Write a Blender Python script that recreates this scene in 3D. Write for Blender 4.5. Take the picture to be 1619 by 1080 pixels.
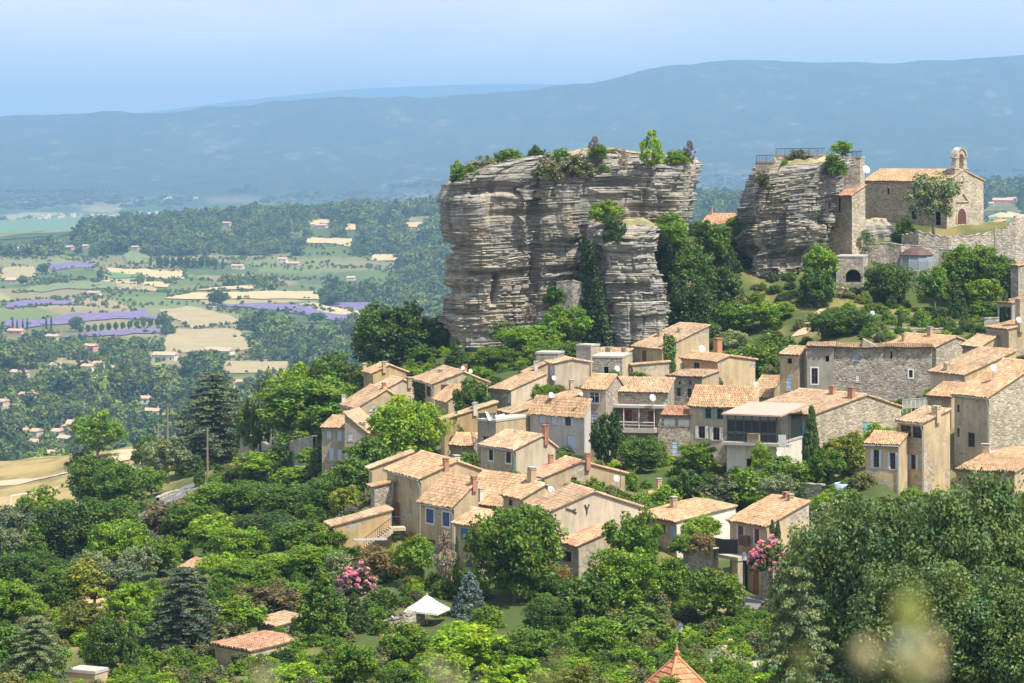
import bpy, math, random
import numpy as np
from mathutils import Vector
random.seed(7)
for _o in list(bpy.data.objects): bpy.data.objects.remove(_o)
SC = bpy.context.scene
COL = SC.collection
R = math.radians

# ------------------------------------------------------------------ camera, sky, sun, exposure
F, HU, HV = 4590.0, 809.5, 240.0          # focal length in photo pixels, eye level at row 240
cam = bpy.data.objects.new('camera', bpy.data.cameras.new('camera'))
COL.objects.link(cam); SC.camera = cam
cam.data.sensor_width = 36.0; cam.data.lens = 36.0 * F / 1619.0
cam.rotation_euler = (R(90), 0, 0)
cam.data.shift_y = -300.0 / 1619.0
cam.data.clip_start = 0.3; cam.data.clip_end = 90000
cam.data.dof.use_dof = True; cam.data.dof.focus_distance = 290; cam.data.dof.aperture_fstop = 3.2

SUN_EL, SUN_AZ = R(59), R(130)            # azimuth clockwise from the view direction
w = bpy.data.worlds.new('World'); SC.world = w; w.use_nodes = True
nt = w.node_tree; bg = nt.nodes['Background']
sky = nt.nodes.new('ShaderNodeTexSky'); sky.sky_type = 'NISHITA'; sky.sun_disc = False
sky.sun_elevation = SUN_EL; sky.sun_rotation = SUN_AZ; sky.altitude = 500
sky.air_density = 1.0; sky.dust_density = 3.0; sky.ozone_density = 1.5
tc = nt.nodes.new('ShaderNodeTexCoord'); mp = nt.nodes.new('ShaderNodeMapping')
mp.inputs['Scale'].default_value = (5, 5, 16)
cn = nt.nodes.new('ShaderNodeTexNoise'); cn.inputs['Scale'].default_value = 1.3; cn.inputs['Detail'].default_value = 7
cn.inputs['Roughness'].default_value = 0.55
cr = nt.nodes.new('ShaderNodeValToRGB'); cr.color_ramp.elements[0].position = .46; cr.color_ramp.elements[1].position = .70
cr.color_ramp.elements[1].color = (.6, .6, .6, 1)
# thin white summer veil, thickest towards the horizon all round, with faint cloud in it
sz = nt.nodes.new('ShaderNodeSeparateXYZ'); mr0 = nt.nodes.new('ShaderNodeMapRange')
for _i, _v in ((1, 0.0), (2, .30), (3, .85), (4, .15)): mr0.inputs[_i].default_value = _v
nt.links.new(tc.outputs['Generated'], mp.inputs[0]); nt.links.new(mp.outputs[0], cn.inputs['Vector']); nt.links.new(tc.outputs['Generated'], sz.inputs[0]); nt.links.new(sz.outputs[2], mr0.inputs[0])
mv = nt.nodes.new('ShaderNodeMixRGB'); mv.inputs[2].default_value = (7.4, 7.1, 6.5, 1); nt.links.new(mr0.outputs[0], mv.inputs[0]); nt.links.new(sky.outputs[0], mv.inputs[1])
mx = nt.nodes.new('ShaderNodeMixRGB'); mx.inputs[2].default_value = (9.2, 8.2, 8.0, 1)
nt.links.new(cn.outputs['Fac'], cr.inputs[0]); nt.links.new(cr.outputs[0], mx.inputs[0]); nt.links.new(mv.outputs[0], mx.inputs[1]); nt.links.new(mx.outputs[0], bg.inputs[0])
bg.inputs[1].default_value = 0.12
sun = bpy.data.objects.new('sun', bpy.data.lights.new('sun', 'SUN')); COL.objects.link(sun)
sun.data.energy = 5.0; sun.data.angle = R(.53); sun.data.color = (1, .94, .83)
SDIR = Vector((math.sin(SUN_AZ) * math.cos(SUN_EL), math.cos(SUN_AZ) * math.cos(SUN_EL), math.sin(SUN_EL)))
sun.rotation_euler = (-SDIR).to_track_quat('-Z', 'Y').to_euler()
SC.view_settings.view_transform = 'Standard'; SC.view_settings.look = 'None'
SC.view_settings.exposure = 0.60; SC.view_settings.gamma = 1
cy = SC.cycles
cy.max_bounces = 6; cy.diffuse_bounces = 3; cy.glossy_bounces = 2; cy.transmission_bounces = 3
cy.transparent_max_bounces = 6; cy.volume_bounces = 0; cy.caustics_reflective = False; cy.caustics_refractive = False
cy.use_denoising = True
try: cy.denoiser = 'OPENIMAGEDENOISE'
except Exception: pass
HAZE_DENSITY = 9.5e-5

# ------------------------------------------------------------------ helpers
def P(u, v, Y): return Vector(((u - HU) / F * Y, Y, (HV - v) / F * Y))
def tag(o, label=None, cat=None, group=None, kind=None):
    if label: o['label'] = label
    if cat: o['category'] = cat
    if group: o['group'] = group
    if kind: o['kind'] = kind
    return o
def empty(name, loc, rz=0, label=None, cat=None, group=None):
    o = bpy.data.objects.new(name, None); COL.objects.link(o)
    o.location = loc; o.rotation_euler = (0, 0, rz); o.empty_display_size = .3
    return tag(o, label, cat, group)
def link(name, me, parent=None, loc=None):
    o = bpy.data.objects.new(name, me); COL.objects.link(o)
    if parent is not None: o.parent = parent
    if loc is not None: o.location = loc
    return o
def npmesh(name, V, Fq, mats, col=None, midx=None, smooth=False):
    V = np.asarray(V, np.float32); Fq = np.asarray(Fq, np.int32)
    k = Fq.shape[1]; m = len(Fq)
    me = bpy.data.meshes.new(name)
    me.vertices.add(len(V)); me.vertices.foreach_set('co', V.ravel())
    me.loops.add(m * k); me.loops.foreach_set('vertex_index', Fq.ravel())
    me.polygons.add(m); me.polygons.foreach_set('loop_start', np.arange(m, dtype=np.int32) * k)
    if midx is not None: me.polygons.foreach_set('material_index', np.asarray(midx, np.int32))
    if smooth: me.polygons.foreach_set('use_smooth', np.ones(m, bool))
    for mm in (mats if isinstance(mats, (list, tuple)) else [mats]): me.materials.append(mm)
    me.update(calc_edges=True)
    if col is not None:
        at = me.attributes.new('Col', 'FLOAT_COLOR', 'POINT')
        c = np.ones((len(V), 4), np.float32); c[:, :3] = col
        at.data.foreach_set('color', c.ravel())
    return me
class MB:
    """collects polygons for one mesh"""
    def __init__(s): s.v = []; s.f = []; s.m = []
    def poly(s, pts, m=0):
        b = len(s.v); s.v += [tuple(p) for p in pts]; s.f.append(tuple(range(b, b + len(pts)))); s.m.append(m)
    def box(s, x0, x1, y0, y1, z0, z1, m=0):
        b = len(s.v)
        s.v += [(x, y, z) for z in (z0, z1) for x, y in ((x0, y0), (x1, y0), (x1, y1), (x0, y1))]
        for q in ((3, 2, 1, 0), (4, 5, 6, 7), (0, 1, 5, 4), (1, 2, 6, 5), (2, 3, 7, 6), (3, 0, 4, 7)):
            s.f.append(tuple(b + i for i in q)); s.m.append(m)
    def obox(s, o, a, b_, c, m=0):
        """box from origin o with edge vectors a,b,c"""
        o, a, b_, c = Vector(o), Vector(a), Vector(b_), Vector(c)
        k = len(s.v)
        s.v += [tuple(p) for p in (o, o + a, o + a + b_, o + b_, o + c, o + a + c, o + a + b_ + c, o + b_ + c)]
        fl = a.cross(b_).dot(c) < 0
        for q in ((3, 2, 1, 0), (4, 5, 6, 7), (0, 1, 5, 4), (1, 2, 6, 5), (2, 3, 7, 6), (3, 0, 4, 7)):
            s.f.append(tuple(k + i for i in (q[::-1] if fl else q))); s.m.append(m)
    def tube(s, pts, r, n=6, m=0, r1=None, cap=True):
        pts = [Vector(p) for p in pts]; base = len(s.v); K = len(pts)
        for i, p in enumerate(pts):
            d = (pts[min(i + 1, K - 1)] - pts[max(i - 1, 0)]).normalized()
            e = d.orthogonal().normalized() if abs(d.z) < .9 else Vector((1, 0, 0)).cross(d).normalized()
            g = d.cross(e); rr = r if r1 is None else r + (r1 - r) * i / max(K - 1, 1)
            for j in range(n):
                t = 2 * math.pi * j / n; s.v.append(tuple(p + (e * math.cos(t) + g * math.sin(t)) * rr))
        for i in range(K - 1):
            for j in range(n):
                a = base + i * n + j; b = base + i * n + (j + 1) % n
                s.f.append((a, b, b + n, a + n)); s.m.append(m)
        if cap:
            s.f.append(tuple(base + j for j in range(n))[::-1]); s.m.append(m)
            s.f.append(tuple(base + (K - 1) * n + j for j in range(n))); s.m.append(m)
    def lathe(s, prof, c=(0, 0, 0), n=12, m=0):
        base = len(s.v); cx, cy_, cz = c
        for r, z in prof:
            for j in range(n):
                t = 2 * math.pi * j / n; s.v.append((cx + r * math.cos(t), cy_ + r * math.sin(t), cz + z))
        for i in range(len(prof) - 1):
            for j in range(n):
                a = base + i * n + j; b = base + i * n + (j + 1) % n
                s.f.append((a, b, b + n, a + n)); s.m.append(m)
    def build(s, name, mats, parent=None, loc=None, smooth=False):
        me = bpy.data.meshes.new(name); me.from_pydata(s.v, [], s.f)
        for mm in (mats if isinstance(mats, (list, tuple)) else [mats]): me.materials.append(mm)
        if len(me.materials) > 1: me.polygons.foreach_set('material_index', s.m)
        if smooth: me.polygons.foreach_set('use_smooth', [True] * len(me.polygons))
        return link(name, me, parent, loc)

def _h(ix, iy, iz, seed):
    n = (ix * 374761393 + iy * 668265263 + iz * 2147483647 + seed * 974634777) & 0x7fffffff
    n = ((n ^ (n >> 13)) * 1274126177) & 0x7fffffff
    n = n ^ (n >> 16)
    return (n & 0xffff) / 65535.0
def vnoise(x, y, z=0.0, seed=0):
    flat = np.ndim(z) == 0 and float(z) == math.floor(float(z))
    x, y = np.broadcast_arrays(np.asarray(x, float), np.asarray(y, float))
    ix, iy = np.floor(x).astype(np.int64), np.floor(y).astype(np.int64); fx, fy = x - ix, y - iy
    fx = fx * fx * (3 - 2 * fx); fy = fy * fy * (3 - 2 * fy)
    def lay(iz): return (_h(ix, iy, iz, seed) * (1 - fx) + _h(ix + 1, iy, iz, seed) * fx) * (1 - fy) + (_h(ix, iy + 1, iz, seed) * (1 - fx) + _h(ix + 1, iy + 1, iz, seed) * fx) * fy
    if flat: return lay(np.int64(z)) * 2 - 1
    z = np.asarray(z, float); iz = np.floor(z).astype(np.int64); fz = z - iz; fz = fz * fz * (3 - 2 * fz)
    return (lay(iz) * (1 - fz) + lay(iz + 1) * fz) * 2 - 1
def fbm(x, y, z=0.0, seed=0, oct=4, gain=.5):
    r = 0; a = 1.0; x = np.asarray(x, float); y = np.asarray(y, float); z = np.asarray(z, float)
    for i in range(oct):
        r = r + a * vnoise(x, y, z, seed + i * 17); x = x * 2.03; y = y * 2.03; z = z * 2.03; a *= gain
    return r

# ------------------------------------------------------------------ materials
def newmat(name):
    m = bpy.data.materials.new(name); m.use_nodes = True
    t = m.node_tree; b = t.nodes['Principled BSDF']
    return m, t, b
def N(t, typ, **kw):
    n = t.nodes.new('ShaderNode' + typ)
    for k, v in kw.items(): n.inputs[k].default_value = v
    return n
def ramp(t, pts):
    r = t.nodes.new('ShaderNodeValToRGB'); e = r.color_ramp.elements
    while len(e) < len(pts): e.new(.5)
    for i, (p, c) in enumerate(pts): e[i].position = p; e[i].color = (*c, 1) if len(c) == 3 else c
    return r
def mixc(t, fac, a, b, mode='MIX'):
    m = t.nodes.new('ShaderNodeMixRGB'); m.blend_type = mode
    for i, x in ((0, fac), (1, a), (2, b)):
        if hasattr(x, 'is_output'): t.links.new(x, m.inputs[i])
        else: m.inputs[i].default_value = x if i == 0 or len(x) == 4 else (*x, 1)
    return m.outputs[0]
def objco(t, scale=(1, 1, 1), coord='Object'):
    c = t.nodes.new('ShaderNodeTexCoord'); m = N(t, 'Mapping', Scale=scale)
    t.links.new(c.outputs[coord], m.inputs[0]); return m.outputs[0]
def noise(t, vec, scale, detail=4, rough=.55):
    n = N(t, 'TexNoise', Scale=scale, Detail=detail, Roughness=rough); t.links.new(vec, n.inputs['Vector']); return n.outputs['Fac']
def bump(t, b, h, strength=.3, dist=.05):
    n = N(t, 'Bump', Strength=strength, Distance=dist); t.links.new(h, n.inputs['Height']); t.links.new(n.outputs[0], b.inputs['Normal'])
_mc = {}
def plain(name, c, rough=.6, metal=0, vary=.12):
    if name in _mc: return _mc[name]
    m, t, b = newmat(name); v = objco(t)
    o = mixc(t, noise(t, v, 3.0), tuple(x * (1 - vary * 2) for x in c), tuple(min(1, x * (1 + vary)) for x in c))
    t.links.new(o, b.inputs['Base Color']); b.inputs['Roughness'].default_value = rough; b.inputs['Metallic'].default_value = metal
    _mc[name] = m; return m
def plaster(name, c, dirt=.35, bare=.555):
    if name in _mc: return _mc[name]
    m, t, b = newmat(name); v = objco(t); vs = objco(t, (1.6, 1.6, .22))
    big = ramp(t, [(.3, (0, 0, 0)), (.75, (1, 1, 1))]); t.links.new(noise(t, v, .45, 5, .65), big.inputs[0])
    o = mixc(t, big.outputs[0], tuple(x * (1 - dirt) for x in c), tuple(min(1, x * 1.08) for x in c))
    st = ramp(t, [(.34, (.70, .68, .65)), (.62, (1, 1, 1))]); t.links.new(noise(t, vs, 1.3, 4, .6), st.inputs[0])
    o = mixc(t, .7, o, st.outputs[0], 'MULTIPLY')
    f = noise(t, v, 9, 3)
    o = mixc(t, .16, o, mixc(t, f, (0, 0, 0), (1, 1, 1)), 'OVERLAY')
    vz = objco(t, (1, 1, 1.8)); vo = N(t, 'TexVoronoi', Scale=3.0); t.links.new(vz, vo.inputs['Vector']); bw = N(t, 'SeparateColor'); t.links.new(vo.outputs['Color'], bw.inputs[0])
    ve = N(t, 'TexVoronoi', Scale=3.0); ve.feature = 'DISTANCE_TO_EDGE'; t.links.new(vz, ve.inputs['Vector']); ed = ramp(t, [(0, (0, 0, 0)), (.12, (1, 1, 1))]); t.links.new(ve.outputs['Distance'], ed.inputs[0])
    so = mixc(t, bw.outputs[0], (.25, .22, .18), (.55, .48, .38)); so = mixc(t, ed.outputs[0], (.40, .36, .29), so)
    oi = t.nodes.new('ShaderNodeObjectInfo'); va = N(t, 'VectorMath'); va.operation = 'ADD'; cx = N(t, 'CombineXYZ'); ml = N(t, 'Math'); ml.operation = 'MULTIPLY'; ml.inputs[1].default_value = 40.0
    t.links.new(oi.outputs['Random'], ml.inputs[0]); t.links.new(ml.outputs[0], cx.inputs[0]); t.links.new(v, va.inputs[0]); t.links.new(cx.outputs[0], va.inputs[1])
    pm = ramp(t, [(bare, (0, 0, 0)), (bare + .035, (1, 1, 1))]); t.links.new(noise(t, va.outputs[0], .38, 6, .62), pm.inputs[0])
    o = mixc(t, pm.outputs[0], o, so)
    tint = mixc(t, oi.outputs['Random'], (.86, .84, .82), (1.1, 1.07, 1.02)); o = mixc(t, 1, o, tint, 'MULTIPLY')
    t.links.new(o, b.inputs['Base Color']); b.inputs['Roughness'].default_value = .9
    hb = mixc(t, pm.outputs[0], noise(t, v, 14, 3), mixc(t, ed.outputs[0], (-1.2, -1.2, -1.2), (-.2, -.2, -.2))); bump(t, b, hb, .45, .05); _mc[name] = m; return m
def stone(name, c, scale=3.2, flat=2.0, mortar=(.42, .38, .31), contrast=.4):
    """rubble masonry: cells with their own tone, joints between them"""
    if name in _mc: return _mc[name]
    m, t, b = newmat(name); v = objco(t, (1, 1, flat))
    wn = N(t, 'TexNoise', Scale=2.5, Detail=2); t.links.new(v, wn.inputs['Vector'])
    va = mixc(t, .12, v, wn.outputs['Color'], 'ADD')
    vo = N(t, 'TexVoronoi', Scale=scale); t.links.new(va, vo.inputs['Vector'])
    ve = N(t, 'TexVoronoi', Scale=scale); ve.feature = 'DISTANCE_TO_EDGE'; t.links.new(va, ve.inputs['Vector'])
    bw = N(t, 'SeparateColor'); t.links.new(vo.outputs['Color'], bw.inputs[0])
    o = mixc(t, bw.outputs[0], tuple(x * (1 - contrast) for x in c), tuple(min(1, x * (1 + contrast * .8)) for x in c))
    o = mixc(t, .22, o, mixc(t, bw.outputs[1], (.75, .6, .42), (.55, .56, .56)), 'OVERLAY')
    e = ramp(t, [(.0, (1, 1, 1)), (.09, (0, 0, 0))]); t.links.new(ve.outputs['Distance'], e.inputs[0])
    o = mixc(t, e.outputs[0], o, mortar)
    big = ramp(t, [(.32, (.6, .58, .55)), (.65, (1.0, 1.0, 1.0))]); t.links.new(noise(t, objco(t), .35, 5, .65), big.inputs[0])
    o = mixc(t, .8, o, big.outputs[0], 'MULTIPLY')
    t.links.new(o, b.inputs['Base Color']); b.inputs['Roughness'].default_value = .92
    hh = ramp(t, [(0, (0, 0, 0)), (.16, (1, 1, 1))]); t.links.new(ve.outputs['Distance'], hh.inputs[0])
    bump(t, b, mixc(t, bw.outputs[2], (.0, .0, .0), hh.outputs[0]), .9, .1); _mc[name] = m; return m
def attrmat(name, rough=.8, mul=(1, 1, 1), nscale=1.2, namt=.5, lichen=None):
    if name in _mc: return _mc[name]
    m, t, b = newmat(name)
    a = t.nodes.new('ShaderNodeAttribute'); a.attribute_name = 'Col'
    v = objco(t)
    n = ramp(t, [(.3, (.62, .6, .58)), (.7, (1.12, 1.1, 1.08))]); t.links.new(noise(t, v, nscale, 5, .65), n.inputs[0])
    o = mixc(t, namt, a.outputs['Color'], n.outputs[0], 'MULTIPLY'); o = mixc(t, 1, o, mul, 'MULTIPLY')
    if lichen:
        l = ramp(t, [(.52, (0, 0, 0)), (.64, (1, 1, 1))]); t.links.new(noise(t, v, 2.2, 6, .7), l.inputs[0])
        o = mixc(t, mixc(t, 1, l.outputs[0], (.6, .6, .6), 'MULTIPLY'), o, lichen)
    t.links.new(o, b.inputs['Base Color']); b.inputs['Roughness'].default_value = rough
    _mc[name] = m; return m
def leafmat(name, c, trans=.3, rough=.5, vary=.36, spec=.35):
    if name in _mc: return _mc[name]
    m, t, b = newmat(name)
    a = t.nodes.new('ShaderNodeAttribute'); a.attribute_name = 'Col'
    oi = t.nodes.new('ShaderNodeObjectInfo')
    lo = (c[0] * (1 - vary) , c[1] * (1 - vary), c[2] * (1 - vary * .3)); hi = (c[0] * (1 + vary * 1.3), c[1] * (1 + vary), c[2] * (1 + vary * .3))
    o = mixc(t, oi.outputs['Random'], lo, hi); o = mixc(t, 1, o, a.outputs['Color'], 'MULTIPLY')
    t.links.new(o, b.inputs['Base Color']); b.inputs['Roughness'].default_value = rough
    b.inputs['Specular IOR Level'].default_value = spec
    tr = t.nodes.new('ShaderNodeBsdfTranslucent'); t.links.new(mixc(t, 1, o, (1.25, 1.35, .5), 'MULTIPLY'), tr.inputs[0])
    ms = t.nodes.new('ShaderNodeMixShader'); ms.inputs[0].default_value = trans
    t.links.new(b.outputs[0], ms.inputs[1]); t.links.new(tr.outputs[0], ms.inputs[2])
    t.links.new(ms.outputs[0], t.nodes['Material Output'].inputs[0]); _mc[name] = m; return m
# ------------------------------------------------------------------ ground: one sheet from the camera's hilltop to the far range
CT = []   # (u, v, Y) points on the ground
def c(*a): CT.extend(a)
for u_ in (-900, 0, 800, 1600, 2500):
    for Y_, z_ in ((1.0, -1.62), (5, -1.7), (9, -2.6), (22, -8.5), (60, -19), (110, -29)):
        CT.append((u_, HV - z_ * F / Y_, Y_))
c((-300,1180,170),(100,1170,175),(450,1160,175),(800,1150,172),(1300,1130,170),(1500,1180,150),(1900,1180,150))
c((1180,1035,215),(1215,1075,200),(1200,955,240),(1060,990,228),(950,1000,225),(680,988,230),(400,1054,216),(470,1030,218),(250,1075,212),(60,1075,210))
c((-300,1000,240),(100,985,250),(60,890,310),(250,890,305),(150,840,350),(420,850,320),(245,800,385),(205,828,365),(290,775,400),(385,745,405),(460,760,360))
c((150,722,505),(230,712,520),(0,770,500),(100,745,505),(60,790,450),(0,808,450),(-300,830,460),(-300,760,560),(0,735,580),(150,716,560),(260,705,570))
c((530,868,263),(600,864,270),(720,922,244),(800,915,244),(900,905,246),(1000,900,250),(1090,900,252),(1160,940,244),(1260,950,240),(480,900,280))
c((530,745,336),(600,705,345),(660,735,325),(740,735,318),(820,748,303),(900,730,312),(960,742,310),(1100,738,303),(1200,765,293),(1290,765,288),(1400,768,270),(1500,800,262),(1600,800,262),(1800,800,262))
c((640,815,290),(800,820,270),(1000,790,285),(1150,800,280),(1300,860,262),(1500,900,235),(1800,900,235))
c((850,645,336),(700,655,350),(640,640,365),(560,640,385),(450,700,400),(950,612,350),(1050,598,360),(1150,600,365),(1200,600,370),(1290,632,326),(1470,632,322),(1600,640,318),(1800,640,318),(1400,712,296),(1300,712,306),(1360,700,312))
c((640,580,402),(720,572,390),(800,562,390),(880,545,388),(960,548,392),(1060,545,395),(1100,520,398),(1150,500,402),(1200,486,405),(1260,484,402),(1300,520,385),(1300,545,368),(1400,530,370),(1500,545,360),(1600,540,360),(1800,540,360))
c((1330,470,408),(1400,478,410),(1500,490,402),(1600,480,400),(1395,448,416),(1340,463,412),(1362,462,412),(1450,430,424),(1550,425,425),(1700,430,425),(1350,378,430),(1430,366,436),(1530,364,437),(1620,372,437),(1430,352,448),(1530,352,460),(1800,372,437))
c((640,610,430),(560,640,440),(480,700,460),(690,600,430),(740,560,428),(900,420,430),(1050,380,430),(1130,370,425),(1250,340,440),(1400,352,470),(1600,360,470),(1800,360,480))
# feet of the houses
c((545,745,336),(579,745,333),(566,700,350),(590,620,372),(617,640,362),(686,655,352),(709,672,345),(703,735,335),(747,738,323),(784,742,318),(811,700,325),(816,755,302),(924,730,318),(808,650,341),(834,612,353),(877,616,346),(882,585,366),(934,600,362),(980,600,366),(984,600,352),(1001,610,356),(1047,595,366),(1135,640,339),(1110,655,331),(958,728,320),(1056,730,322),(1091,730,313),(1190,745,310),(1285,745,302),(1216,660,332),(1263,625,327),(1318,640,326),(1396,640,325.5),(1473,640,325),(1480,580,352),(1526,640,308),(1504,680,293),(1564,790,283),(1460,785,273),(1421,785,271),(1604,800,256),(1595,575,345),(1552,585,345),(1600,530,375),(666,872,272),(529,880,262),(588,775,286),(592,815,277),(718,866,262),(795,845,266),(828,822,261),(862,790,286),(873,875,252),(915,925,243),(1070,880,258),(1213,945,248),(757,930,244),(1010,800,285))
# behind the village hill
for u_, zz in ((400,-75),(600,-62),(800,-50),(1000,-44),(1200,-40),(1400,-36),(1600,-36),(1900,-36)):
    for Y_, dz in ((560, 0), (700, -30), (900, -70)):
        CT.append((u_, HV - (zz + dz) * F / Y_, Y_))
for u_, zz in ((-300,-92),(0,-92),(200,-86),(300,-80)):
    for Y_, dz in ((680, 0), (800, -25), (950, -45)):
        CT.append((u_, HV - (zz + dz) * F / Y_, Y_))
# valley slope, wooded plateau, plain, range
for u_ in (-500, 0, 250, 500, 800, 1200, 1600, 2100):
    for v_, Y_ in ((780,1350),(700,1650),(620,1950),(560,2250),(520,2500),(470,2900),(425,3350)):
        CT.append((u_, v_, Y_))
c((-500,392,3650),(0,385,3700),(120,372,3800),(250,356,3900),(420,342,4050),(600,333,4150),(700,326,4250),(900,318,4400),(1130,316,4500),(1160,318,4500),(1350,318,4400),(1580,298,4600),(1900,298,4600))
c((1580,345,3500),(1140,338,3700),(1900,345,3500))
for u_ in (-500, 0, 300, 600, 900, 1200, 1600, 2100):
    CT.append((u_, 384, 5600)); CT.append((u_, 352, 7300)); CT.append((u_, 336, 8300))
c((-500,192,14000),(0,182,14000),(150,180,14000),(240,190,14300),(330,176,13600),(420,160,13400),(520,149,13200),(600,150,13300),(690,157,13600),(760,152,13600),(880,140,13800),(960,128,14000),(1080,107,14300),(1200,100,14500),(1350,99,14600),(1500,96,14800),(1619,92,15000),(2100,90,15000))
c((-500,275,10500),(0,272,10500),(300,270,10400),(600,262,10300),(900,255,10200),(1200,240,10400),(1600,228,10500),(2100,228,10500))
for u_, v_ in ((-500,240),(0,232),(400,222),(800,212),(1200,182),(1600,168),(2100,168)): CT.append((u_, v_, 12000))
for u_ in (-500, 0, 300, 600, 900, 1200, 1600, 2100): CT.append((u_, 235, 19000)); CT.append((u_, 240, 22000)); CT.append((u_, 215, 31000))
c((-500,192,28000),(0,187,28000),(230,182,28000),(330,166,28000),(450,154,28000),(560,143,28000),(660,139,28000),(760,136,28000),(860,136,28000),(950,138,28000),(1080,138,28000),(1300,148,28000),(1600,150,28000),(2100,150,28000))
_ct = np.array(CT, float)
_KX, _KY = 1.0 / F, .55
_cp = np.stack([_ct[:, 0] * _KX, np.log(_ct[:, 2]) * _KY], 1)
_cz = (HV - _ct[:, 1]) / F * _ct[:, 2]
def _phi(a, b):
    d = np.subtract.outer(a[:, 0], b[:, 0]); d *= d; e = np.subtract.outer(a[:, 1], b[:, 1]); e *= e; d += e; d += 1e-5; return np.sqrt(d, out=d)
_n = len(_cp)
_A = np.zeros((_n + 1, _n + 1)); _A[:_n, :_n] = _phi(_cp, _cp); _A[:_n, _n] = 1; _A[_n, :_n] = 1
_wt = np.linalg.lstsq(_A, np.append(_cz, 0), rcond=None)[0]
def ground(X, Y):
    X = np.asarray(X, float).ravel(); Y = np.asarray(Y, float).ravel()
    u = np.clip(HU + F * X / np.maximum(Y, .5), -900, 2500)
    q = np.stack([u * _KX, np.log(np.maximum(Y, .8)) * _KY], 1)
    z = np.empty(len(X))
    for i in range(0, len(X), 20000):
        z[i:i + 20000] = _phi(q[i:i + 20000], _cp) @ _wt[:_n] + _wt[_n]
    far = np.clip((Y - 8600) / 2500, 0, 1) * np.clip((16000 - Y) / 1800, 0, 1)
    rav = fbm(X / 900, Y / 1700, 0, 5, 5, .55)
    z = z + far * (rav * 20 - np.abs(fbm(X / 420, Y / 1500, 0, 8, 4)) * 24 + 8)
    mid = np.clip((Y - 1000) / 500, 0, 1) * np.clip((6000 - Y) / 1500, 0, 1)
    z = z + mid * fbm(X / 160, Y / 160, 0, 11, 3) * 3.5
    near = np.clip((Y - 60) / 60, 0, 1) * np.clip((900 - Y) / 300, 0, 1)
    return z + near * fbm(X / 9, Y / 9, 0, 3, 3) * .35
def gz(x, y): return float(ground([x], [y])[0])
def _hits(uv, y0=130.0, y1=16500.0, n=900):
    Ys = np.exp(np.linspace(math.log(y0), math.log(y1), n)); out = []
    for u, v in uv:
        g = ground((u - HU) / F * Ys, Ys); d = (HV - v) / F * Ys - g
        k = np.argmax(d < 0) if (d < 0).any() else n - 1
        k = max(k, 1); t = d[k - 1] / (d[k - 1] - d[k] + 1e-9)
        out.append(Ys[k - 1] + (Ys[k] - Ys[k - 1]) * min(max(t, 0), 1))
    return out
def hit(u, v, y0=130.0, y1=16500.0):
    Y = _hits([(u, v)], y0, y1)[0]; return Vector(((u - HU) / F * Y, Y, gz((u - HU) / F * Y, Y)))

_rows = np.unique(np.concatenate([np.geomspace(.8, 150, 40), np.geomspace(150, 640, 190), np.geomspace(640, 1300, 40), np.geomspace(1300, 5000, 230), np.geomspace(5000, 9000, 40), np.linspace(9000, 16800, 120), np.linspace(17000, 30600, 45)]))
_sin = np.linspace(-.205, .205, 330)
_so = np.array([.215, .23, .25, .28, .33, .4, .5])
_s = np.concatenate([-_so[::-1], _sin, _so])
_SX = np.tile(_s, (len(_rows), 1))
_k = 1 + 3.0 * np.clip(1 - np.log(_rows / 3) / math.log(60), 0, 1)     # wider underfoot
GX = _SX * (_rows * _k)[:, None]; GY = np.tile(_rows[:, None], (1, len(_s)))
GZ = ground(GX, GY).reshape(GX.shape)
def quads(nr, nc):
    i = np.arange(nr - 1)[:, None] * nc + np.arange(nc - 1)[None, :]
    return np.stack([i, i + 1, i + nc + 1, i + nc], -1).reshape(-1, 4)
# base colour of the soil and plant cover, place by place
x_, y_ = GX.ravel(), GY.ravel()
n1 = fbm(x_ / 6, y_ / 6, 0, 21, 4); n2 = fbm(x_ / 120, y_ / 120, 0, 22, 4); n3 = fbm(x_ / 260, y_ / 600, 0, 23, 5, .6); n4 = fbm(x_ / 60, y_ / 140, 0, 29, 4, .7)
def lerp(a, b, t): return np.asarray(a)[None, :] * (1 - t[:, None]) + np.asarray(b)[None, :] * t[:, None]
sm = lambda e0, e1, x: np.clip((x - e0) / (e1 - e0), 0, 1)
cnear = lerp((.07, .10, .03), (.22, .19, .085), sm(.0, .8, n1))
cval = lerp((.045, .075, .028), (.22, .20, .10), sm(.15, .7, n2 + .4 * fbm(x_ / 22, y_ / 22, 0, 77, 3)))
cfar = lerp((.032, .052, .022), (.062, .078, .034), sm(-.5, .8, .5 * n3 + .7 * n4))
cfar = cfar * (1 - .25 * sm(1.05, 1.4, n4 + .5 * n3)[:, None]) + np.array((.42, .38, .31))[None] * (.25 * sm(1.05, 1.4, n4 + .5 * n3))[:, None]
_pc = np.floor((x_ * .94 + y_ * .34 + 9 * n2) / 85).astype(np.int64); _pr = np.floor((y_ * .94 - x_ * .34 + 9 * n1) / 150).astype(np.int64); _hh = _h(_pc, _pr, np.int64(0), 5)
_pp = np.array([(.075, .11, .035), (.11, .155, .05), (.26, .22, .12), (.17, .17, .075), (.34, .28, .15), (.09, .13, .05), (.20, .20, .10), (.15, .19, .07)])
_cell = _pp[np.clip((_hh * 8).astype(int), 0, 7)] * (.9 + .2 * _h(_pr, _pc, np.int64(1), 9))[:, None]; _wt2 = (sm(1900, 2200, y_) * (1 - sm(3500, 3900, y_)) * .85)[:, None]; cval = cval * (1 - _wt2) + _cell * _wt2
cplain = lerp((.06, .11, .04), (.30, .27, .16), sm(.0, .35, fbm(x_ / 150, y_ / 500, 0, 31, 3)))
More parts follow.
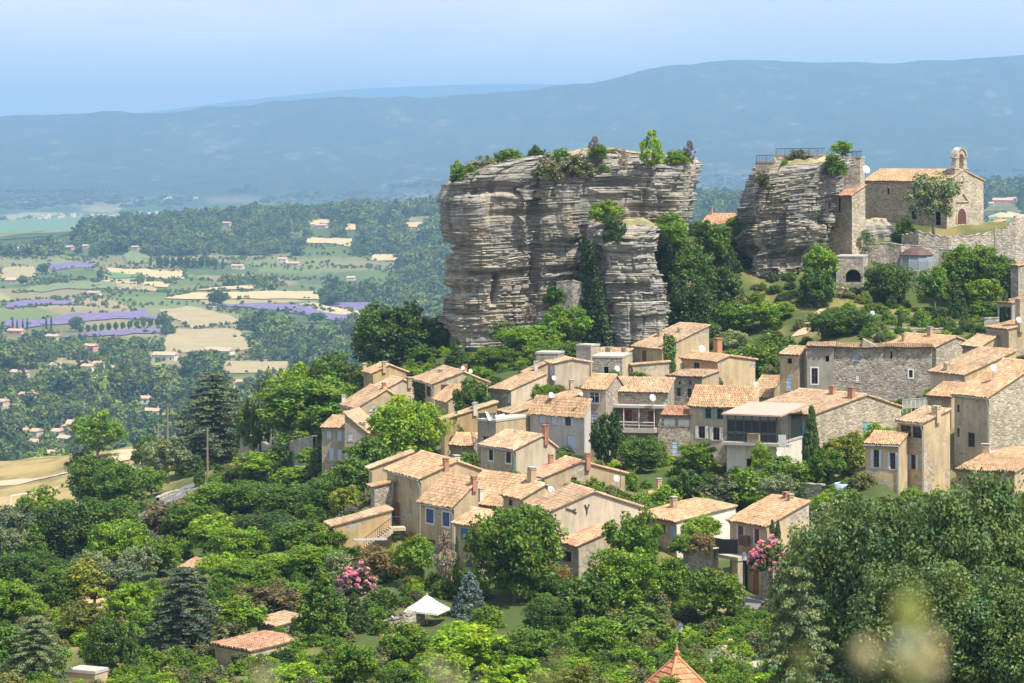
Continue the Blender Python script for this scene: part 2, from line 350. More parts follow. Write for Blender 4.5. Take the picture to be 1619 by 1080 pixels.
u__ = HU + F * x_ / np.maximum(y_, 1); dry_ = (sm(400, 425, y_) * (1 - sm(600, 660, y_)) * (1 - sm(235, 285, u__)) * np.clip(.8 + .5 * n1, 0, 1))[:, None]; cnear = cnear * (1 - dry_) + np.array((.36, .28, .13))[None] * dry_
t1 = sm(650, 1000, y_)[:, None]; t2 = sm(4300, 5000, y_)[:, None]; t3 = sm(8300, 9300, y_)[:, None]
gc = cnear * (1 - t1) + cval * t1; gc = gc * (1 - t2) + cplain * t2; gc = gc * (1 - t3) + cfar * t3
MG, t, b = newmat('ground')
a = t.nodes.new('ShaderNodeAttribute'); a.attribute_name = 'Col'
v = objco(t)
o = mixc(t, .6, a.outputs['Color'], mixc(t, noise(t, v, .9, 6, .7), (.45, .45, .45), (1.45, 1.4, 1.3)), 'MULTIPLY')
vf = objco(t, (1, .35, 1)); sp = N(t, 'TexVoronoi', Scale=.06); t.links.new(vf, sp.inputs['Vector'])
spr = ramp(t, [(.15, (.5, .55, .5)), (.7, (1.3, 1.28, 1.2))]); t.links.new(sp.outputs['Distance'], spr.inputs[0])
geo = t.nodes.new('ShaderNodeNewGeometry'); sx = t.nodes.new('ShaderNodeSeparateXYZ'); t.links.new(geo.outputs['Position'], sx.inputs[0])
mr = N(t, 'MapRange'); mr.inputs[1].default_value = 7500; mr.inputs[2].default_value = 9500; t.links.new(sx.outputs[1], mr.inputs[0])
o = mixc(t, mr.outputs[0], o, mixc(t, 1, o, spr.outputs[0], 'MULTIPLY'))
t.links.new(o, b.inputs['Base Color']); b.inputs['Roughness'].default_value = 1; b.inputs['Specular IOR Level'].default_value = .1
go = link('ground', npmesh('ground', np.stack([GX.ravel(), GY.ravel(), GZ.ravel()], 1), quads(*GX.shape), MG, col=gc, smooth=True))
tag(go, kind='structure')

# haze: the air of the valley, one even closed box
hx = float(np.abs(GX).max()) + 50; zlo = float(GZ.min()) - 1.0; zhi = float(max(GZ.max() + 12, 40))
m_ = MB(); m_.box(-hx, hx, -60, 30600 + 50, zlo, zhi)
HM = bpy.data.materials.new('haze'); HM.use_nodes = True; t = HM.node_tree
t.nodes.remove(t.nodes['Principled BSDF'])
pv = t.nodes.new('ShaderNodeVolumePrincipled'); pv.inputs['Color'].default_value = (.35, .635, 1.0, 1)
pv.inputs['Density'].default_value = HAZE_DENSITY; pv.inputs['Anisotropy'].default_value = 0.0
t.links.new(pv.outputs[0], t.nodes['Material Output'].inputs['Volume'])
try: HM.cycles.homogeneous_volume = True
except Exception: pass
tag(m_.build('haze', HM), kind='stuff')

# ------------------------------------------------------------------ fields, tracks, roads: sheets draped on the ground
FIELDS_XY = []; FIELDS_PX = []
def field(name, px, mat, nu=28, nv=12, off=.9, y0=900, cat=None):
    q = [Vector(hit(u, v, y0)) for u, v in px]
    U, V_ = np.meshgrid(np.linspace(0, 1, nu), np.linspace(0, 1, nv))
    X = (1-U)*(1-V_)*q[0].x + U*(1-V_)*q[1].x + U*V_*q[2].x + (1-U)*V_*q[3].x
    Y = (1-U)*(1-V_)*q[0].y + U*(1-V_)*q[1].y + U*V_*q[2].y + (1-U)*V_*q[3].y
    wob = off * 5 * min(1, q[0].y / 1500); X = X + wob * fbm(X / 25, Y / 25, 0, 41, 2); Y = Y + 2.5 * wob * fbm(X / 25, Y / 25, 0, 42, 2)
    Z = ground(X, Y).reshape(X.shape) + off
    o = link(name, npmesh(name, np.stack([X.ravel(), Y.ravel(), Z.ravel()], 1), quads(nv, nu), mat, smooth=True))
    tag(o, kind='structure'); FIELDS_XY.append([(p.x, p.y) for p in q]); FIELDS_PX.append(px); return o
def rowmat(name, c1, c2, sc=(1.2, .05, 1), rot=0.3):
    m, t, b = newmat(name); co = t.nodes.new('ShaderNodeTexCoord'); mp = N(t, 'Mapping', Scale=(.3, .3, .3), Rotation=(0, 0, rot)); t.links.new(co.outputs['Object'], mp.inputs[0])
    wv = N(t, 'TexWave', Scale=1.0, Distortion=.6); t.links.new(mp.outputs[0], wv.inputs['Vector'])
    n = noise(t, objco(t), .05, 6, .7)
    r_ = ramp(t, [(.35, (0, 0, 0)), (.7, (1, 1, 1))]); t.links.new(n, r_.inputs[0])
    o = mixc(t, wv.outputs['Fac'], c1, c2); o = mixc(t, .5, o, mixc(t, r_.outputs[0], (.7, .7, .7), (1.25, 1.2, 1.1)), 'MULTIPLY')
    t.links.new(o, b.inputs['Base Color']); b.inputs['Roughness'].default_value = 1; return m
MLAV = rowmat('lavender', (.105, .075, .20), (.22, .17, .29)); MWH = rowmat('wheat', (.46, .34, .16), (.55, .42, .22)); MVIN = rowmat('vine', (.05, .14, .03), (.26, .25, .12), rot=1.2)
MGRN = rowmat('crop', (.09, .18, .05), (.13, .22, .08)); MDRY = rowmat('dry', (.30, .25, .12), (.38, .30, .16))
for px in ([(10,487),(130,482),(85,474),(30,476)], [(45,516),(262,506),(232,491),(95,500)], [(82,538),(262,525),(250,518),(130,528)], [(322,482),(560,510),(470,481),(392,481)],
           [(450,497),(590,509),(540,490),(470,482)], [(545,490),(600,494),(595,479),(525,479)], [(75,428),(150,424),(150,417),(75,419)], [(455,358),(488,356),(484,352),(458,353)], [(10,520),(90,514),(90,503),(10,508)]):
    field('lavender_field', px, MLAV)
for px in ([(165,433),(295,441),(290,431),(170,424)], [(160,446),(270,456),(262,446),(165,444)], [(262,474),(510,474),(505,462),(300,463)], [(310,460),(405,459),(400,452),(330,455)],
           [(475,386),(560,390),(560,377),(490,376)], [(585,412),(632,414),(632,403),(590,403)], [(545,364),(568,364),(568,354),(548,355)], [(485,355),(526,354),(525,348),(490,349)], [(460,483),(578,505),(590,498),(498,479)], [(640,358),(680,360),(672,351),(640,352)], [(1560,351),(1640,351),(1640,340),(1560,341)]):
    field('wheat_field', px, MWH)
for px in ([(200,416),(238,415),(225,398),(196,399)], [(20,463),(190,456),(180,447),(60,452)]): field('vineyard', px, MVIN)
for px in ([(-40,384),(120,372),(130,340),(-40,352)], [(1550,378),(1640,384),(1640,353),(1555,354)], [(170,440),(240,441),(215,432),(165,434)]): field('green_field', px, MGRN, y0=3000 if px[0][0] != 170 else 900, off=1.5)
for px in ([(255,560),(400,552),(370,520),(270,520)], [(300,520),(390,510),(300,485),(255,490)], [(150,455),(250,462),(230,440),(150,440)], [(340,590),(470,588),(460,572),(360,572)], [(0,440),(55,440),(55,422),(0,424)]): field('dry_meadow', px, MDRY, off=.6)

def strip(name, px, width, mat, y0=130, off=.06, n=10):
    """a road ribbon through ground points given by where they are seen"""
    q = [hit(u, v, y0) for u, v in px]; V = []; pts = []
    for i in range(len(q) - 1):
        for k in range(n): pts.append(q[i].lerp(q[i + 1], k / n))
    pts.append(q[-1]); nc = 5
    for i, p in enumerate(pts):
        d = (pts[min(i + 1, len(pts) - 1)] - pts[max(i - 1, 0)]); d.z = 0; d.normalize(); e = Vector((d.y, -d.x, 0))
        for k in range(nc):
            w_ = p + e * width * (k / (nc - 1) - .5); V.append((w_.x, w_.y, 0))
    V = np.array(V); V[:, 2] = ground(V[:, 0], V[:, 1]) + off
    return tag(link(name, npmesh(name, V, quads(len(pts), nc), mat, smooth=True)), kind='structure'), pts
MASPH = plain('asphalt', (.17, .165, .16), .95); MDIRT = plain('track_dirt', (.47, .38, .25), 1); MPALE = plain('pale_gravel', (.42, .38, .32), 1)
MDG = rowmat('dry_grass', (.36, .27, .11), (.44, .34, .16))
# where the houses of the valley are seen: (u, v, width, height, wall)
FAR = [(192,380,14,5,'c'),(32,399,7,8,'c'),(110,395,14,5,'c'),(136,393,9,5,'c'),(214,395,10,5,'c'),(359,357,12,6,'c'),(149,468,20,7,'w'),(26,448,30,7,'o'),(376,425,18,6,'w'),(26,529,24,7,'p'),(84,538,20,6,'c'),(508,361,18,6,'c'),(464,421,20,6,'o'),(447,414,14,5,'w'),(555,444,12,3,'w'),
       (144,555,21,11,'p'),(262,570,36,12,'w'),(347,561,42,7,'w'),(89,585,14,11,'w'),(140,588,18,12,'w'),(155,582,14,9,'w'),(180,589,8,10,'c'),(31,596,28,9,'c'),(320,602,21,9,'c'),(362,615,12,6,'w'),(379,612,8,6,'c'),(45,632,28,7,'c'),(4,643,14,6,'c'),(227,638,20,7,'w'),(241,658,28,7,'w'),(233,667,22,5,'c'),
       (118,677,20,7,'c'),(35,690,17,10,'c'),(58,691,12,6,'c'),(92,691,14,7,'c'),(107,682,10,5,'c'),(53,708,24,11,'w'),(104,702,20,5,'c'),(83,726,16,13,'c'),(207,692,16,6,'c'),(267,674,26,9,'p'),(85,750,26,7,'c'),(86,738,24,6,'c'),(8,756,16,8,'c'),(320,622,14,5,'w'),(1586,322,30,7,'p'),(1600,318,14,5,'c'),(1566,326,10,5,'c')]
# ------------------------------------------------------------------ layered limestone outcrops
MROCK = None
def rockmat():
    m, t, b = newmat('limestone')
    a = t.nodes.new('ShaderNodeAttribute'); a.attribute_name = 'Col'
    v = objco(t, (1, 1, 3.5)); vv = objco(t)
    n = ramp(t, [(.25, (.5, .49, .48)), (.5, (1, 1, 1)), (.8, (1.25, 1.2, 1.12))]); t.links.new(noise(t, v, 1.1, 8, .7), n.inputs[0])
    o = mixc(t, .85, a.outputs['Color'], n.outputs[0], 'MULTIPLY')
    l = ramp(t, [(.44, (0, 0, 0)), (.6, (1, 1, 1))]); t.links.new(noise(t, vv, .33, 7, .7), l.inputs[0])
    o = mixc(t, mixc(t, 1, l.outputs[0], (.62, .62, .62), 'MULTIPLY'), o, (.20, .195, .185))
    t.links.new(o, b.inputs['Base Color']); b.inputs['Roughness'].default_value = .95; b.inputs['Specular IOR Level'].default_value = .2
    vl = objco(t, (.55, .55, 9)); ln = ramp(t, [(.36, (.42, .41, .4)), (.5, (1, 1, 1)), (.72, (1.22, 1.2, 1.15))]); nl_ = noise(t, vl, 1.0, 5, .65); t.links.new(nl_, ln.inputs[0]); o = mixc(t, .8, o, ln.outputs[0], 'MULTIPLY'); t.links.new(o, b.inputs['Base Color'])
    h = mixc(t, .5, noise(t, v, 3.0, 6, .7), nl_); bump(t, b, h, .95, .3); return m
MROCK = rockmat()
MCAP = attrmat('rock_top', 1, nscale=2.0, namt=.6)
def strata_rock(name, label, keys, Y0, relief, depth, seed, lay=(.10, .36), amp=1.0, nfront=430, nback=70, dip=lambda x, z: 0, capz=1.0, ochre=0.3, backk=None):
    rs = np.random.default_rng(seed)
    ts = np.linspace(0, 1, nfront); rt = np.interp(ts, [r[0] for r in relief], [r[1] for r in relief])
    loops = []; kz = []
    for (v, uL, uR, dy) in keys:
        Yf = Y0 + dy + rt; u = uL + (uR - uL) * ts; X = (u - HU) / F * Yf
        tb = np.linspace(0, 1, nback + 2)[1:-1]
        ang = tb * math.pi
        xb = X[-1] + (X[0] - X[-1]) * (.5 - .5 * np.cos(ang)); yb = Yf[-1] + (Yf[0] - Yf[-1]) * tb + depth * np.sin(ang) ** .6
        loops.append(np.stack([np.concatenate([X, xb]), np.concatenate([Yf, yb])], 1)); kz.append((HV - v) / F * Y0)
    loops = np.array(loops); kz = np.array(kz)
    od = np.argsort(kz); loops = loops[od]; kz = kz[od]
    zb, zt = kz[0], kz[-1]
    rows = []; z = zb; li = 0
    while z < zt - .05:
        t_ = rs.uniform(*lay) * (2.6 if rs.random() < .10 else 1); t_ = min(t_, zt - z); g = rs.uniform(.06, .3) * (2.4 if rs.random() < .15 else 1)
        rows += [(z, li, -g), (z + .10 * t_, li, -.1 * g), (z + .4 * t_, li, .04), (z + .9 * t_, li, -.03)]
        z += t_; li += 1
    nl = nfront + nback; V = []; C = []
    seg = np.linalg.norm(np.roll(loops[len(loops)//2], -1, 0) - loops[len(loops)//2], axis=1); s = np.concatenate([[0], np.cumsum(seg)[:-1]])
    ltone = rs.uniform(.72, 1.2, li + 1); lwarm = rs.random(li + 1)
    cracks = [(rs.uniform(0, s[-1]), rs.uniform(zb, zt), rs.uniform(2, 9), rs.uniform(.15, .6), rs.uniform(.6, 2.0)) for _ in range(int(s[nfront] / 1.3))]
    notches = [(rs.uniform(zb, zt - 1), rs.uniform(.6, 2.0), rs.uniform(.3, .7)) for _ in range(int((zt - zb) / 3))]
    for (z, l, g) in rows:
        k = np.clip(np.searchsorted(kz, z) - 1, 0, len(kz) - 2); tt = (z - kz[k]) / (kz[k + 1] - kz[k]); tt = tt * tt * (3 - 2 * tt) * .5 + tt * .5
        L = loops[k] * (1 - tt) + loops[k + 1] * tt
        d = np.roll(L, -1, 0) - np.roll(L, 1, 0); d /= np.linalg.norm(d, axis=1)[:, None] + 1e-9; nrm = np.stack([d[:, 1], -d[:, 0]], 1)
        f = amp * (.24 * vnoise(s / 5.5, l * 1.3, 0, seed) + .22 * vnoise(s / 1.7, l * 5.3, 0, seed + 1) + .13 * vnoise(s / .5, l * 9.1, 0, seed + 2))
        big = amp * .7 * fbm(s / 9, z / 12, 0, seed + 5, 2)
        for (bw_, bh_, ba_) in ((4.4, 7.5, .55), (2.1, 3.2, .24), (.95, 1.6, .1)):
            zi = math.floor(z / bh_ + .35 * math.sin(z)); big = big + amp * ba_ * (2 * _h(np.floor((s + 3.1 * zi + .5 * vnoise(s / 2, z / 3, 0, seed)) / bw_).astype(np.int64), np.int64(zi), np.int64(0), seed + int(bw_ * 7)) - 1)
        for zn_, dn_, hn_ in notches: big = big - dn_ * math.exp(-((z - zn_) / hn_) ** 2) * np.clip(vnoise(s / 6, zn_, 0, seed + 40) * 2 + .5, 0, 1)
        cr_ = np.zeros(nl)
        for (cs, cz_, ch, cw, cd) in cracks:
            if abs(z - cz_) < ch: cr_ -= cd * np.exp(-((s - cs) / cw) ** 2) * (1 - (abs(z - cz_) / ch) ** 4)
        gl = np.where(vnoise(s / 2.6, l * 2.9, 0, seed + 8) > -.35, g, g * .15)
        blk = .16 * amp * np.sign(vnoise(s / .8, l * 13.7, 0, seed + 11)) * (vnoise(s / 3, l * 4.4, 0, seed + 12) > .1)
        mass = 1 - .7 * np.clip(vnoise(s / 6, z / 4.5, 0, seed + 60) * 2.2 - .25, 0, 1); f = f * mass; gl = gl * mass; blk = blk * mass
        off = f + big + cr_ * .9 + gl + blk
        q = L + nrm * off[:, None]
        zz = z + np.array([0]) + dip(L[:, 0], z) + .25 * amp * vnoise(s / 4, z / 3, 0, seed + 14)
        V.append(np.stack([q[:, 0], q[:, 1], np.broadcast_to(zz, (nl,))], 1))
        wn = vnoise(s / 3.0, z / 2.2, 0, seed + 20); gn = vnoise(s / 1.2, l * 3.3, 0, seed + 21)
        base = np.array((.415, .395, .35))[None] * (ltone[l] * (1 + .22 * gn))[:, None]
        och = np.clip(.5 * wn + ochre * 1.1 * (1 - (z - zb) / (zt - zb)) * 1.2 + .3 * (lwarm[l] - .5) - .05, 0, .75)[:, None]
        base = base * (1 - .22 * np.clip((z - zb) / (zt - zb) * 1.6 - .6 + .5 * wn, 0, 1))[:, None]; stk_ = np.clip(vnoise(s / .7, z / 7, 0, seed + 25) * 1.6 - .5, 0, 1) * np.clip(vnoise(s / 5, z / 9, 0, seed + 26) * 2 + .3, 0, 1); base = base * (1 - .5 * stk_)[:, None]
        base = base * (1 - och) + np.array((.50, .42, .29))[None] * och
        C.append(base)
    nr = len(V); V = np.concatenate(V); C = np.concatenate(C)
    i = np.arange(nr - 1)[:, None] * nl + np.arange(nl)[None]; j = np.arange(nr - 1)[:, None] * nl + (np.arange(nl)[None] + 1) % nl
    Q = np.stack([i, j, j + nl, i + nl], -1).reshape(-1, 4)
    top = V[(nr - 1) * nl:]; cen = top.mean(0); CV = [top]; CC = [np.tile((.36, .31, .24), (nl, 1))]
    rings = (.93, .8, .62, .42, .2, .02)
    for f in rings:
        r = cen + (top - cen) * np.array((f, f, 0)); r[:, 2] = top[:, 2] * f + cen[2] * (1 - f) + capz * (1 - f) + .5 * fbm(r[:, 0] / 2.5, r[:, 1] / 2.5, 0, seed + 30, 3)
        CV.append(r); n_ = fbm(r[:, 0] / 2, r[:, 1] / 2, 0, seed + 31, 3); CC.append(lerp((.20, .19, .08), (.45, .36, .2), sm(-.3, .4, n_)))
    b0 = len(V); allV = np.concatenate([V] + CV); allC = np.concatenate([C] + CC)
    m = len(rings); i = b0 + np.arange(m)[:, None] * nl + np.arange(nl)[None]; j = b0 + np.arange(m)[:, None] * nl + (np.arange(nl)[None] + 1) % nl
    Q2 = np.stack([i, j, j + nl, i + nl], -1).reshape(-1, 4)
    o = link(name, npmesh(name, allV, np.concatenate([Q, Q2]), [MROCK, MCAP], col=allC, midx=np.concatenate([np.zeros(len(Q)), np.ones(len(Q2))])))
    return tag(o, label, 'rock')
strata_rock('rock_outcrop', 'massive flat-topped layered limestone outcrop towering over the village roofs',
    [(585,712,1075,0),(545,713,1075,0),(500,706,1080,.3),(470,704,1085,.5),(425,713,1092,0),(400,711,1092,-.3),(345,703,1096,-1),(315,703,1101,-.8),(290,709,1108,-.3),(276,722,1113,.6),(264,748,1114,2.0),(256,800,1106,4.5),(251,850,1040,7)],
    397, [(0,7),(.02,3.5),(.06,1),(.12,-.2),(.2,0),(.28,.6),(.325,.3),(.335,1.8),(.36,2.2),(.4,1.0),(.5,.8),(.55,1.6),(.6,3.5),(.8,5),(.9,5),(.97,6.5),(1,10)],
    16, 41, dip=lambda x, z: .018 * (x + 8) + .3 * np.sin(x / 9), capz=.8, ochre=.45)
strata_rock('rock_buttress', 'lower layered rock buttress with dry grass ledge in front of the outcrop',
    [(575,955,1052,0),(545,966,1050,0),(520,968,1050,.2),(480,962,1054,0),(450,956,1050,.3),(420,949,1042,0),(395,938,1040,.2),(376,930,1046,.5),(366,932,1052,2),(357,948,1060,4.5)],
    388, [(0,6),(.05,2.5),(.12,.8),(.3,0),(.6,.2),(.85,.8),(.95,2.2),(1,5)], 11, 52, nfront=170, nback=60, dip=lambda x, z: -.03 * (x - 15), capz=1.0, ochre=.25)
strata_rock('rock_crag', 'tall layered limestone crag beside the chapel, with walls and railing on top',
    [(520,1166,1290,0),(490,1170,1285,0),(450,1174,1282,.6),(410,1174,1290,.4),(380,1172,1312,-.4),(350,1172,1322,-1),(325,1174,1322,-.8),(300,1180,1326,-.2),(282,1186,1332,.4),(270,1192,1345,1.0),(258,1200,1345,1.8)],
    412, [(0,6),(.05,2.5),(.12,.6),(.3,0),(.5,-.2),(.65,.4),(.7,1.4),(.85,1.6),(1,4)], 13, 63, nfront=230, nback=60, amp=1.0, dip=lambda x, z: .10 * (x - 42) * (1 if z > -18 else .5), capz=.5, ochre=.3)
# ------------------------------------------------------------------ houses
TILE_PAL = np.array([(.62,.42,.25),(.68,.50,.32),(.71,.56,.39),(.62,.37,.20),(.55,.37,.23),(.66,.46,.28),(.58,.44,.31),(.70,.48,.28)])
TILE_RED = np.array([(.62,.32,.19),(.66,.38,.24),(.70,.48,.33),(.58,.29,.17),(.66,.43,.28)])
MTILE = attrmat('clay_tile', .85, nscale=.9, namt=.7, lichen=(.25, .22, .15)); MTILER = attrmat('clay_tile_clean', .85, nscale=.9, namt=.6)
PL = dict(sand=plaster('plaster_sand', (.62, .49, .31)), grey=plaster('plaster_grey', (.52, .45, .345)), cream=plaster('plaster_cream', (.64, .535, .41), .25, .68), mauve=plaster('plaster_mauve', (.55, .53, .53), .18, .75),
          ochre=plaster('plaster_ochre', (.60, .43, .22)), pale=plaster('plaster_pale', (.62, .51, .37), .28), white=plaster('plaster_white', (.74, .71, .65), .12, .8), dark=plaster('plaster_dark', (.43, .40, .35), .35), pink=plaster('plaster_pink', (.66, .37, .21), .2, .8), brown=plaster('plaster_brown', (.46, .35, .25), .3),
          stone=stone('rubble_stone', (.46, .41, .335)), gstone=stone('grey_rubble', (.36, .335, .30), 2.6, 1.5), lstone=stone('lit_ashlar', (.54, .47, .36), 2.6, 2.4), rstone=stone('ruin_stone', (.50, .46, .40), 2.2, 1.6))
MWOOD = {k: plain('wood_' + k, c_, .6) for k, c_ in dict(blue=(.27, .42, .66), pale=(.52, .63, .80), navy=(.04, .09, .26), royal=(.05, .14, .50), green=(.24, .38, .36), teal=(.22, .47, .52), brown=(.14, .075, .05), red=(.20, .045, .04), white=(.78, .77, .74), ochre=(.50, .31, .10), rust=(.36, .13, .07), lav=(.56, .58, .74), dark=(.05, .045, .04), wine=(.13, .085, .06), tan=(.42, .33, .21)).items()}
MGLASS, _t, _b = newmat('window_glass'); _b.inputs['Base Color'].default_value = (.02, .024, .03, 1); _b.inputs['Roughness'].default_value = .08
MFRAME = plain('window_paint', (.72, .70, .65), .6); MMETAL = plain('zinc', (.42, .43, .44), .45, .3); MBRICK = plain('chimney_brick', (.46, .22, .13), .9); MIRON = plain('dark_iron', (.05, .05, .055), .5); MCONC = plain('concrete', (.45, .42, .37), .95)

MDECK = plain('tile_gap', (.24, .15, .10), .95)
def tiles_np(o, uvec, W, vvec, Ls, rs, pal, cw=.21, cl=.37, lo=None, hi=None):
    """curved clay tiles over one slope: o eave corner, uvec along the eave, vvec up the slope (unit vectors); lo/hi(x) limit each column"""
    o, uvec, vvec = np.array(o), np.array(uvec), np.array(vvec); nv = np.cross(uvec, vvec); nv /= np.linalg.norm(nv)
    if nv[2] < 0: nv = -nv
    nc = max(1, int(round(W / cw))); cw = W / nc; X = []; Y0 = []; Y1 = []
    patch = rs.random() * 50; age = np.array((1, 1, 1)) * rs.uniform(.82, 1.08) * np.array([(1, 1, 1), (1.0, .94, .88), (.96, .98, 1.0), (1.02, .97, .9)][int(rs.integers(4))])
    for i in range(nc):
        x = (i + .5) * cw; a = lo(x) if lo else 0; b = hi(x) if hi else Ls
        if b - a < .2: continue
        n_ = max(1, int(round((b - a) / cl))); l = (b - a) / n_; k = np.arange(n_); y0 = a + k * l - .03; y0[0] -= .01 + rs.random() * .12
        X.append(np.full(n_, x)); Y0.append(y0); Y1.append(a + (k + 1) * l + .02)
    if not X: return np.zeros((0, 3)), np.zeros((0, 4), int), np.zeros((0, 3))
    X = np.concatenate(X); Y0 = np.concatenate(Y0); Y1 = np.concatenate(Y1); T_ = len(X); jx = rs.normal(size=T_) * .012; jz = np.abs(rs.normal(size=T_)) * .012
    V = np.empty((T_, 8, 3)); q = 0
    for yy, lift, sc_ in ((Y0, .028, 1.04), (Y1, .0, .9)):
        w_ = yy + .02 * np.sin(X * 1.7 + patch); h_ = lift + jz + .035 * np.sin(X * 1.1 + patch) * np.sin(yy * 1.4 + patch)
        for px_, pz in ((-.5, -.055), (-.25, .075), (.22, .08), (.5, -.055)):
            V[:, q] = o + np.outer(X + px_ * cw * sc_ + jx, uvec) + np.outer(w_, vvec) + np.outer(h_ + pz, nv); q += 1
    n_ = np.sin((X + patch) * .9) * np.sin((Y0 + patch) * 1.3 + X * .4); m_ = len(pal)
    ix = np.where(rs.random(T_) < .75, rs.integers(m_, size=T_), np.clip(((n_ * .5 + .5) * (m_ - 1)).astype(int), 0, m_ - 1))
    C = (pal[ix] * .85 + pal.mean(0) * .15) * ((1 + .14 * n_) * rs.uniform(0.68, 1.12, T_))[:, None] * np.array((.88, .85, .81)) * age
    b_ = np.arange(T_)[:, None] * 8
    Q = np.concatenate([b_ + np.array([[0, 1, 5, 4]]), b_ + np.array([[1, 2, 6, 5]]), b_ + np.array([[2, 3, 7, 6]])])
    return V.reshape(-1, 3), Q, np.repeat(C, 8, 0)
def ridge_np(a, b, rs, pal, r=.15, l=.42):
    a, b = np.array(a), np.array(b); d = b - a; L_ = np.linalg.norm(d); d = d / L_; e = np.cross(d, (0, 0, 1)); e /= np.linalg.norm(e); n = np.cross(e, d)
    V = []; C = []; k_ = max(1, int(L_ / l)); l = L_ / k_
    for k in range(k_):
        for (yy, s_) in ((k * l - .03, 1.08), ((k + 1) * l, .92)):
            for t_ in (-1.5, -.6, .3 + .3, 1.5): V.append(a + d * yy + (e * math.sin(t_) + n * (math.cos(t_) * 1.0 + .25)) * r * s_)
        C += [pal[int(rs.integers(len(pal)))] * rs.uniform(.8, 1.15)] * 8
    V = np.array(V); b_ = np.arange(len(V) // 8)[:, None] * 8
    return V, np.concatenate([b_ + np.array([[0, 1, 5, 4]]), b_ + np.array([[1, 2, 6, 5]]), b_ + np.array([[2, 3, 7, 6]])]), np.array(C)
def joinnp(parts):
    V = []; Q = []; C = []; n = 0
    for v, q, c_ in parts:
        if len(v) == 0: continue
        V.append(v); Q.append(q + n); C.append(c_); n += len(v)
    return np.concatenate(V), np.concatenate(Q), np.concatenate(C)

def panel(mb, o, d, W, top, openings, m=0, z0=-3.0, inset=.22, mrev=None):
    """one wall: o corner, d unit direction (outside on its right hand), top = [(s,h)...]; openings (s0,s1,z0,z1) get reveals"""
    o, d = Vector(o), Vector(d); nrm = d.cross(Vector((0, 0, 1))); hmin = min(h for s, h in top)
    ops = [(max(.05, a), min(W - .05, b), max(z0, c_), min(hmin - .05, e)) for a, b, c_, e in openings if b > .1 and a < W - .1 and c_ < hmin - .2]
    xs = sorted({0, W, *[q for p in ops for q in p[:2]]}); zs = sorted({z0, hmin, *[q for p in ops for q in p[2:]]})
    pt = lambda s, z, k=0: o + d * s + Vector((0, 0, z)) - nrm * k
    for i in range(len(xs) - 1):
        for j in range(len(zs) - 1):
            cx, cz = (xs[i] + xs[i + 1]) / 2, (zs[j] + zs[j + 1]) / 2
            if any(a < cx < b and c_ < cz < e for a, b, c_, e in ops): continue
            mb.poly([pt(xs[i], zs[j]), pt(xs[i + 1], zs[j]), pt(xs[i + 1], zs[j + 1]), pt(xs[i], zs[j + 1])], m)
    for a, b, c_, e in ops:
        k = inset
        mb.poly([pt(a, c_), pt(a, c_, k), pt(b, c_, k), pt(b, c_)][::-1], m); mb.poly([pt(a, e), pt(b, e), pt(b, e, k), pt(a, e, k)][::-1], m)
        mb.poly([pt(a, c_), pt(a, e), pt(a, e, k), pt(a, c_, k)][::-1], m); mb.poly([pt(b, c_), pt(b, c_, k), pt(b, e, k), pt(b, e)][::-1], m)
    pts = [pt(s, h) for s, h in top]
    up = [pt(W, hmin), *pts[::-1], pt(0, hmin)]
    cl = [up[0]]
    for p in up[1:]:
        if (p - cl[-1]).length > .02: cl.append(p)
    if len(cl) >= 3 and max(h for s, h in top) - hmin > .05: mb.poly(cl, m)

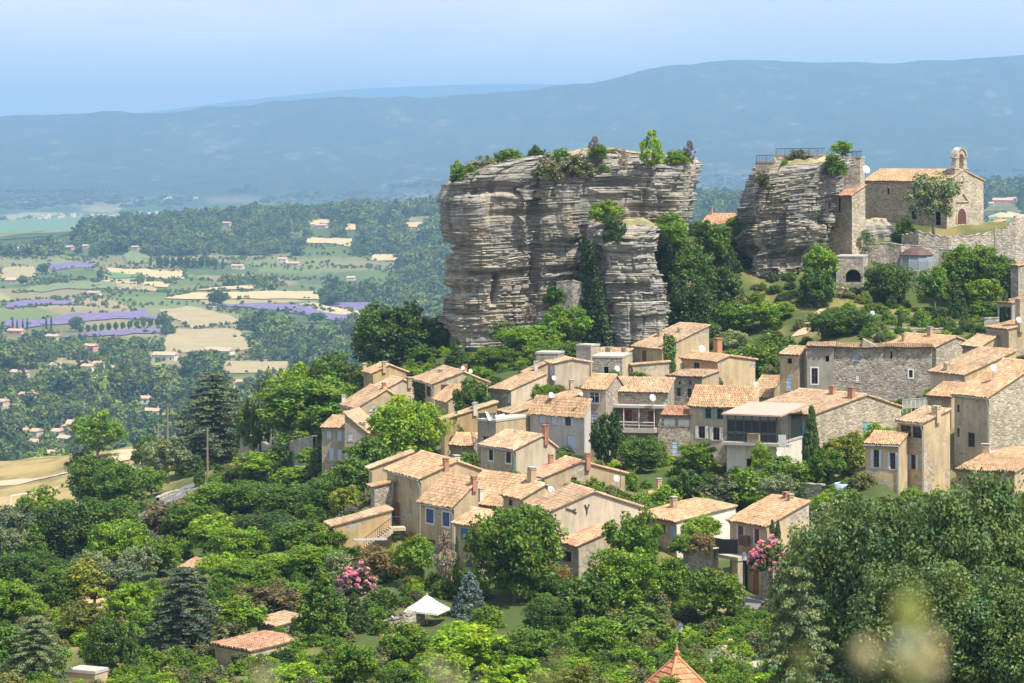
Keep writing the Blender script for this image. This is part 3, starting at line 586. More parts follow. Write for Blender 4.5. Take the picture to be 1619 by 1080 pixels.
def window(root, o, d, s0, s1, z0, z1, typ, colr, surround=False):
    """frame in the reveal with its pane; shutters hang on the wall face"""
    o, d = Vector(o), Vector(d); nrm = d.cross(Vector((0, 0, 1))); up = Vector((0, 0, 1))
    pt = lambda s, z, k=0: o + d * s + up * z + nrm * k
    W, H = s1 - s0, z1 - z0
    fr = MB(); f = .07; dep = -.16
    wm = MWOOD[colr] if typ in ('door', 'shut') else MFRAME
    if typ in ('door', 'shut'):
        n = max(2, int(W / .45)); wd = W / n
        for i in range(n): fr.obox(pt(s0 + i * wd + .012, z0 + .02, -.10), d * (wd - .024), up * (H - .04), nrm * .05)
        for zz in (.18, .5, .8): fr.obox(pt(s0 + .03, z0 + H * zz - .04, -.05), d * (W - .06), up * .08, nrm * .025)
        w_ = fr.build('door' if typ == 'door' else 'shuttered_window', wm, root)
    else:
        for (a, b, c_, e) in ((s0, s1, z0, z0 + f), (s0, s1, z1 - f, z1), (s0, s0 + f, z0 + f, z1 - f), (s1 - f, s1, z0 + f, z1 - f), ((s0 + s1) / 2 - .035, (s0 + s1) / 2 + .035, z0 + f, z1 - f)):
            fr.obox(pt(a, c_, dep), d * (b - a), up * (e - c_), nrm * .06)
        if H > .9: fr.obox(pt(s0 + f, z0 + H * .52, dep + .01), d * (W - 2 * f), up * .05, nrm * .04)
        w_ = fr.build('window', MFRAME if surround and typ != 'dark' else MWOOD['wine'], root)
        g = MB(); g.obox(pt(s0 + .02, z0 + .02, dep - .03), d * (W - .04), up * (H - .04), nrm * .02); g.build('pane', MGLASS, w_)
    if typ == 'open':
        for a, b in ((s0 - W * .52, s0 - .02), (s1 + .02, s1 + W * .52)):
            sh = MB(); sh.obox(pt(a, z0 - .03, .015), d * (b - a), up * (H + .06), nrm * .03)
            for k in range(7): sh.obox(pt(a + .05, z0 + H * (.06 + k * .13), .045), d * (b - a - .1), up * (H * .07), nrm * .02)
            sh.build('shutter', MWOOD[colr], w_)
    if surround:
        sr = MB(); q = .14
        for (a, b, c_, e) in ((s0 - q, s0, z0 - q, z1 + q), (s1, s1 + q, z0 - q, z1 + q), (s0, s1, z0 - q, z0), (s0, s1, z1, z1 + q)): sr.obox(pt(a, c_, .004), d * (b - a), up * (e - c_), nrm * .03)
        sr.build('surround', MWOOD['white'], w_)
    else:
        sl = MB(); sl.obox(pt(s0 - .08, z0 - .09, -.1), d * (W + .16), up * .085, nrm * .16); sl.build('sill', MCONC, w_)

HOUSE_XY = []
class House: pass
_hid = [0]
def house(name, label, uL, u0, uR, ve, vg, vr, Y, a, roof='G', rf=.5, wl='sand', wr='sand', wins=(), chims=(), pal=None, over=.32, gutter=False, group=None, cat='house', cwid=.21, genoise=True, Dm=None, base=-3.0):
    _hid[0] += 1; rs = np.random.default_rng(100 + _hid[0]); a = R(a); ca, sa = math.cos(a), math.sin(a)
    pal = TILE_PAL if pal is None else pal
    C0 = P(u0, vg, Y); kL, kR = (uL - HU) / F, (uR - HU) / F
    L = (C0.x - kL * Y) / (ca + kL * sa); D = (kR * Y - C0.x) / (sa - kR * ca)
    if Dm: D = Dm
    He = (vg - ve) / F * Y; up = Vector((0, 0, 1))
    zr = lambda q: (HV - vr) / F * q - C0.z
    Hr = {'G': zr(Y + rf * D * ca), 'S': zr(Y + D * ca), 'R': zr(Y + L * sa), 'F': zr(Y + rf * L * sa)}.get(roof, He)
    if roof in 'GSRF': Hr = max(Hr, He + .25)
    root = empty(name, C0, -a, label, cat, group)
    h = House(); h.root, h.L, h.D, h.He, h.Hr, h.C0, h.a, h.Y = root, L, D, He, Hr, C0, a, Y
    def hz(x, y):
        if roof == 'G': return He + (Hr - He) * (y / (rf * D) if y < rf * D else (D - y) / ((1 - rf) * D))
        if roof == 'S': return He + (Hr - He) * y / D
        if roof == 'R': return He + (Hr - He) * (-x) / L
        if roof == 'F': return He + (Hr - He) * ((-x) / (rf * L) if -x < rf * L else (L + x) / ((1 - rf) * L))
        return He
    h.hz = hz
    def onL(u, v): k = (u - HU) / F; t_ = (C0.x - k * Y) / (ca + k * sa); q = Y + t_ * sa; return L - t_, (HV - v) / F * q - C0.z
    def onR(u, v): k = (u - HU) / F; t_ = (k * Y - C0.x) / (sa - k * ca); q = Y + t_ * ca; return t_, (HV - v) / F * q - C0.z
    h.onL, h.onR = onL, onR
    opL, opR, todo = [], [], []
    oL, dL = Vector((-L, 0, 0)), Vector((1, 0, 0)); oR, dR = Vector((0, 0, 0)), Vector((0, 1, 0))
    for w_ in wins:
        side, u1, v1, u2, v2, typ, colr = w_[:7]; sur = len(w_) > 7 and w_[7]
        um, vm = (u1 + u2) / 2, (v1 + v2) / 2; fn = onL if side == 'L' else onR
        s0, s1 = fn(u1, vm)[0], fn(u2, vm)[0]; z1, z0 = fn(um, v1)[1], fn(um, v2)[1]
        if typ == 'open': q = (s1 - s0) * .26; s0 += q; s1 -= q
        s0, s1 = max(s0, .1), min(s1, (L if side == 'L' else D) - .1); z1 = min(z1, He - .12)
        if s1 - s0 < .15 or z1 - z0 < .2: continue
        (opL if side == 'L' else opR).append((s0, s1, z0, z1)); todo.append((side, s0, s1, z0, z1, typ, colr, sur))
    wb = MB(); mm = [PL[wl], PL[wr]]
    kx = sorted({0.0, L} | ({L - rf * L} if roof == 'F' else set())); ky = sorted({0.0, D} | ({rf * D} if roof == 'G' else set()))
    panel(wb, oL, dL, L, [(s, hz(s - L, 0)) for s in kx], opL, 0, base)
    panel(wb, oR, dR, D, [(s, hz(0, s)) for s in ky], opR, 1, base)
    panel(wb, (0, D, 0), (-1, 0, 0), L, [(s, hz(-s, D)) for s in sorted(L - q for q in kx)], [], 0, base)
    panel(wb, (-L, D, 0), (0, -1, 0), D, [(s, hz(-L, D - s)) for s in sorted(D - q for q in ky)], [], 1, base)
    wb.build('wall', mm, root)
    for side, s0, s1, z0, z1, typ, colr, sur in todo:
        if typ == 'hole': continue
        window(root, oL if side == 'L' else oR, dL if side == 'L' else dR, s0, s1, z0, z1, typ, colr, sur)
    # roof deck and its clay tiles
    parts = []; rb = MB(); og, oe = .14, over
    def slope(p, uvec, W, vvec, Ls):
        rb.obox(Vector(p) - Vector((0, 0, .0)), Vector(uvec) * W, Vector(vvec) * Ls, Vector((0, 0, .1)))
        q = np.array(p) + np.array((0, 0, .12)); parts.append(tiles_np(q, uvec, W, vvec, Ls, rs, pal, cwid))
    def sl(p, uvec, W, dirn, run, rise):
        n_ = math.hypot(run, rise); vv = Vector(dirn) * (run / n_) + up * (rise / n_); k = oe * n_ / run
        slope(Vector(p) - vv * k, uvec, W, vv, n_ + k)
    e_ = .02
    if roof == 'G':
        sl((-L - og, 0, He + e_), (1, 0, 0), L + 2 * og, (0, 1, 0), rf * D, Hr - He); sl((og, D, He + e_), (-1, 0, 0), L + 2 * og, (0, -1, 0), (1 - rf) * D, Hr - He)
        parts.append(ridge_np((-L - og, rf * D, Hr + .12), (og, rf * D, Hr + .12), rs, pal))
    elif roof == 'F':
        sl((og * 0, -og, He + e_), (0, 1, 0), D + 2 * og, (-1, 0, 0), rf * L, Hr - He); sl((-L, D + og, He + e_), (0, -1, 0), D + 2 * og, (1, 0, 0), (1 - rf) * L, Hr - He)
        parts.append(ridge_np((-rf * L, -og, Hr + .12), (-rf * L, D + og, Hr + .12), rs, pal))
    elif roof == 'S': sl((-L - og, 0, He + e_), (1, 0, 0), L + 2 * og, (0, 1, 0), D + .15, (Hr - He) * (D + .15) / D)
    elif roof == 'R': sl((0, -og, He + e_), (0, 1, 0), D + 2 * og, (-1, 0, 0), L + .15, (Hr - He) * (L + .15) / L)
    elif roof == 'flat': rb.box(-L - .06, .06, -.06, D + .06, He, He + .22)
    if roof == 'flat': rb.build('roof', MCONC, root)
    else:
        ro = rb.build('roof', MDECK, root); V, Q, C = joinnp(parts)
        to = link('roof_tiles', npmesh('roof_tiles', V, Q, MTILER if pal is TILE_RED else MTILE, col=C), ro); to['kind'] = 'stuff'
        if genoise and roof in 'GS':
            g_ = MB(); g_.box(-L - .03, .03, -.16, -.004, He - .24, He - .12); g_.box(-L - .03, .03, -.09, -.003, He - .36, He - .245); g_.build('cornice', PL[wl], root)
    if gutter and roof in 'GS':
        g_ = MB(); sl_ = (Hr - He) / (rf * D if roof == 'G' else D); zz = He - oe * sl_ - .02
        g_.tube([(-L - .1, -oe - .06, zz), (.1, -oe - .06, zz)], .075, 6); g_.tube([(-.06, -oe - .06, zz), (-.06, -oe - .02, zz - .25), (-.06, -.10, zz - .7), (-.06, -.10, -1)], .055, 6); g_.build('gutter', MMETAL, root)
    for (u, vt, vb, wpx, typ) in chims:      # stand where the line of sight meets the roof
        for q in np.linspace(Y - 2, Y + 30, 320):
            p = P(u, vb, q) - C0; lx, ly = p.x * ca - p.y * sa, p.x * sa + p.y * ca
            if -L <= lx <= 0 and 0 <= ly <= D and p.z <= hz(lx, ly) + .12: break
        else:
            lx, ly = max(-L + .4, min(-.4, lx)), max(.4, min(D - .4, ly))
        q = Y + 3; wd = wpx / F * q; hh = max((vb - vt) / F * q, .5); z = hz(max(-L, min(0, lx)), max(0, min(D, ly)))
        cb = MB(); cw_ = wd * .5; cd_ = max(.22, wd * .38)
        cb.box(lx - cw_, lx + cw_, ly - cd_, ly + cd_, z - .6, z + hh - .22)
        cb.box(lx - cw_ - .04, lx + cw_ + .04, ly - cd_ - .04, ly + cd_ + .04, z + hh - .22, z + hh - .14)
        co = cb.build('chimney', MBRICK if typ == 'b' else (PL['white'] if typ == 'w' else PL['sand']), root)
        cp = MB()
        for sx_ in (-1, 1):
            for sy_ in (-1, 1): cp.box(lx + sx_ * cw_ * .75 - .05, lx + sx_ * cw_ * .75 + .05, ly + sy_ * cd_ * .7 - .05, ly + sy_ * cd_ * .7 + .05, z + hh - .14, z + hh)
        cp.box(lx - cw_ - .05, lx + cw_ + .05, ly - cd_ - .05, ly + cd_ + .05, z + hh, z + hh + .07); cp.build('chimney_cap', MCONC if typ != 'b' else MBRICK, co)
    M = [C0.x - L * ca, C0.y + L * sa]
    HOUSE_XY.append([(C0.x, C0.y), (C0.x + D * sa, C0.y + D * ca), (C0.x + D * sa - L * ca, C0.y + D * ca + L * sa), (M[0], M[1])])
    return h
# ------------------------------------------------------------------ the village houses
H = house
G1 = 'village houses'
# far left cluster
H('stone_house', 'low left wing with four pale blue shutters under a small tiled roof', 509,545,562,677,745,660,336,20,'S',wl='grey',wr='grey',wins=[('L',516,680,523,695,'shut','pale'),('L',533,681,540,697,'shut','pale'),('L',520,708,527,728,'shut','pale'),('L',533,710,540,728,'shut','pale')],group=G1)
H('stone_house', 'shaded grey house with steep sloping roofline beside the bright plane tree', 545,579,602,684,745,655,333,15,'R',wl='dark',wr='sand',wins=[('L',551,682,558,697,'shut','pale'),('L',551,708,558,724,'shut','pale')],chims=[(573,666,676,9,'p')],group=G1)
hA2 = H('stone_house', 'house with shuttered dormer below the outcrop at the left end of the village', 541,566,648,645,700,617,350,70,'G',rf=.55,wl='sand',wr='sand',wins=[('L',549,645,555,656,'open','pale'),('R',584,637,602,650,'shut','pale')],chims=[(543,627,640,5,'w'),(607,604,615,6,'b')],gutter=True,group=G1)
H('stone_house', 'small ochre gabled house partly hidden behind the leftmost treetops', 575,590,642,590,620,578,372,66,'G',wl='ochre',wr='ochre',chims=[(576,574,586,7,'p'),(607,575,585,5,'p')],group=G1)
H('stone_house', 'low pale gabled annexe in front of the small ochre house', 598,617,657,612,640,601,362,66,'G',wl='cream',wr='cream',chims=[(647,617,626,8,'p')],group=G1)
hA4 = H('stone_house', 'house with ivy-covered side wall and one brown shuttered window', 655,686,771,607,655,589,352,73,'G',rf=.55,wl='sand',wr='sand',wins=[('L',674,611,681,627,'dark','brown'),('R',697,606,711,621,'shut','brown')],chims=[(697,585,589,8,'p'),(747,571,588,8,'b')],gutter=True,group=G1)
H('stone_house', 'low lean-to below the brown shuttered window', 688,709,734,634,672,614,345,70,'S',wl='brown',wr='sand',group=G1)
hA5 = H('stone_house', 'plain ochre wall house behind the plane tree, roof seen edge-on', 697,703,786,664,735,638,335,76,'S',wl='sand',wr='ochre',chims=[(750,637,646,8,'p'),(751,676,688,6,'w')],group=G1)
H('stone_house', 'tiny low-roofed house with rubble corner beside the terrace block', 712,747,757,704,738,688,323,20,'S',wl='sand',wr='stone',wins=[('L',732,705,736,718,'shut','green')],group=G1)
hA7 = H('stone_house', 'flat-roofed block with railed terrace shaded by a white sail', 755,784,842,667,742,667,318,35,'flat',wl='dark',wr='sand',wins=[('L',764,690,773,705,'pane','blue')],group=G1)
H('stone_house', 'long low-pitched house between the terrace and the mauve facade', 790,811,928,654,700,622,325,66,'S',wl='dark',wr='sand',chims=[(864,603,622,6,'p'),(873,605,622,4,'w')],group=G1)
hA8 = H('stone_house', 'small tidy house with two white-edged windows in the middle of the village', 760,816,878,711,755,690,302,55,'G',rf=.66,wl='pale',wr='cream',wins=[('L',773,711,780,728,'dark','brown',True),('L',800,714,808,732,'dark','brown',True)],chims=[(862,704,726,8,'b')],gutter=True,group=G1)
hA9 = H('stone_house', 'mauve rendered house with pale blue shutters and a wide eave', 838,924,934,656,730,635,318,40,'S',wl='mauve',wr='mauve',wins=[('L',853,653,861,669,'shut','pale'),('L',872,655,880,672,'shut','pale'),('L',889,657,908,673,'open','pale'),('L',897,689,910,713,'shut','pale')],group=G1)
# behind: upper row under the rock
H('stone_house', 'low house with rubble end wall below the cream gable', 775,808,864,617,650,592,341,40,'S',wl='stone',wr='cream',wins=[('L',803,620,809,636,'shut','pale')],group=G1)
H('stone_house', 'narrow plastered house end rising left of the lavender door', 829,834,869,589,612,573,353,76,'S',wl='sand',wr='sand',chims=[(847,587,598,6,'w')],group=G1)
H('stone_house', 'cream gabled house with lavender shutter under the outcrop', 866,877,932,575,616,569,346,74,'G',wl='pale',wr='cream',wins=[('L',869,577,875,597,'shut','lav')],group=G1)
H('stone_house', 'roofless dark rubble house against the green bank', 847,882,892,560,585,560,366,15,'flat',wl='gstone',wr='gstone',group=G1)
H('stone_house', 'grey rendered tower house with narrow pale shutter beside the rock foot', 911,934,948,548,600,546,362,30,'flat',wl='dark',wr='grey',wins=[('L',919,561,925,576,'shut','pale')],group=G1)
H('stone_house', 'small yellow-roofed house squeezed under the rock buttress', 931,980,1000,566,600,553,366,25,'S',wl='stone',wr='stone',chims=[(946,551,564,6,'p'),(962,548,562,9,'p'),(986,556,568,6,'p')],group=G1)
H('stone_house', 'ruined dark rubble wall house with a white dish', 936,984,998,566,600,566,352,12,'flat',wl='gstone',wr='sand',wins=[('L',955,580,962,596,'hole','dark')],group=G1)
H('stone_house', 'long pale wall with tiled coping below the ivy house', 997,1001,1058,578,610,588,356,72,'S',wl='sand',wr='pale',group=G1)
hB8 = H('stone_house', 'ivy-draped house with steep lit side wall at the foot of the buttress', 1001,1047,1121,552,595,516,366,58,'S',wl='sand',wr='sand',wins=[('L',1015,551,1022,571,'shut','brown')],chims=[(1043,519,532,8,'p'),(1075,517,526,7,'p')],group=G1)
hB3 = H('stone_house', 'tall house with orange loggia and broad sunlit side wall', 1078,1135,1194,572,640,564,339,60,'G',rf=.3,wl='pink',wr='sand',wins=[('L',1097,573,1106,591,'dark','brown')],chims=[(1073,562,590,12,'b')],group=G1)
H('stone_tower', 'square rubble stone tower house with two small windows', 1055,1110,1137,597,655,594,331,22,'S',wl='stone',wr='sand',wins=[('L',1070,613,1076,627,'dark','blue'),('L',1087,614,1093,629,'dark','blue'),('L',1073,603,1076,608,'hole','dark'),('L',1090,603,1093,608,'hole','dark')],group=G1,cat='house')
hB1 = H('stone_house', 'tall narrow cream house with large dark window beside the balcony house', 921,958,985,616,728,595,320,25,'G',rf=.6,wl='cream',wr='stone',wins=[('L',932,617,947,637,'pane','dark',True),('L',936,653,945,673,'shut','pale'),('L',936,691,943,705,'shut','pale')],group=G1)
hB2 = H('stone_house', 'stone house with long covered balcony and a white dish', 961,1056,1066,621,730,600,322,14,'S',wl='stone',wr='stone',wins=[('L',988,648,999,668,'door','red'),('L',1025,650,1037,672,'door','red'),('L',988,620,993,626,'hole','dark'),('L',994,620,999,626,'hole','dark')],group=G1)
H('stone_house', 'narrow infill house with white blinds and lavender panel', 1046,1091,1100,658,730,645,313,12,'S',wl='stone',wr='stone',wins=[('L',1049,660,1067,673,'shut','white'),('L',1072,660,1090,673,'shut','white'),('L',1063,697,1071,720,'shut','pale')],group=G1,pal=TILE_RED)
hB4 = H('stone_house', 'two-storey house with green shutters above and white shutters below', 1090,1190,1200,643,745,616,310,25,'S',wl='grey',wr='sand',wins=[('L',1111,645,1129,662,'open','green'),('L',1129,646,1148,663,'open','green'),('L',1099,674,1120,693,'open','white'),('L',1122,676,1143,696,'open','white'),('L',1167,646,1173,656,'pane','dark')],group=G1)
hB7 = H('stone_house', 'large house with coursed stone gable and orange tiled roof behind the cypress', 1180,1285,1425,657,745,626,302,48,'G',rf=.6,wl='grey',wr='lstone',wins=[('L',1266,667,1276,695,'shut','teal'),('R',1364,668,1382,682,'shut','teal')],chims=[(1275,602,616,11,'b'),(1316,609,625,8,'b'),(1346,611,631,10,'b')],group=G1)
H('stone_house', 'small house with teal shutter tucked behind the large orange roof', 1185,1216,1236,627,660,598,332,40,'S',wl='sand',wr='sand',wins=[('L',1206,627,1215,633,'shut','teal')],group=G1)
# right group
H('stone_house', 'plastered turret with small tiled cap at the end of the long ruin wall', 1233,1263,1278,562,625,550,327,25,'S',wl='sand',wr='pale',wins=[('L',1243,596,1252,617,'shut','pale'),('L',1245,566,1252,575,'hole','dark')],group=G1)
hD1a = H('stone_house', 'smooth grey section of the long wall with tall dark window', 1276,1318,1324,549,640,548,326,10,'S',Dm=2.2,wl='dark',wr='dark',wins=[('L',1283,582,1293,607,'dark','red',True),('L',1305,563,1311,572,'hole','dark')],group=G1)
hD1b = H('stone_house', 'long rubble stone facade with a raised peak and tiny windows', 1318,1396,1404,551,640,551,325.5,9,'S',Dm=2.0,wl='gstone',wr='gstone',wins=[('L',1353,593,1359,604,'shut','white'),('L',1352,560,1358,570,'shut','blue')],group=G1)
H('stone_house', 'right section of rubble facade with small red window', 1396,1473,1530,551,640,551,325,9,'S',Dm=2.6,wl='gstone',wr='stone',wins=[('L',1437,585,1443,597,'dark','red',True),('L',1408,555,1411,567,'hole','dark')],group=G1)
H('stone_house', 'hip of pale tiles behind the rubble facade with slender chimneys', 1405,1480,1542,549,580,534,352,50,'G',wl='stone',wr='stone',chims=[(1429,527,541,5,'p'),(1470,516,533,7,'p')],group=G1)
hD2 = H('stone_house', 'long house with sunlit ochre side wall right of the rubble facade', 1471,1526,1606,593,640,556,308,60,'S',wl='grey',wr='ochre',wins=[('L',1507,600,1518,608,'shut','pale')],chims=[(1497,573,586,9,'p')],group=G1)
H('stone_house', 'low roof wedged against the tall grey house', 1466,1504,1530,628,680,608,293,30,'S',wl='brown',wr='sand',group=G1)
hD4 = H('stone_house', 'tall grey house with stone side wall and broad roof at the right edge', 1509,1564,1720,628,790,575,283,55,'G',rf=.5,wl='pale',wr='lstone',wins=[('L',1530,684,1541,707,'dark','blue'),('L',1513,640,1517,652,'hole','dark'),('L',1513,677,1517,691,'hole','dark')],gutter=True,cwid=.25,group=G1)
hD5 = H('stone_house', 'house with two glazed attic windows and bare lit side wall', 1420,1460,1502,669,785,649,273,48,'S',wl='sand',wr='sand',wins=[('L',1424,669,1440,690,'pane','dark'),('L',1443,672,1459,693,'pane','dark'),('L',1436,719,1452,742,'open','pale')],chims=[(1480,641,657,12,'p')],gutter=True,group=G1)
hD6 = H('stone_house', 'low wing with two pairs of blue shutters beside the glazed attic house', 1368,1421,1436,704,785,686,271,22,'S',wl='sand',wr='sand',wins=[('L',1377,711,1394,739,'open','pale'),('L',1403,716,1420,742,'open','pale')],gutter=True,group=G1)
H('stone_house', 'low tiled roof rising out of the poplar tops at the right edge', 1512,1604,1690,748,800,722,256,24,'G',rf=.5,wl='brown',wr='sand',chims=[(1559,700,717,13,'p')],group=G1)
H('stone_house', 'grey-walled house with dish in the upper right corner of the village', 1560,1595,1660,521,575,506,345,60,'S',wl='grey',wr='sand',chims=[(1612,556,600,11,'p')],group=G1)
H('stone_house', 'low tiled shed between the rubble facade and the upper right house', 1522,1552,1600,548,585,533,345,55,'G',wl='gstone',wr='sand',group=G1)
H('stone_house', 'open-sided tiled shelter below the ruined wall', 1577,1600,1660,480,530,466,375,30,'S',wl='dark',wr='dark',wins=[('L',1580,486,1598,520,'hole','dark')],group=G1)
H('stone_house', 'small stone house under the ruin at the frame edge', 1598,1610,1660,421,470,412,400,40,'S',wl='gstone',wr='stone',group=G1)
H('stone_house', 'small red-tiled house seen through the gap between outcrop and crag', 1106,1163,1178,358,385,340,436,25,'S',wl='stone',wr='stone',wins=[('L',1141,360,1157,368,'hole','dark')],chims=[(1106,338,352,5,'p')],group=G1,pal=TILE_RED)
H('stone_house', 'low house with red door just beyond the chapel', 1552,1562,1590,358,372,349,452,60,'S',wl='rstone',wr='ochre',wins=[('R',1563,352,1567,361,'door','red')],group=G1)
# front group
hC1 = H('stone_house', 'tall sand-coloured house with drainpipe and outside stair', 612,666,782,757,872,731,272,67,'G',rf=.48,wl='sand',wr='sand',wins=[('L',626,752,631,766,'shut','ochre'),('L',648,757,653,772,'shut','ochre'),('L',626,795,633,832,'door','rust'),('L',648,790,652,812,'shut','tan'),('L',647,842,657,862,'door','rust'),('L',629,847,635,870,'door','ochre')],chims=[(705,728,742,9,'b'),(718,709,724,11,'w')],gutter=True,group=G1)
hC2 = H('stone_house', 'low ochre outbuilding with lit wall behind the outside stair', 520,529,619,832,880,808,262,75,'S',wl='sand',wr='ochre',group=G1)
H('stone_house', 'back wing with edge-on roof left of the tall sand house', 583,588,653,741,775,717,286,75,'S',wl='sand',wr='sand',group=G1)
H('stone_house', 'rubble stone lean-to under the back wing', 586,592,620,770,815,764,277,70,'S',wl='stone',wr='stone',group=G1)
hC4 = H('stone_house', 'house with two navy shuttered windows edged in white', 665,718,756,800,866,760,262,54,'S',wl='sand',wr='sand',wins=[('L',674,805,686,827,'shut','navy',True),('L',700,810,711,832,'shut','navy',True),('L',672,853,688,866,'pane','dark')],chims=[(749,752,766,8,'b')],gutter=True,group=G1)
hC5 = H('stone_house', 'broad lichened roof with white flue in the middle of the front row', 718,795,842,800,845,757,266,48,'S',wl='sand',wr='sand',wins=[('L',729,789,740,811,'door','dark'),('L',764,793,769,806,'pane','dark')],chims=[(760,784,806,6,'w')],group=G1)
H('stone_house', 'small gabled house with dish behind the broad lichened roof', 796,828,884,788,822,768,261,60,'G',rf=.6,wl='sand',wr='sand',wins=[('L',804,786,810,800,'pane','dark')],chims=[(841,737,762,13,'p'),(878,758,774,9,'p')],gutter=False,group=G1)
hC7 = H('stone_house', 'wide gable with orange tiles and brick chimneys behind the front row', 838,862,988,755,790,731,286,68,'G',rf=.45,wl='sand',wr='sand',wins=[('R',903,753,912,762,'pane','dark')],chims=[(871,717,734,6,'b'),(929,718,735,9,'b')],pal=TILE_RED,group=G1)
hC8 = H('stone_house', 'smooth cream gable wall with two black wall anchors', 838,873,1010,808,875,779,252,70,'G',rf=.48,wl='grey',wr='cream',gutter=True,group=G1)
hC9 = H('stone_house', 'low house with bright orange tiles beside the dense maple', 887,915,970,863,925,839,243,60,'S',wl='dark',wr='pale',wins=[('L',889,872,903,888,'hole','dark')],pal=TILE_RED,group=G1)
hC10 = H('stone_house', 'long low house with white end wall and grey blind', 1008,1070,1163,826,880,802,258,60,'S',wl='brown',wr='white',wins=[('L',1058,830,1068,853,'shut','blue'),('L',1040,829,1052,845,'pane','dark')],chims=[(1065,784,804,9,'p')],group=G1)
hC11 = H('stone_house', 'house with red doors and timber balcony above a dark garage', 1154,1213,1279,832,945,795,248,56,'S',wl='sand',wr='sand',wins=[('L',1167,829,1176,855,'door','red',True),('L',1193,833,1201,860,'door','red',True),('L',1168,885,1182,940,'hole','dark'),('L',1190,893,1200,940,'door','rust')],chims=[(1243,777,789,8,'b'),(1250,780,792,6,'p')],group=G1)
hC12 = H('stone_house', 'front house with royal blue shutters beside the bare grey creeper', 720,757,805,832,930,812,244,50,'G',rf=.6,wl='sand',wr='stone',wins=[('L',729,832,740,854,'shut','royal'),('L',736,877,744,897,'shut','royal')],group=G1)
H('stone_house', 'narrow red-tiled roof among shrubs below the wide gable', 996,1010,1058,789,800,778,285,60,'S',wl='sand',wr='sand',pal=TILE_RED,chims=[(995,768,788,5,'p')],group=G1)
# sheds in the lower gardens
H('garden_shed', 'grey-tiled garden shed beside the pointed spruce', 407,440,482,991,1010,978,228,55,'S',wl='stone',wr='stone',cat='shed')
H('garden_shed', 'flat orange-roofed annexe at the bottom of the gardens', 340,398,476,1030,1052,1012,216,45,'S',wl='sand',wr='sand',pal=TILE_RED,cat='shed')
H('garden_shed', 'ruined tile roof behind the tip of the drooping cedar', 286,306,328,902,915,888,290,50,'S',wl='stone',wr='stone',pal=TILE_RED,cat='shed')
H('garden_shed', 'corrugated grey shed at the bottom left behind the dark bush', 108,150,170,1066,1085,1052,205,25,'flat',wl='sand',wr='sand',cat='shed')
H('garden_shed', 'small tiled roof under the trees below the parasol', 606,622,650,1010,1030,1000,222,50,'S',wl='stone',wr='stone',pal=TILE_RED,cat='shed')

_o, _d = Vector((-hD1b.L, 0, 0)), Vector((1, 0, 0)); _q = [hD1b.onL(u, v) for u, v in ((1362,556),(1389,556),(1389,549),(1378,543),(1364,536))]; _m = MB()
_A = [_o + _d * s + Vector((0, -.02, z)) for s, z in _q]; _B = [p + Vector((0, 1.9, 0)) for p in _A]; _m.poly(_A); _m.poly(_B[::-1])
for _i in range(5): _m.poly([_B[_i], _B[(_i + 1) % 5], _A[(_i + 1) % 5], _A[_i]])
_m.build('raised_peak', PL['gstone'], hD1b.root)
# ------------------------------------------------------------------ chapel, walls, terraces
UP = Vector((0, 0, 1))
def onwall(h, side): return (Vector((-h.L, 0, 0)), Vector((1, 0, 0)), h.onL) if side == 'L' else (Vector((0, 0, 0)), Vector((0, 1, 0)), h.onR)
def wallpoly(mb, o, d, pts, k0, k1, m=0):
    """an outline (s,z) on a wall plane, from k0 to k1 in front of it"""
    nrm = d.cross(UP); A = [o + d * s + UP * z + nrm * k1 for s, z in pts]; B = [o + d * s + UP * z + nrm * k0 for s, z in pts]
    mb.poly(A, m); mb.poly(B[::-1], m)
    for i in range(len(pts)):
        j = (i + 1) % len(pts); mb.poly([B[i], B[j], A[j], A[i]], m)
def arch_pts(s0, s1, z0, z1, n=10):
    r = (s1 - s0) / 2; c_ = (s0 + s1) / 2; zc = z1 - r
    return [(s0, z0), (s1, z0)] + [(c_ + r * math.cos(math.pi * k / n), zc + r * math.sin(math.pi * k / n)) for k in range(n + 1)]
hE = H('chapel', 'Romanesque stone chapel with bell gable and arched red door beside the crag', 1366,1497,1555,287,360,270,440,41,'G',rf=.44,wl='stone',wr='lstone',cat='chapel',
       wins=[('L',1403,298,1406,307,'hole','dark'),('L',1444,300,1447,306,'hole','dark'),('L',1441,331,1449,346,'hole','dark'),('L',1479,335,1487,356,'hole','dark')],cwid=.26)
o_, d_, f_ = onwall(hE, 'R'); rt_ = hE.root
s0, z0 = f_(1513, 354); s1, z1 = f_(1526.5, 330)
m = MB(); wallpoly(m, o_, d_, arch_pts(s0, s1, z0, z1), .01, .06); m.build('door', plain('chapel_door', (.12, .035, .03), .6), rt_)
m = MB(); q = .22; A_ = arch_pts(s0 - q, s1 + q, z0, z1 + q); B_ = arch_pts(s0, s1, z0, z1)
for i in range(1, len(A_)):
    j = (i + 1) % len(A_)
    if i == 0: continue
    wallpoly(m, o_, d_, [B_[i], A_[i], A_[j], B_[j]], .012, .12)
m.build('door_arch', PL['lstone'], rt_)
m = MB(); sa_, za = f_(1512, 318); sb_, zb_ = f_(1531, 318); sc_, zc_ = f_(1521.5, 303); t_ = .28
wallpoly(m, o_, d_, [(sa_, za), (sa_ + .35, za), (sc_, zc_ - t_), (sb_ - .35, zb_), (sb_, zb_), (sc_, zc_ + .1)], .004, .2)
wallpoly(m, o_, d_, [(sa_ - .1, za - .2), (sb_ + .1, za - .2), (sb_ + .1, za - .005), (sa_ - .1, za - .005)], .005, .16)
m.build('pediment', PL['lstone'], rt_)
cs, cz = f_(1520, 285); ro_ = .62
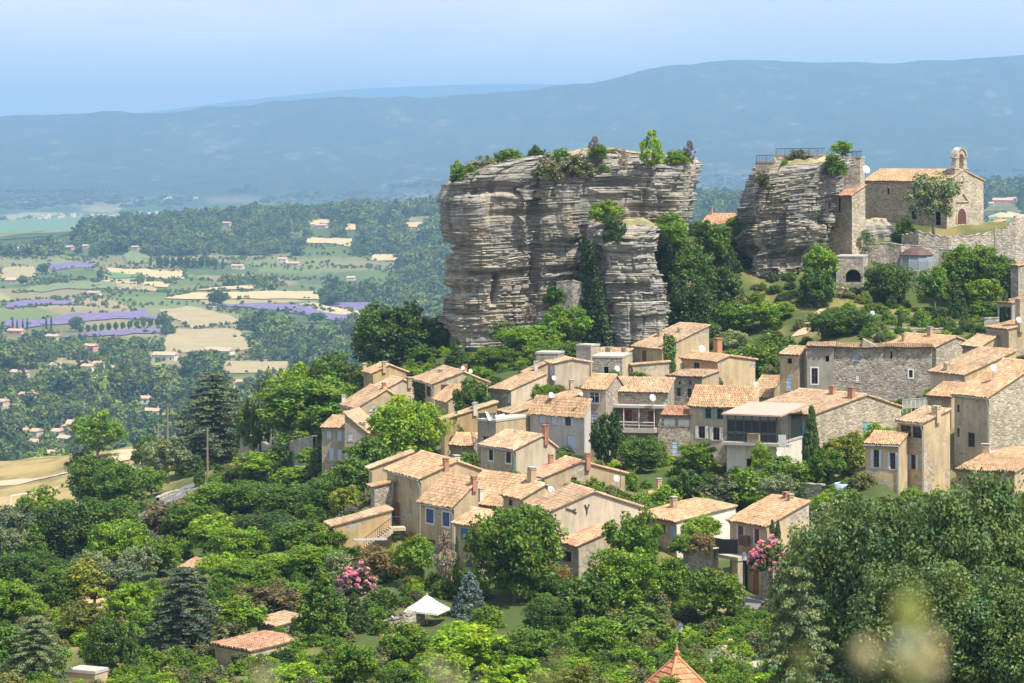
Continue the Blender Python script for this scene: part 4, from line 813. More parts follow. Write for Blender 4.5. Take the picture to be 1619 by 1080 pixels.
ring = lambda r: [(cs + r * math.cos(2 * math.pi * k / 20), cz + r * math.sin(2 * math.pi * k / 20)) for k in range(20)]
m = MB(); wallpoly(m, o_, d_, ring(ro_), .004, .03); m.build('round_window', MGLASS, rt_)
m = MB(); a1, a2 = ring(ro_), ring(ro_ + .2)
for i in range(20): wallpoly(m, o_, d_, [a1[i], a2[i], a2[(i + 1) % 20], a1[(i + 1) % 20]], .006, .12)
m.build('round_window_frame', PL['lstone'], rt_)
# bell gable
m = MB(); b0, bz0 = f_(1506, 275); b1, _z = f_(1533, 275); _s, bz1 = f_(1519, 238); cx_ = (b0 + b1) / 2; hw = (b1 - b0) / 2 * .86; hh_ = bz1 - bz0
pl_ = lambda pts, k0=-.75, k1=.05: wallpoly(m, o_, d_, pts, k0, k1)
ow = hw * .30; zsp = bz0 + hh_ * .66
pl_([(cx_ - hw, bz0 - 1.2), (cx_ + hw, bz0 - 1.2), (cx_ + hw * .86, bz0 + hh_ * .22), (cx_ - hw * .86, bz0 + hh_ * .22)])
for sg in (-1, 1): pl_([(cx_ + sg * ow, bz0 + hh_ * .22), (cx_ + sg * hw * .8, bz0 + hh_ * .22), (cx_ + sg * hw * .66, zsp + .1), (cx_ + sg * ow, zsp + .1)][::sg])
for k in range(8):
    a1, a2 = math.pi * k / 8, math.pi * (k + 1) / 8; g = lambda r, a: (cx_ + r * math.cos(a), zsp + .1 + r * math.sin(a))
    pl_([g(ow, a1), g(hw * .62, a1), g(hw * .62, a2), g(ow, a2)])
m.build('bell_gable', PL['lstone'], rt_)
m = MB()
for (zz, w_, t_) in ((zsp + .02, hw * .92, .2), (bz0 + hh_ * .2, hw * .98, .16)):
    for sg in (-1, 1): pl_([(cx_ + sg * ow * 1.04, zz), (cx_ + sg * w_, zz), (cx_ + sg * w_, zz + t_), (cx_ + sg * ow * 1.04, zz + t_)][::sg], -.85, .15)
for k in range(8):
    a1, a2 = math.pi * k / 8, math.pi * (k + 1) / 8; g = lambda r, a: (cx_ + r * math.cos(a), zsp + .1 + r * math.sin(a))
    pl_([g(hw * .63, a1), g(hw * .78, a1), g(hw * .78, a2), g(hw * .63, a2)], -.9, .2)
m.build('bell_gable_cornice', PL['rstone'], rt_)
H('chapel_annexe', 'low stone apse annexe with slit window joined to the chapel', 1304,1347,1368,309,366,294,421,42,'S',wl='stone',wr='lstone',wins=[('L',1325,312,1329,336,'hole','dark')],cat='annexe',pal=TILE_RED,base=-6.0)
hV0 = H('stone_vault', 'terrace vault with wide dark arch below the crag', 1322,1364,1372,407,460,407,414,14,'flat',wl='rstone',wr='rstone',wins=[('L',1337,426,1361,446,'hole','dark')],cat='vault')
o_, d_, f_ = onwall(hV0, 'L'); s0, z1 = f_(1337, 426); s1, z0 = f_(1361, 446); s1 = f_(1361, 436)[0]; s0 = f_(1337, 436)[0]; z1 = f_(1349, 426)[1]; r_ = (s1 - s0) / 2; c_ = (s0 + s1) / 2; zs = z1 - r_
for sg in (-1, 1):
    m = MB(); A_ = [(c_ + sg * r_ * math.cos(k * math.pi / 16), zs + r_ * math.sin(k * math.pi / 16)) for k in range(9)] + [(c_ + sg * r_, z1 + .02)]; wallpoly(m, o_, d_, A_ if sg > 0 else A_[::-1], -.22, -.003); m.build('arch_spandrel', PL['rstone'], hV0.root)
m = MB()
for k in range(12):
    a1, a2 = math.pi * (k + .04) / 12, math.pi * (k + .96) / 12; g = lambda r, a: (c_ + r * math.cos(a), zs + r * math.sin(a)); wallpoly(m, o_, d_, [g(r_, a1), g(r_ + .3, a1), g(r_ + .3, a2), g(r_, a2)], .004, .06)
m.build('arch_stones', PL['lstone'], hV0.root)
H('ruined_keep', 'pale ruined masonry block on top of the crag behind shrubs', 1314,1360,1367,250,290,250,423,20,'flat',wl='rstone',wr='lstone',cat='ruin',base=-.8)
H('rampart', 'low rubble rampart on the left top edge of the crag', 1194,1226,1240,257,285,257,416,20,'flat',wl='stone',wr='stone',cat='rampart')
H('rampart', 'higher pale rampart along the middle of the crag top', 1223,1314,1330,246,275,246,421,10,'flat',wl='rstone',wr='rstone',cat='rampart')
def swall(label, pts, mat, th=.5, name='stone_wall', cope=True, jag=0.0):
    """freestanding or retaining wall through (u, v top, v bottom, Y)"""
    c0 = P(pts[0][0], pts[0][2], pts[0][3]); root = empty(name, c0, 0, label, 'wall'); root['kind'] = 'thing'; m = MB(); cp = MB(); rs = random.Random(len(label))
    Q = [(P(u, vt, Y) - c0, P(u, vb, Y) - c0) for u, vt, vb, Y in pts]; n = 8 if jag else 1
    fine = []
    for i in range(len(Q) - 1):
        for k in range(n): fine.append((Q[i][0].lerp(Q[i + 1][0], k / n) + UP * (rs.uniform(-jag, jag) if k else 0), Q[i][1].lerp(Q[i + 1][1], k / n)))
    fine.append(Q[-1])
    for (a, b_), (c_, e) in zip(fine[:-1], fine[1:]):
        d = c_ - a; d.z = 0; d.normalize(); n_ = Vector((-d.y, d.x, 0)) * th; dn = UP * -2.5
        m.poly([b_ + dn, e + dn, c_, a]); m.poly([a, c_, c_ + n_, a + n_]); m.poly([e + dn + n_, b_ + dn + n_, a + n_, c_ + n_])
        if not cope: m.poly([b_ + dn, a, a + n_, b_ + dn + n_]); m.poly([e + dn, e + dn + n_, c_ + n_, c_])
        if cope:
            L_ = (c_ - a).length; k_ = max(1, int(L_ / .7)); dd = (c_ - a) / k_
            for k in range(k_): cp.obox(a + dd * (k + .02) - n_ * .1, dd * .96, n_ * 1.2, UP * rs.uniform(.08, .18))
    for (a, b_) in (fine[0], fine[-1]):
        pass
    m.build('masonry', PL[mat], root)
    if cope: cp.build('coping', PL['rstone'], root)
    return root
swall('parapet of uneven stone below the chapel door', [(1425,372,388,430),(1452,366,390,428),(1500,376,392,427),(1545,372,395,428),(1580,368,400,430)], 'rstone', jag=.25)
swall('long dressed wall with small arch behind the glass dome', [(1366,386,420,424),(1405,385,425,423),(1425,388,428,422),(1500,392,428,423)], 'rstone')
swall('tall jagged ruin wall at the right frame edge', [(1573,360,425,412),(1588,362,425,412),(1598,350,425,412),(1606,342,425,412),(1640,338,425,414)], 'rstone', cope=False, jag=.35)
swall('stepped terrace wall right of the vault', [(1364,430,448,419),(1395,432,452,417),(1420,434,452,416)], 'rstone')
swall('terrace wall under the glass dome', [(1412,428,446,418),(1450,430,448,416),(1490,429,446,417)], 'rstone')
swall('upper terrace wall right of the glass dome', [(1484,394,415,420),(1530,396,420,419),(1578,394,424,418)], 'gstone')
swall('low terrace wall in the garden below the vault', [(1318,455,470,412),(1345,458,474,411),(1372,456,472,411)], 'rstone', jag=.15)
swall('terrace wall behind the blue chairs', [(1345,486,500,404),(1400,487,502,402)], 'rstone')
swall('pale garden wall below the chapel terraces', [(1404,519,540,377),(1428,519,540,376),(1440,521,540,376),(1495,520,540,376)], 'rstone')
swall('rubble retaining wall beside the tall cypress pair', [(1556,504,530,372),(1580,503,530,372)], 'gstone')
swall('retaining wall of stacked stones left of the garage', [(1080,868,912,252),(1105,870,915,250),(1128,868,918,248)], 'stone')
swall('stacked stone wall right of the garage under the pink oleander', [(1203,885,940,243),(1222,889,942,240),(1245,892,940,241)], 'stone')
swall('rubble terrace wall beside the white parasol', [(606,985,1000,226),(640,972,995,226),(672,968,990,229)], 'rstone', jag=.15)
swall('dry stone ledge wall on the rock buttress', [(985,356,366,393.5),(1010,356,366,393),(1035,359,370,393)], 'stone')
swall('small dry stone wall patch under the outcrop recess', [(880,446,466,392),(905,444,470,391),(920,448,470,391)], 'gstone')
swall('shaded street wall beside the layered cedar', [(379,688,735,412),(395,690,738,408),(410,690,740,404)], 'dark')
swall('grey terrace wall below the ivy near the shuttered wing', [(413,700,742,385),(440,712,762,372),(456,700,765,362),(495,690,765,352)], 'gstone')
swall('low wall by the pool on the terrace below the cypress', [(1262,766,776,282),(1300,768,778,280)], 'rstone')
swall('heap wall of loose stones by the dirt track', [(185,733,742,490),(212,731,742,487),(222,735,742,486)], 'rstone', jag=.2)
swall('low roadside wall along the descending lane', [(208,829,836,362),(226,817,824,374),(243,807,813,380)], 'rstone')
swall('curved lane wall beside the slim cypress', [(252,787,795,392),(270,779,788,397),(292,774,782,402),(318,771,778,400)], 'rstone')
strata_rock('rock_ledge', 'pale layered rock shelf under the chapel wall', [(400,1340,1428,0),(385,1343,1424,0),(370,1346,1420,1),(358,1349,1412,3),(352,1352,1405,6)], 430, [(0,4),(.1,1),(.5,0),(.9,1),(1,4)], 7, 77, nfront=90, nback=30, amp=.5, capz=.2, ochre=.1)
# railings on the crag
def railing(label, pts, step=1.1, hgt=1.0):
    c0 = P(pts[0][0], pts[0][1], pts[0][2]); root = empty('railing', c0, 0, label, 'railing'); Q = [P(*p) - c0 for p in pts]
    m = MB(); m.tube([q + UP * hgt for q in Q], .045, 5); m.build('top_rail', MIRON, root); m = MB(); m.tube([q + UP * .12 for q in Q], .03, 5); m.build('bottom_rail', MIRON, root)
    for a, b_ in zip(Q[:-1], Q[1:]):
        n = max(1, int((b_ - a).length / step))
        for k in range(n):
            p = a.lerp(b_, k / n); m = MB(); m.tube([p - UP * .3, p + UP * hgt], .04, 5); m.build('post', MIRON, root)
            for j in range(1, 6):
                p2 = a.lerp(b_, (k + j / 6) / n); m = MB(); m.tube([p2 + UP * .12, p2 + UP * hgt], .02, 4); m.build('baluster', MIRON, root)
    return root
railing('black railing at the left tip of the crag', [(1196,257,415.6),(1226,256,414.5)])
railing('long black railing along the crag viewpoint', [(1227,246,421),(1305,245,419.5)])
railing('short black railing behind the shrubs on the crag', [(1347,250,417.5),(1363,250,415.5)])
# glazed dome
root = empty('glass_dome', P(1449, 429, 419), 0, 'rounded glass conservatory with a maroon cap on the terrace', 'conservatory'); n = 12
MDG2, _t2, _b2 = newmat('dome_glass'); _b2.inputs['Base Color'].default_value = (.20, .23, .26, 1); _b2.inputs['Roughness'].default_value = .18
pf = [(2.95, -.5), (2.88, .5), (2.72, 1.5), (2.4, 2.45)]; g = lambda r, z, k: Vector((r * math.cos(2 * math.pi * k / n), r * math.sin(2 * math.pi * k / n) * .9, z))
for i in range(len(pf) - 1):
    for k in range(n):
        m = MB(); A_ = [g(*pf[i], k + .03), g(*pf[i], k + .97), g(*pf[i + 1], k + .97), g(*pf[i + 1], k + .03)]; m.poly(A_); m.poly([p * .985 for p in A_][::-1]); m.build('pane', MDG2, root)
for k in range(n): m = MB(); m.tube([g(r, z, k) * 1.005 for r, z in pf], .05, 5); m.build('rib', MMETAL, root)
m = MB(); m.lathe([(2.55, 2.4), (1.7, 3.05), (.8, 3.4), (.02, 3.5)], n=12); m.build('cap', plain('maroon_metal', (.11, .06, .05), .5), root)
# ---------------- extras that belong to particular houses
def lbox(h, name, mat, u1, v1, u2, v2, y0, y1, side='L'):
    """box in front of a facade: picture extent on the wall plane, y0..y1 metres in front"""
    o, d, f = onwall(h, side); sa, za = f((u1), (v1 + v2) / 2)[0], f((u1 + u2) / 2, v1)[1]; sb, zb = f(u2, (v1 + v2) / 2)[0], f((u1 + u2) / 2, v2)[1]
    nrm = d.cross(UP); m = MB(); m.obox(o + d * sa + UP * zb + nrm * y0, d * (sb - sa), UP * (za - zb), nrm * (y1 - y0)); return m.build(name, mat, h.root)
# covered balcony of the stone house
lbox(hB2, 'balcony_roof', MCONC, 958, 639, 1054, 643, -.05, 1.7); bf = lbox(hB2, 'balcony_floor', MCONC, 964, 675, 1040, 682, 0, 1.6)
lbox(hB2, 'balcony_rail', MFRAME, 964, 664.5, 1040, 666, 1.5, 1.56); lbox(hB2, 'balcony_rail', MFRAME, 964, 669.5, 1040, 670.5, 1.5, 1.54)
for u in (965, 990, 1014, 1038): lbox(hB2, 'balcony_post', MFRAME, u, 642, u + 1.2, 676, 1.48, 1.57)
lbox(hB2, 'pillar', PL['stone'], 1041, 640, 1049, 735, -.02, .35)
# loggia parapet of the tall house
lbox(hB3, 'loggia_post', PL['cream'], 1079, 574, 1082, 592, .02, .3)
# orange loggia recess reads as its own bay
# timber balcony and garage of the house with red doors
bal = lbox(hC11, 'balcony_floor', MCONC, 1124, 873, 1194, 878, .0, 1.9); n = 26
for k in range(n): lbox(hC11, 'balcony_board', MWOOD['dark'], 1124 + 70 * k / n, 850, 1124 + 70 * (k + .86) / n, 873, 1.82, 1.88)
lbox(hC11, 'balcony_rail', MWOOD['dark'], 1124, 848, 1194, 850.5, 1.78, 1.92)
lbox(hC11, 'pillar', PL['sand'], 1128, 878, 1136, 935, 1.3, 1.8); lbox(hC11, 'pillar', PL['sand'], 1184, 878, 1193, 948, 1.3, 1.85)
lbox(hC11, 'deck_chair', MWOOD['brown'], 1177, 846, 1190, 862, .3, .7)
lbox(hC8, 'shutter', MWOOD['dark'], 846, 815, 856, 830, .0, .04)
# iron wall anchors
o_, d_, f_ = onwall(hC8, 'R'); rt_ = hC8.root
for cu, cv, arms in ((905, 807, [(-13, -4), (0, 0), (8, 5)]), (928, 805, [(-4, -9), (0, 1), (0, 10)])):
    for A_ in ([arms[0], arms[1]], [arms[1], arms[2]], [arms[1], (7, -3) if cu == 905 else (4, -10)]):
        m = MB(); pp = []
        for dx, dv in A_: s_, z_ = f_(cu + dx * .8, cv + dv * .8); pp.append(o_ + d_ * s_ + UP * z_ + d_.cross(UP) * .06)
        m.tube(pp, .055, 5); m.build('wall_anchor', MIRON, rt_)
# outside stair of the tall sand house
o_, d_, f_ = onwall(hC2, 'R'); nrm = d_.cross(UP); S0, Z0 = f_(572, 868); S1, Z1 = f_(617, 832); n = 13
for k in range(n):
    m = MB(); s_ = S0 + (S1 - S0) * k / n; z_ = Z0 + (Z1 - Z0) * (k + 1) / n; m.obox(o_ + d_ * s_ + UP * (z_ - .55) + nrm * .02, d_ * ((S1 - S0) / n + .02), UP * .55, nrm * 1.1); m.build('stair_step', PL['pale'], hC2.root)
m = MB(); m.obox(o_ + d_ * S1 + UP * (Z1 - .3) + nrm * .02, d_ * 1.2, UP * .3, nrm * 1.1); m.build('stair_landing', PL['pale'], hC2.root)
m = MB(); m.tube([o_ + d_ * S0 + UP * (Z0 + 1.1) + nrm * 1.05, o_ + d_ * S1 + UP * (Z1 + 1.0) + nrm * 1.05, o_ + d_ * (S1 + 1.2) + UP * (Z1 + 1.0) + nrm * 1.05], .03, 5)
for k in range(14): s_ = S0 + (S1 - S0) * k / 13; z_ = Z0 + (Z1 - Z0) * k / 13; m.tube([o_ + d_ * s_ + UP * z_ + nrm * 1.05, o_ + d_ * s_ + UP * (z_ + 1.05) + nrm * 1.05], .018, 4)
m.build('stair_railing', MIRON, hC2.root)
S2 = f_(552, 858)[0]; S3 = f_(603, 858)[0]; zz = f_(577, 849)[1]; m = MB(); m.obox(o_ + d_ * S2 + UP * zz + nrm * 1.25, d_ * (S3 - S2), UP * .06, nrm * 1.4); m.build('stair_canopy', MMETAL, hC2.root)
# glazed veranda on a white base
hV = H('veranda', 'glass veranda with pink roof slab on a white base wall', 1149,1228,1268,704,775,704,295,24,'flat',wl='white',wr='white',wins=[('L',1180,725,1190,758,'hole','dark'),('R',1240,722,1250,750,'hole','dark')],cat='veranda')
zt = (704 - 662) / F * 295; L_, D_, hb = hV.L, hV.D, hV.He + .22
MPINK = plain('pink_slab', (.56, .35, .28), .8); MDK = plain('dark_steel', (.06, .05, .05), .5)
MVG, _t3, _b3 = newmat('veranda_glass'); _b3.inputs['Base Color'].default_value = (.05, .07, .08, 1); _b3.inputs['Roughness'].default_value = .06; _b3.inputs['Transmission Weight'].default_value = .55
m = MB(); m.obox((-L_ - .4, -.5, hb + zt), (L_ + 1.0, 0, 0), (0, D_ + .8, .5), (0, 0, .16)); m.build('roof_slab', MPINK, hV.root)
nn = 6
for k in range(nn + 1): m = MB(); x = -L_ + .06 + (L_ - .12) * k / nn; m.box(x - .05, x + .05, .02, .12, hb, hb + zt); m.build('post', MDK, hV.root)
for zz in (.0, .9, zt - .5): m = MB(); m.box(-L_, 0, .03, .11, hb + zz, hb + zz + .08); m.build('rail', MDK, hV.root)
for k in range(nn):
    for za, zb in ((.1, .88), (1.0, zt - .52), (zt - .4, zt - .02)):
        m = MB(); x0, x1 = -L_ + .12 + (L_ - .12) * k / nn, -L_ + (L_ - .12) * (k + 1) / nn; m.box(x0, x1, .06, .08, hb + za, hb + zb); m.build('pane', MVG if za < zt - .6 else MDG2, hV.root)
for k in range(3): m = MB(); y = .06 + (D_ - .12) * k / 2; m.box(-.1, -.02, y - .05, y + .05, hb, hb + zt); m.build('post', MDK, hV.root)
for k in range(2): m = MB(); m.box(-.07, -.05, .1 + (D_ - .12) * k / 2, -.0 + (D_ - .12) * (k + 1) / 2, hb + .1, hb + zt - .1); m.build('pane', MVG, hV.root)
m = MB(); m.box(-L_ - .3, 1.6, -.9, -.07, hb - .3, hb - .02); m.build('balcony_floor', MCONC, hV.root)
m = MB(); m.tube([(-L_ - .25, -.85, hb + .9), (1.55, -.85, hb + .9)], .035, 5)
for k in range(30): x = -L_ - .25 + (L_ + 1.8) * k / 29; m.tube([(x, -.85, hb), (x, -.85, hb + .9)], .015, 4)
m.build('balcony_railing', MIRON, hV.root)
m = MB(); m.box(-2.9, -1.7, -.8, -.2, hb, hb + .9); m.build('storage_box', MWOOD['tan'], hV.root)
m = MB(); m.box(.5, 1.3, -.93, -.88, hb - .25, hb + .95); m.build('hanging_towel', MWOOD['white'], hV.root)
# dormer of the leftmost upper house
o_, d_, f_ = onwall(hA2, 'R')
# white railed terrace behind the large stone gable
rl = railing('white railed roof terrace behind the coursed stone gable', [(1427,648,306),(1468,645,300)], 1.0, 1.05)
for ch in rl.children: ch.data.materials[0] = MFRAME
# ------------------------------------------------------------------ trees: unit crowns (1 m wide, 1 m high) shared by all trees of a kind
def leaves_np(cen, rad, nper, leaf, rs, flat=1.0, upb=.45, asp=.62, tone=None):
    """leaf quads through clumps: cen (k,3), rad (k,3)"""
    k = len(cen); idx = np.repeat(np.arange(k), nper); n = len(idx)
    d = rs.normal(size=(n, 3)); d /= np.linalg.norm(d, axis=1)[:, None]
    r = rs.random(n) ** (1 / 4.0)
    p = cen[idx] + d * rad[idx] * r[:, None]
    nr = d * .75 + rs.normal(size=(n, 3)) * .55 + np.array((0, 0, upb)); nr /= np.linalg.norm(nr, axis=1)[:, None]
    a = np.cross(nr, rs.normal(size=(n, 3))); a /= np.linalg.norm(a, axis=1)[:, None] + 1e-9; b = np.cross(nr, a)
    l = leaf * rs.uniform(.65, 1.35, n)[:, None]; a = a * l; b = b * l * asp
    V = np.stack([p - a, p - b * .9 + a * .1, p + a, p + b * .9 + a * .1], 1).reshape(-1, 3)
    ct = rs.uniform(.78, 1.22, k)[idx] * rs.uniform(.72, 1.28, n); hue = rs.normal(0, .09, k)[idx] + rs.normal(0, .05, n)
    C = np.stack([ct * (1 + hue * 1.5), ct * (1 + hue * .3), ct * (1 - hue)], 1)
    return V, np.arange(n * 4).reshape(-1, 4), np.repeat(C, 4, 0)
def crown_shape(kind, rs, nc):
    if kind in ('round', 'dense', 'wide'):
        cz, rz = {'round': (.60, .40), 'dense': (.54, .46), 'wide': (.64, .36)}[kind]
        d = rs.normal(size=(nc, 3)); d[:, 2] = d[:, 2] * .9 + .12; d /= np.linalg.norm(d, axis=1)[:, None]
        lob = 1 + .3 * np.sin(d[:, 0] * 4.1 + rs.random() * 6) * np.sin(d[:, 1] * 3.7 + rs.random() * 6) + .1 * rs.normal(size=nc)
        rr = np.where(rs.random(nc) < .72, rs.uniform(.68, .9, nc), rs.uniform(.2, .68, nc)) * np.clip(lob, .7, 1.15)
        c = d * rr[:, None] * np.array((.46, .46, rz)) + np.array((0, 0, cz)); s = rs.uniform(.06, .125, nc)
        return c, np.stack([s, s, s * .75], 1)
    if kind == 'cone':
        z = rs.random(nc) ** 1.25 * .92 + .06; t = rs.random(nc) * 2 * math.pi; r = .44 * (1 - z) ** .75 * np.sqrt(rs.uniform(.35, 1, nc)) + .01
        s = rs.uniform(.05, .1, nc) * (1.15 - z * .6); return np.stack([r * np.cos(t), r * np.sin(t), z], 1), np.stack([s, s, s * .8], 1)
    if kind == 'cypress':
        z = rs.random(nc) * .97 + .02; t = rs.random(nc) * 2 * math.pi; w_ = np.minimum(1, (z / .08) ** .6) * np.clip((1 - z) / .55, 0, 1) ** .55
        r = .36 * w_ * np.sqrt(rs.uniform(.4, 1, nc)); s = rs.uniform(.09, .16, nc) * (.45 + .55 * w_); return np.stack([r * np.cos(t), r * np.sin(t), z], 1), np.stack([s, s, np.full(nc, .035)], 1)
    if kind == 'cedar':
        C = []; S = []; tiers = 13
        for i in range(tiers):
            z0 = .10 + .84 * i / (tiers - 1); rad = .5 * (1 - z0) ** .7 * rs.uniform(.85, 1.1) + .03
            nb = max(4, int(9 * (1 - z0) + 3)); t0 = rs.random() * 6
            for b in range(nb):
                t = t0 + 2 * math.pi * b / nb + rs.normal() * .2; R_ = rad * rs.uniform(.7, 1.12)
                for q in np.linspace(.18, 1, 6):
                    C.append((R_ * q * math.cos(t), R_ * q * math.sin(t), z0 - .085 * q * q * (1 - z0) ** .5 + rs.normal() * .006 + .02 * q)); S.append((.055 * (1.25 - q * .4), .055 * (1.25 - q * .4), .012))
        return np.array(C), np.array(S)
    if kind == 'spray':     # loose upright shrub
        t = rs.random(nc) * 2 * math.pi; z = rs.random(nc); r = .42 * np.sin(np.clip(z * 2.4 + .5, 0, 3.0)) * np.sqrt(rs.random(nc)); s = rs.uniform(.05, .1, nc)
        return np.stack([r * np.cos(t), r * np.sin(t), z * .9 + .04], 1), np.stack([s * .8, s * .8, s * 1.1], 1)
    if kind == 'bush':
        d = rs.normal(size=(nc, 3)); d[:, 2] = np.abs(d[:, 2]); d /= np.linalg.norm(d, axis=1)[:, None]; lob = 1 + .14 * rs.normal(size=nc)
        rr = np.where(rs.random(nc) < .75, rs.uniform(.72, .92, nc), rs.uniform(.2, .72, nc)) * np.clip(lob, .7, 1.15); c = d * rr[:, None] * np.array((.46, .46, .88)) + np.array((0, 0, .02)); s = rs.uniform(.08, .15, nc)
        return c, np.stack([s, s, s * 1.3], 1)
    if kind == 'umbrella':  # stone pine, flat top
        d = rs.normal(size=(nc, 3)); d /= np.linalg.norm(d, axis=1)[:, None]; c = d * rs.uniform(.6, .95, nc)[:, None] * np.array((.46, .46, .17)) + np.array((0, 0, .8)); s = rs.uniform(.07, .11, nc); return c, np.stack([s, s, s * .6], 1)
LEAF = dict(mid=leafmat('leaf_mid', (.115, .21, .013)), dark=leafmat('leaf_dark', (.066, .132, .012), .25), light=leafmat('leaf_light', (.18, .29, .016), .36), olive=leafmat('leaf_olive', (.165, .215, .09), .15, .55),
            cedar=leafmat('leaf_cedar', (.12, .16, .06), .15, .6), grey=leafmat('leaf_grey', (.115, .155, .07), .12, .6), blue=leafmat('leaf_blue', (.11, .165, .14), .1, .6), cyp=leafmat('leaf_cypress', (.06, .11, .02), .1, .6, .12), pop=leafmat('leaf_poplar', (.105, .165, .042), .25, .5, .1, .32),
            yel=leafmat('leaf_yellow', (.21, .235, .03), .35), rus=leafmat('leaf_russet', (.19, .15, .05), .3), ivy=leafmat('leaf_ivy', (.085, .155, .02), .2), pink=leafmat('petal_pink', (.80, .34, .56), .35, .6, .06), dry=leafmat('twig_grey', (.23, .19, .16), .05, .9), gar=leafmat('leaf_garrigue', (.15, .165, .05), .2), far2=leafmat('leaf_far_light', (.165, .22, .04), .2, .7, .3), far3=leafmat('leaf_far_dark', (.08, .13, .028), .2, .7, .3), far=leafmat('leaf_far', (.115, .175, .03), .2, .7, .35))
MBARK = plain('bark', (.16, .125, .09), .95); MBARKG = plain('bark_grey', (.25, .22, .185), .95)
ARCH = {}
def archetype(shape, nc, nper, leaf, seed, flat=1.0, upb=.45, asp=.62):
    k = (shape, nc, nper, leaf, seed)
    if k not in ARCH:
        rs = np.random.default_rng(seed); c, s = crown_shape(shape, rs, nc); ARCH[k] = (c, leaves_np(c, s, nper, leaf, rs, upb=upb, asp=asp))
    return ARCH[k]
_cm = {}
def crown_mesh(shape, nc, nper, leaf, seed, mat, **kw):
    k = (shape, nc, nper, leaf, seed, mat.name)
    if k not in _cm:
        c, (V, Q, C) = archetype(shape, nc, nper, leaf, seed, **kw); _cm[k] = npmesh('crown', V, Q, mat, col=C)
    return _cm[k]
_tm = {}
def trunk_mesh(shape, seed, aspect, mat):
    """tapered trunk with limbs, unit height, radius for a tree `aspect` times as wide as high"""
    k = (shape, seed, round(aspect, 1), mat.name)
    if k in _tm: return _tm[k]
    rs = random.Random(seed); m = MB(); top = {'round': .72, 'dense': .7, 'wide': .66, 'cone': .93, 'cypress': .8, 'cedar': .97, 'spray': .4, 'bush': .35, 'umbrella': .72}[shape]
    pts = [(0, 0, -.06)]
    for i in range(1, 7): z = top * i / 6; pts.append((rs.uniform(-.02, .02) * i * .5, rs.uniform(-.02, .02) * i * .5, z))
    m.tube(pts, .032 if shape not in ('cypress', 'spray', 'bush') else .025, 7, r1=.008)
    if shape in ('round', 'dense', 'wide', 'umbrella', 'bush', 'spray'):
        for i in range(8):
            z = top * rs.uniform(.3, .8) if shape != 'umbrella' else rs.uniform(.55, .72); t = rs.uniform(0, 6.28); r = rs.uniform(.22, .4); j = int(min(5, z / top * 6)); a = Vector(pts[j]).lerp(Vector(pts[j + 1]), .5)
            e = Vector((r * math.cos(t), r * math.sin(t), a.z + rs.uniform(.12, .26))); md = a.lerp(e, .5) + Vector((0, 0, -.03)); m.tube([a, md, e], .016, 5, r1=.005)
    if shape == 'cedar':
        for i in range(26):
            z = .1 + .8 * i / 26; t = rs.uniform(0, 6.28); r = .42 * (1 - z) ** .7; m.tube([(0, 0, z), (r * math.cos(t), r * math.sin(t), z)], .008, 4, r1=.003)
    me = bpy.data.meshes.new('trunk'); me.from_pydata(m.v, [], m.f); me.materials.append(mat); _tm[k] = me; return me
#        shape, clumps, leaves per clump, leaf size, material, number of variants
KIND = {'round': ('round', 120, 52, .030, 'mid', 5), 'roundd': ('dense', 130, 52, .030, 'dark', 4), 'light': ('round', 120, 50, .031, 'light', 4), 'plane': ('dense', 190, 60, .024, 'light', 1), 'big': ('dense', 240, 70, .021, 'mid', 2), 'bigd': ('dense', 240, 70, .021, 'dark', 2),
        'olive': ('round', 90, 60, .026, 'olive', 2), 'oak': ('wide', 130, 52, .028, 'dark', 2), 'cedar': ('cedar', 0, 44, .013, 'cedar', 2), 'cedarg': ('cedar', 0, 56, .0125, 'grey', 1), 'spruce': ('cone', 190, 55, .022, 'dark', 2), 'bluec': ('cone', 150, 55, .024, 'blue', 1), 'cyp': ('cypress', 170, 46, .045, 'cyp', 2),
        'bush': ('bush', 70, 46, .042, 'mid', 3), 'bushd': ('bush', 70, 46, .042, 'dark', 2), 'bushl': ('bush', 70, 46, .042, 'light', 2), 'busho': ('bush', 70, 46, .036, 'olive', 1), 'bushy': ('bush', 70, 46, .04, 'yel', 1), 'busht': ('bush', 80, 40, .038, 'rus', 1), 'gar': ('bush', 60, 46, .042, 'gar', 2), 'spray': ('spray', 80, 36, .034, 'gar', 2), 'sprayl': ('spray', 80, 36, .036, 'light', 1),
        'poplar': ('dense', 460, 130, .0125, 'pop', 2), 'pine': ('umbrella', 80, 60, .028, 'dark', 1), 'hedge': ('bush', 90, 50, .036, 'ivy', 2), 'dry': ('spray', 90, 26, .03, 'dry', 1), 'rus': ('round', 110, 50, .03, 'rus', 1), 'yel': ('round', 100, 50, .031, 'yel', 1)}
TREE_XY = []; _tn = [0]
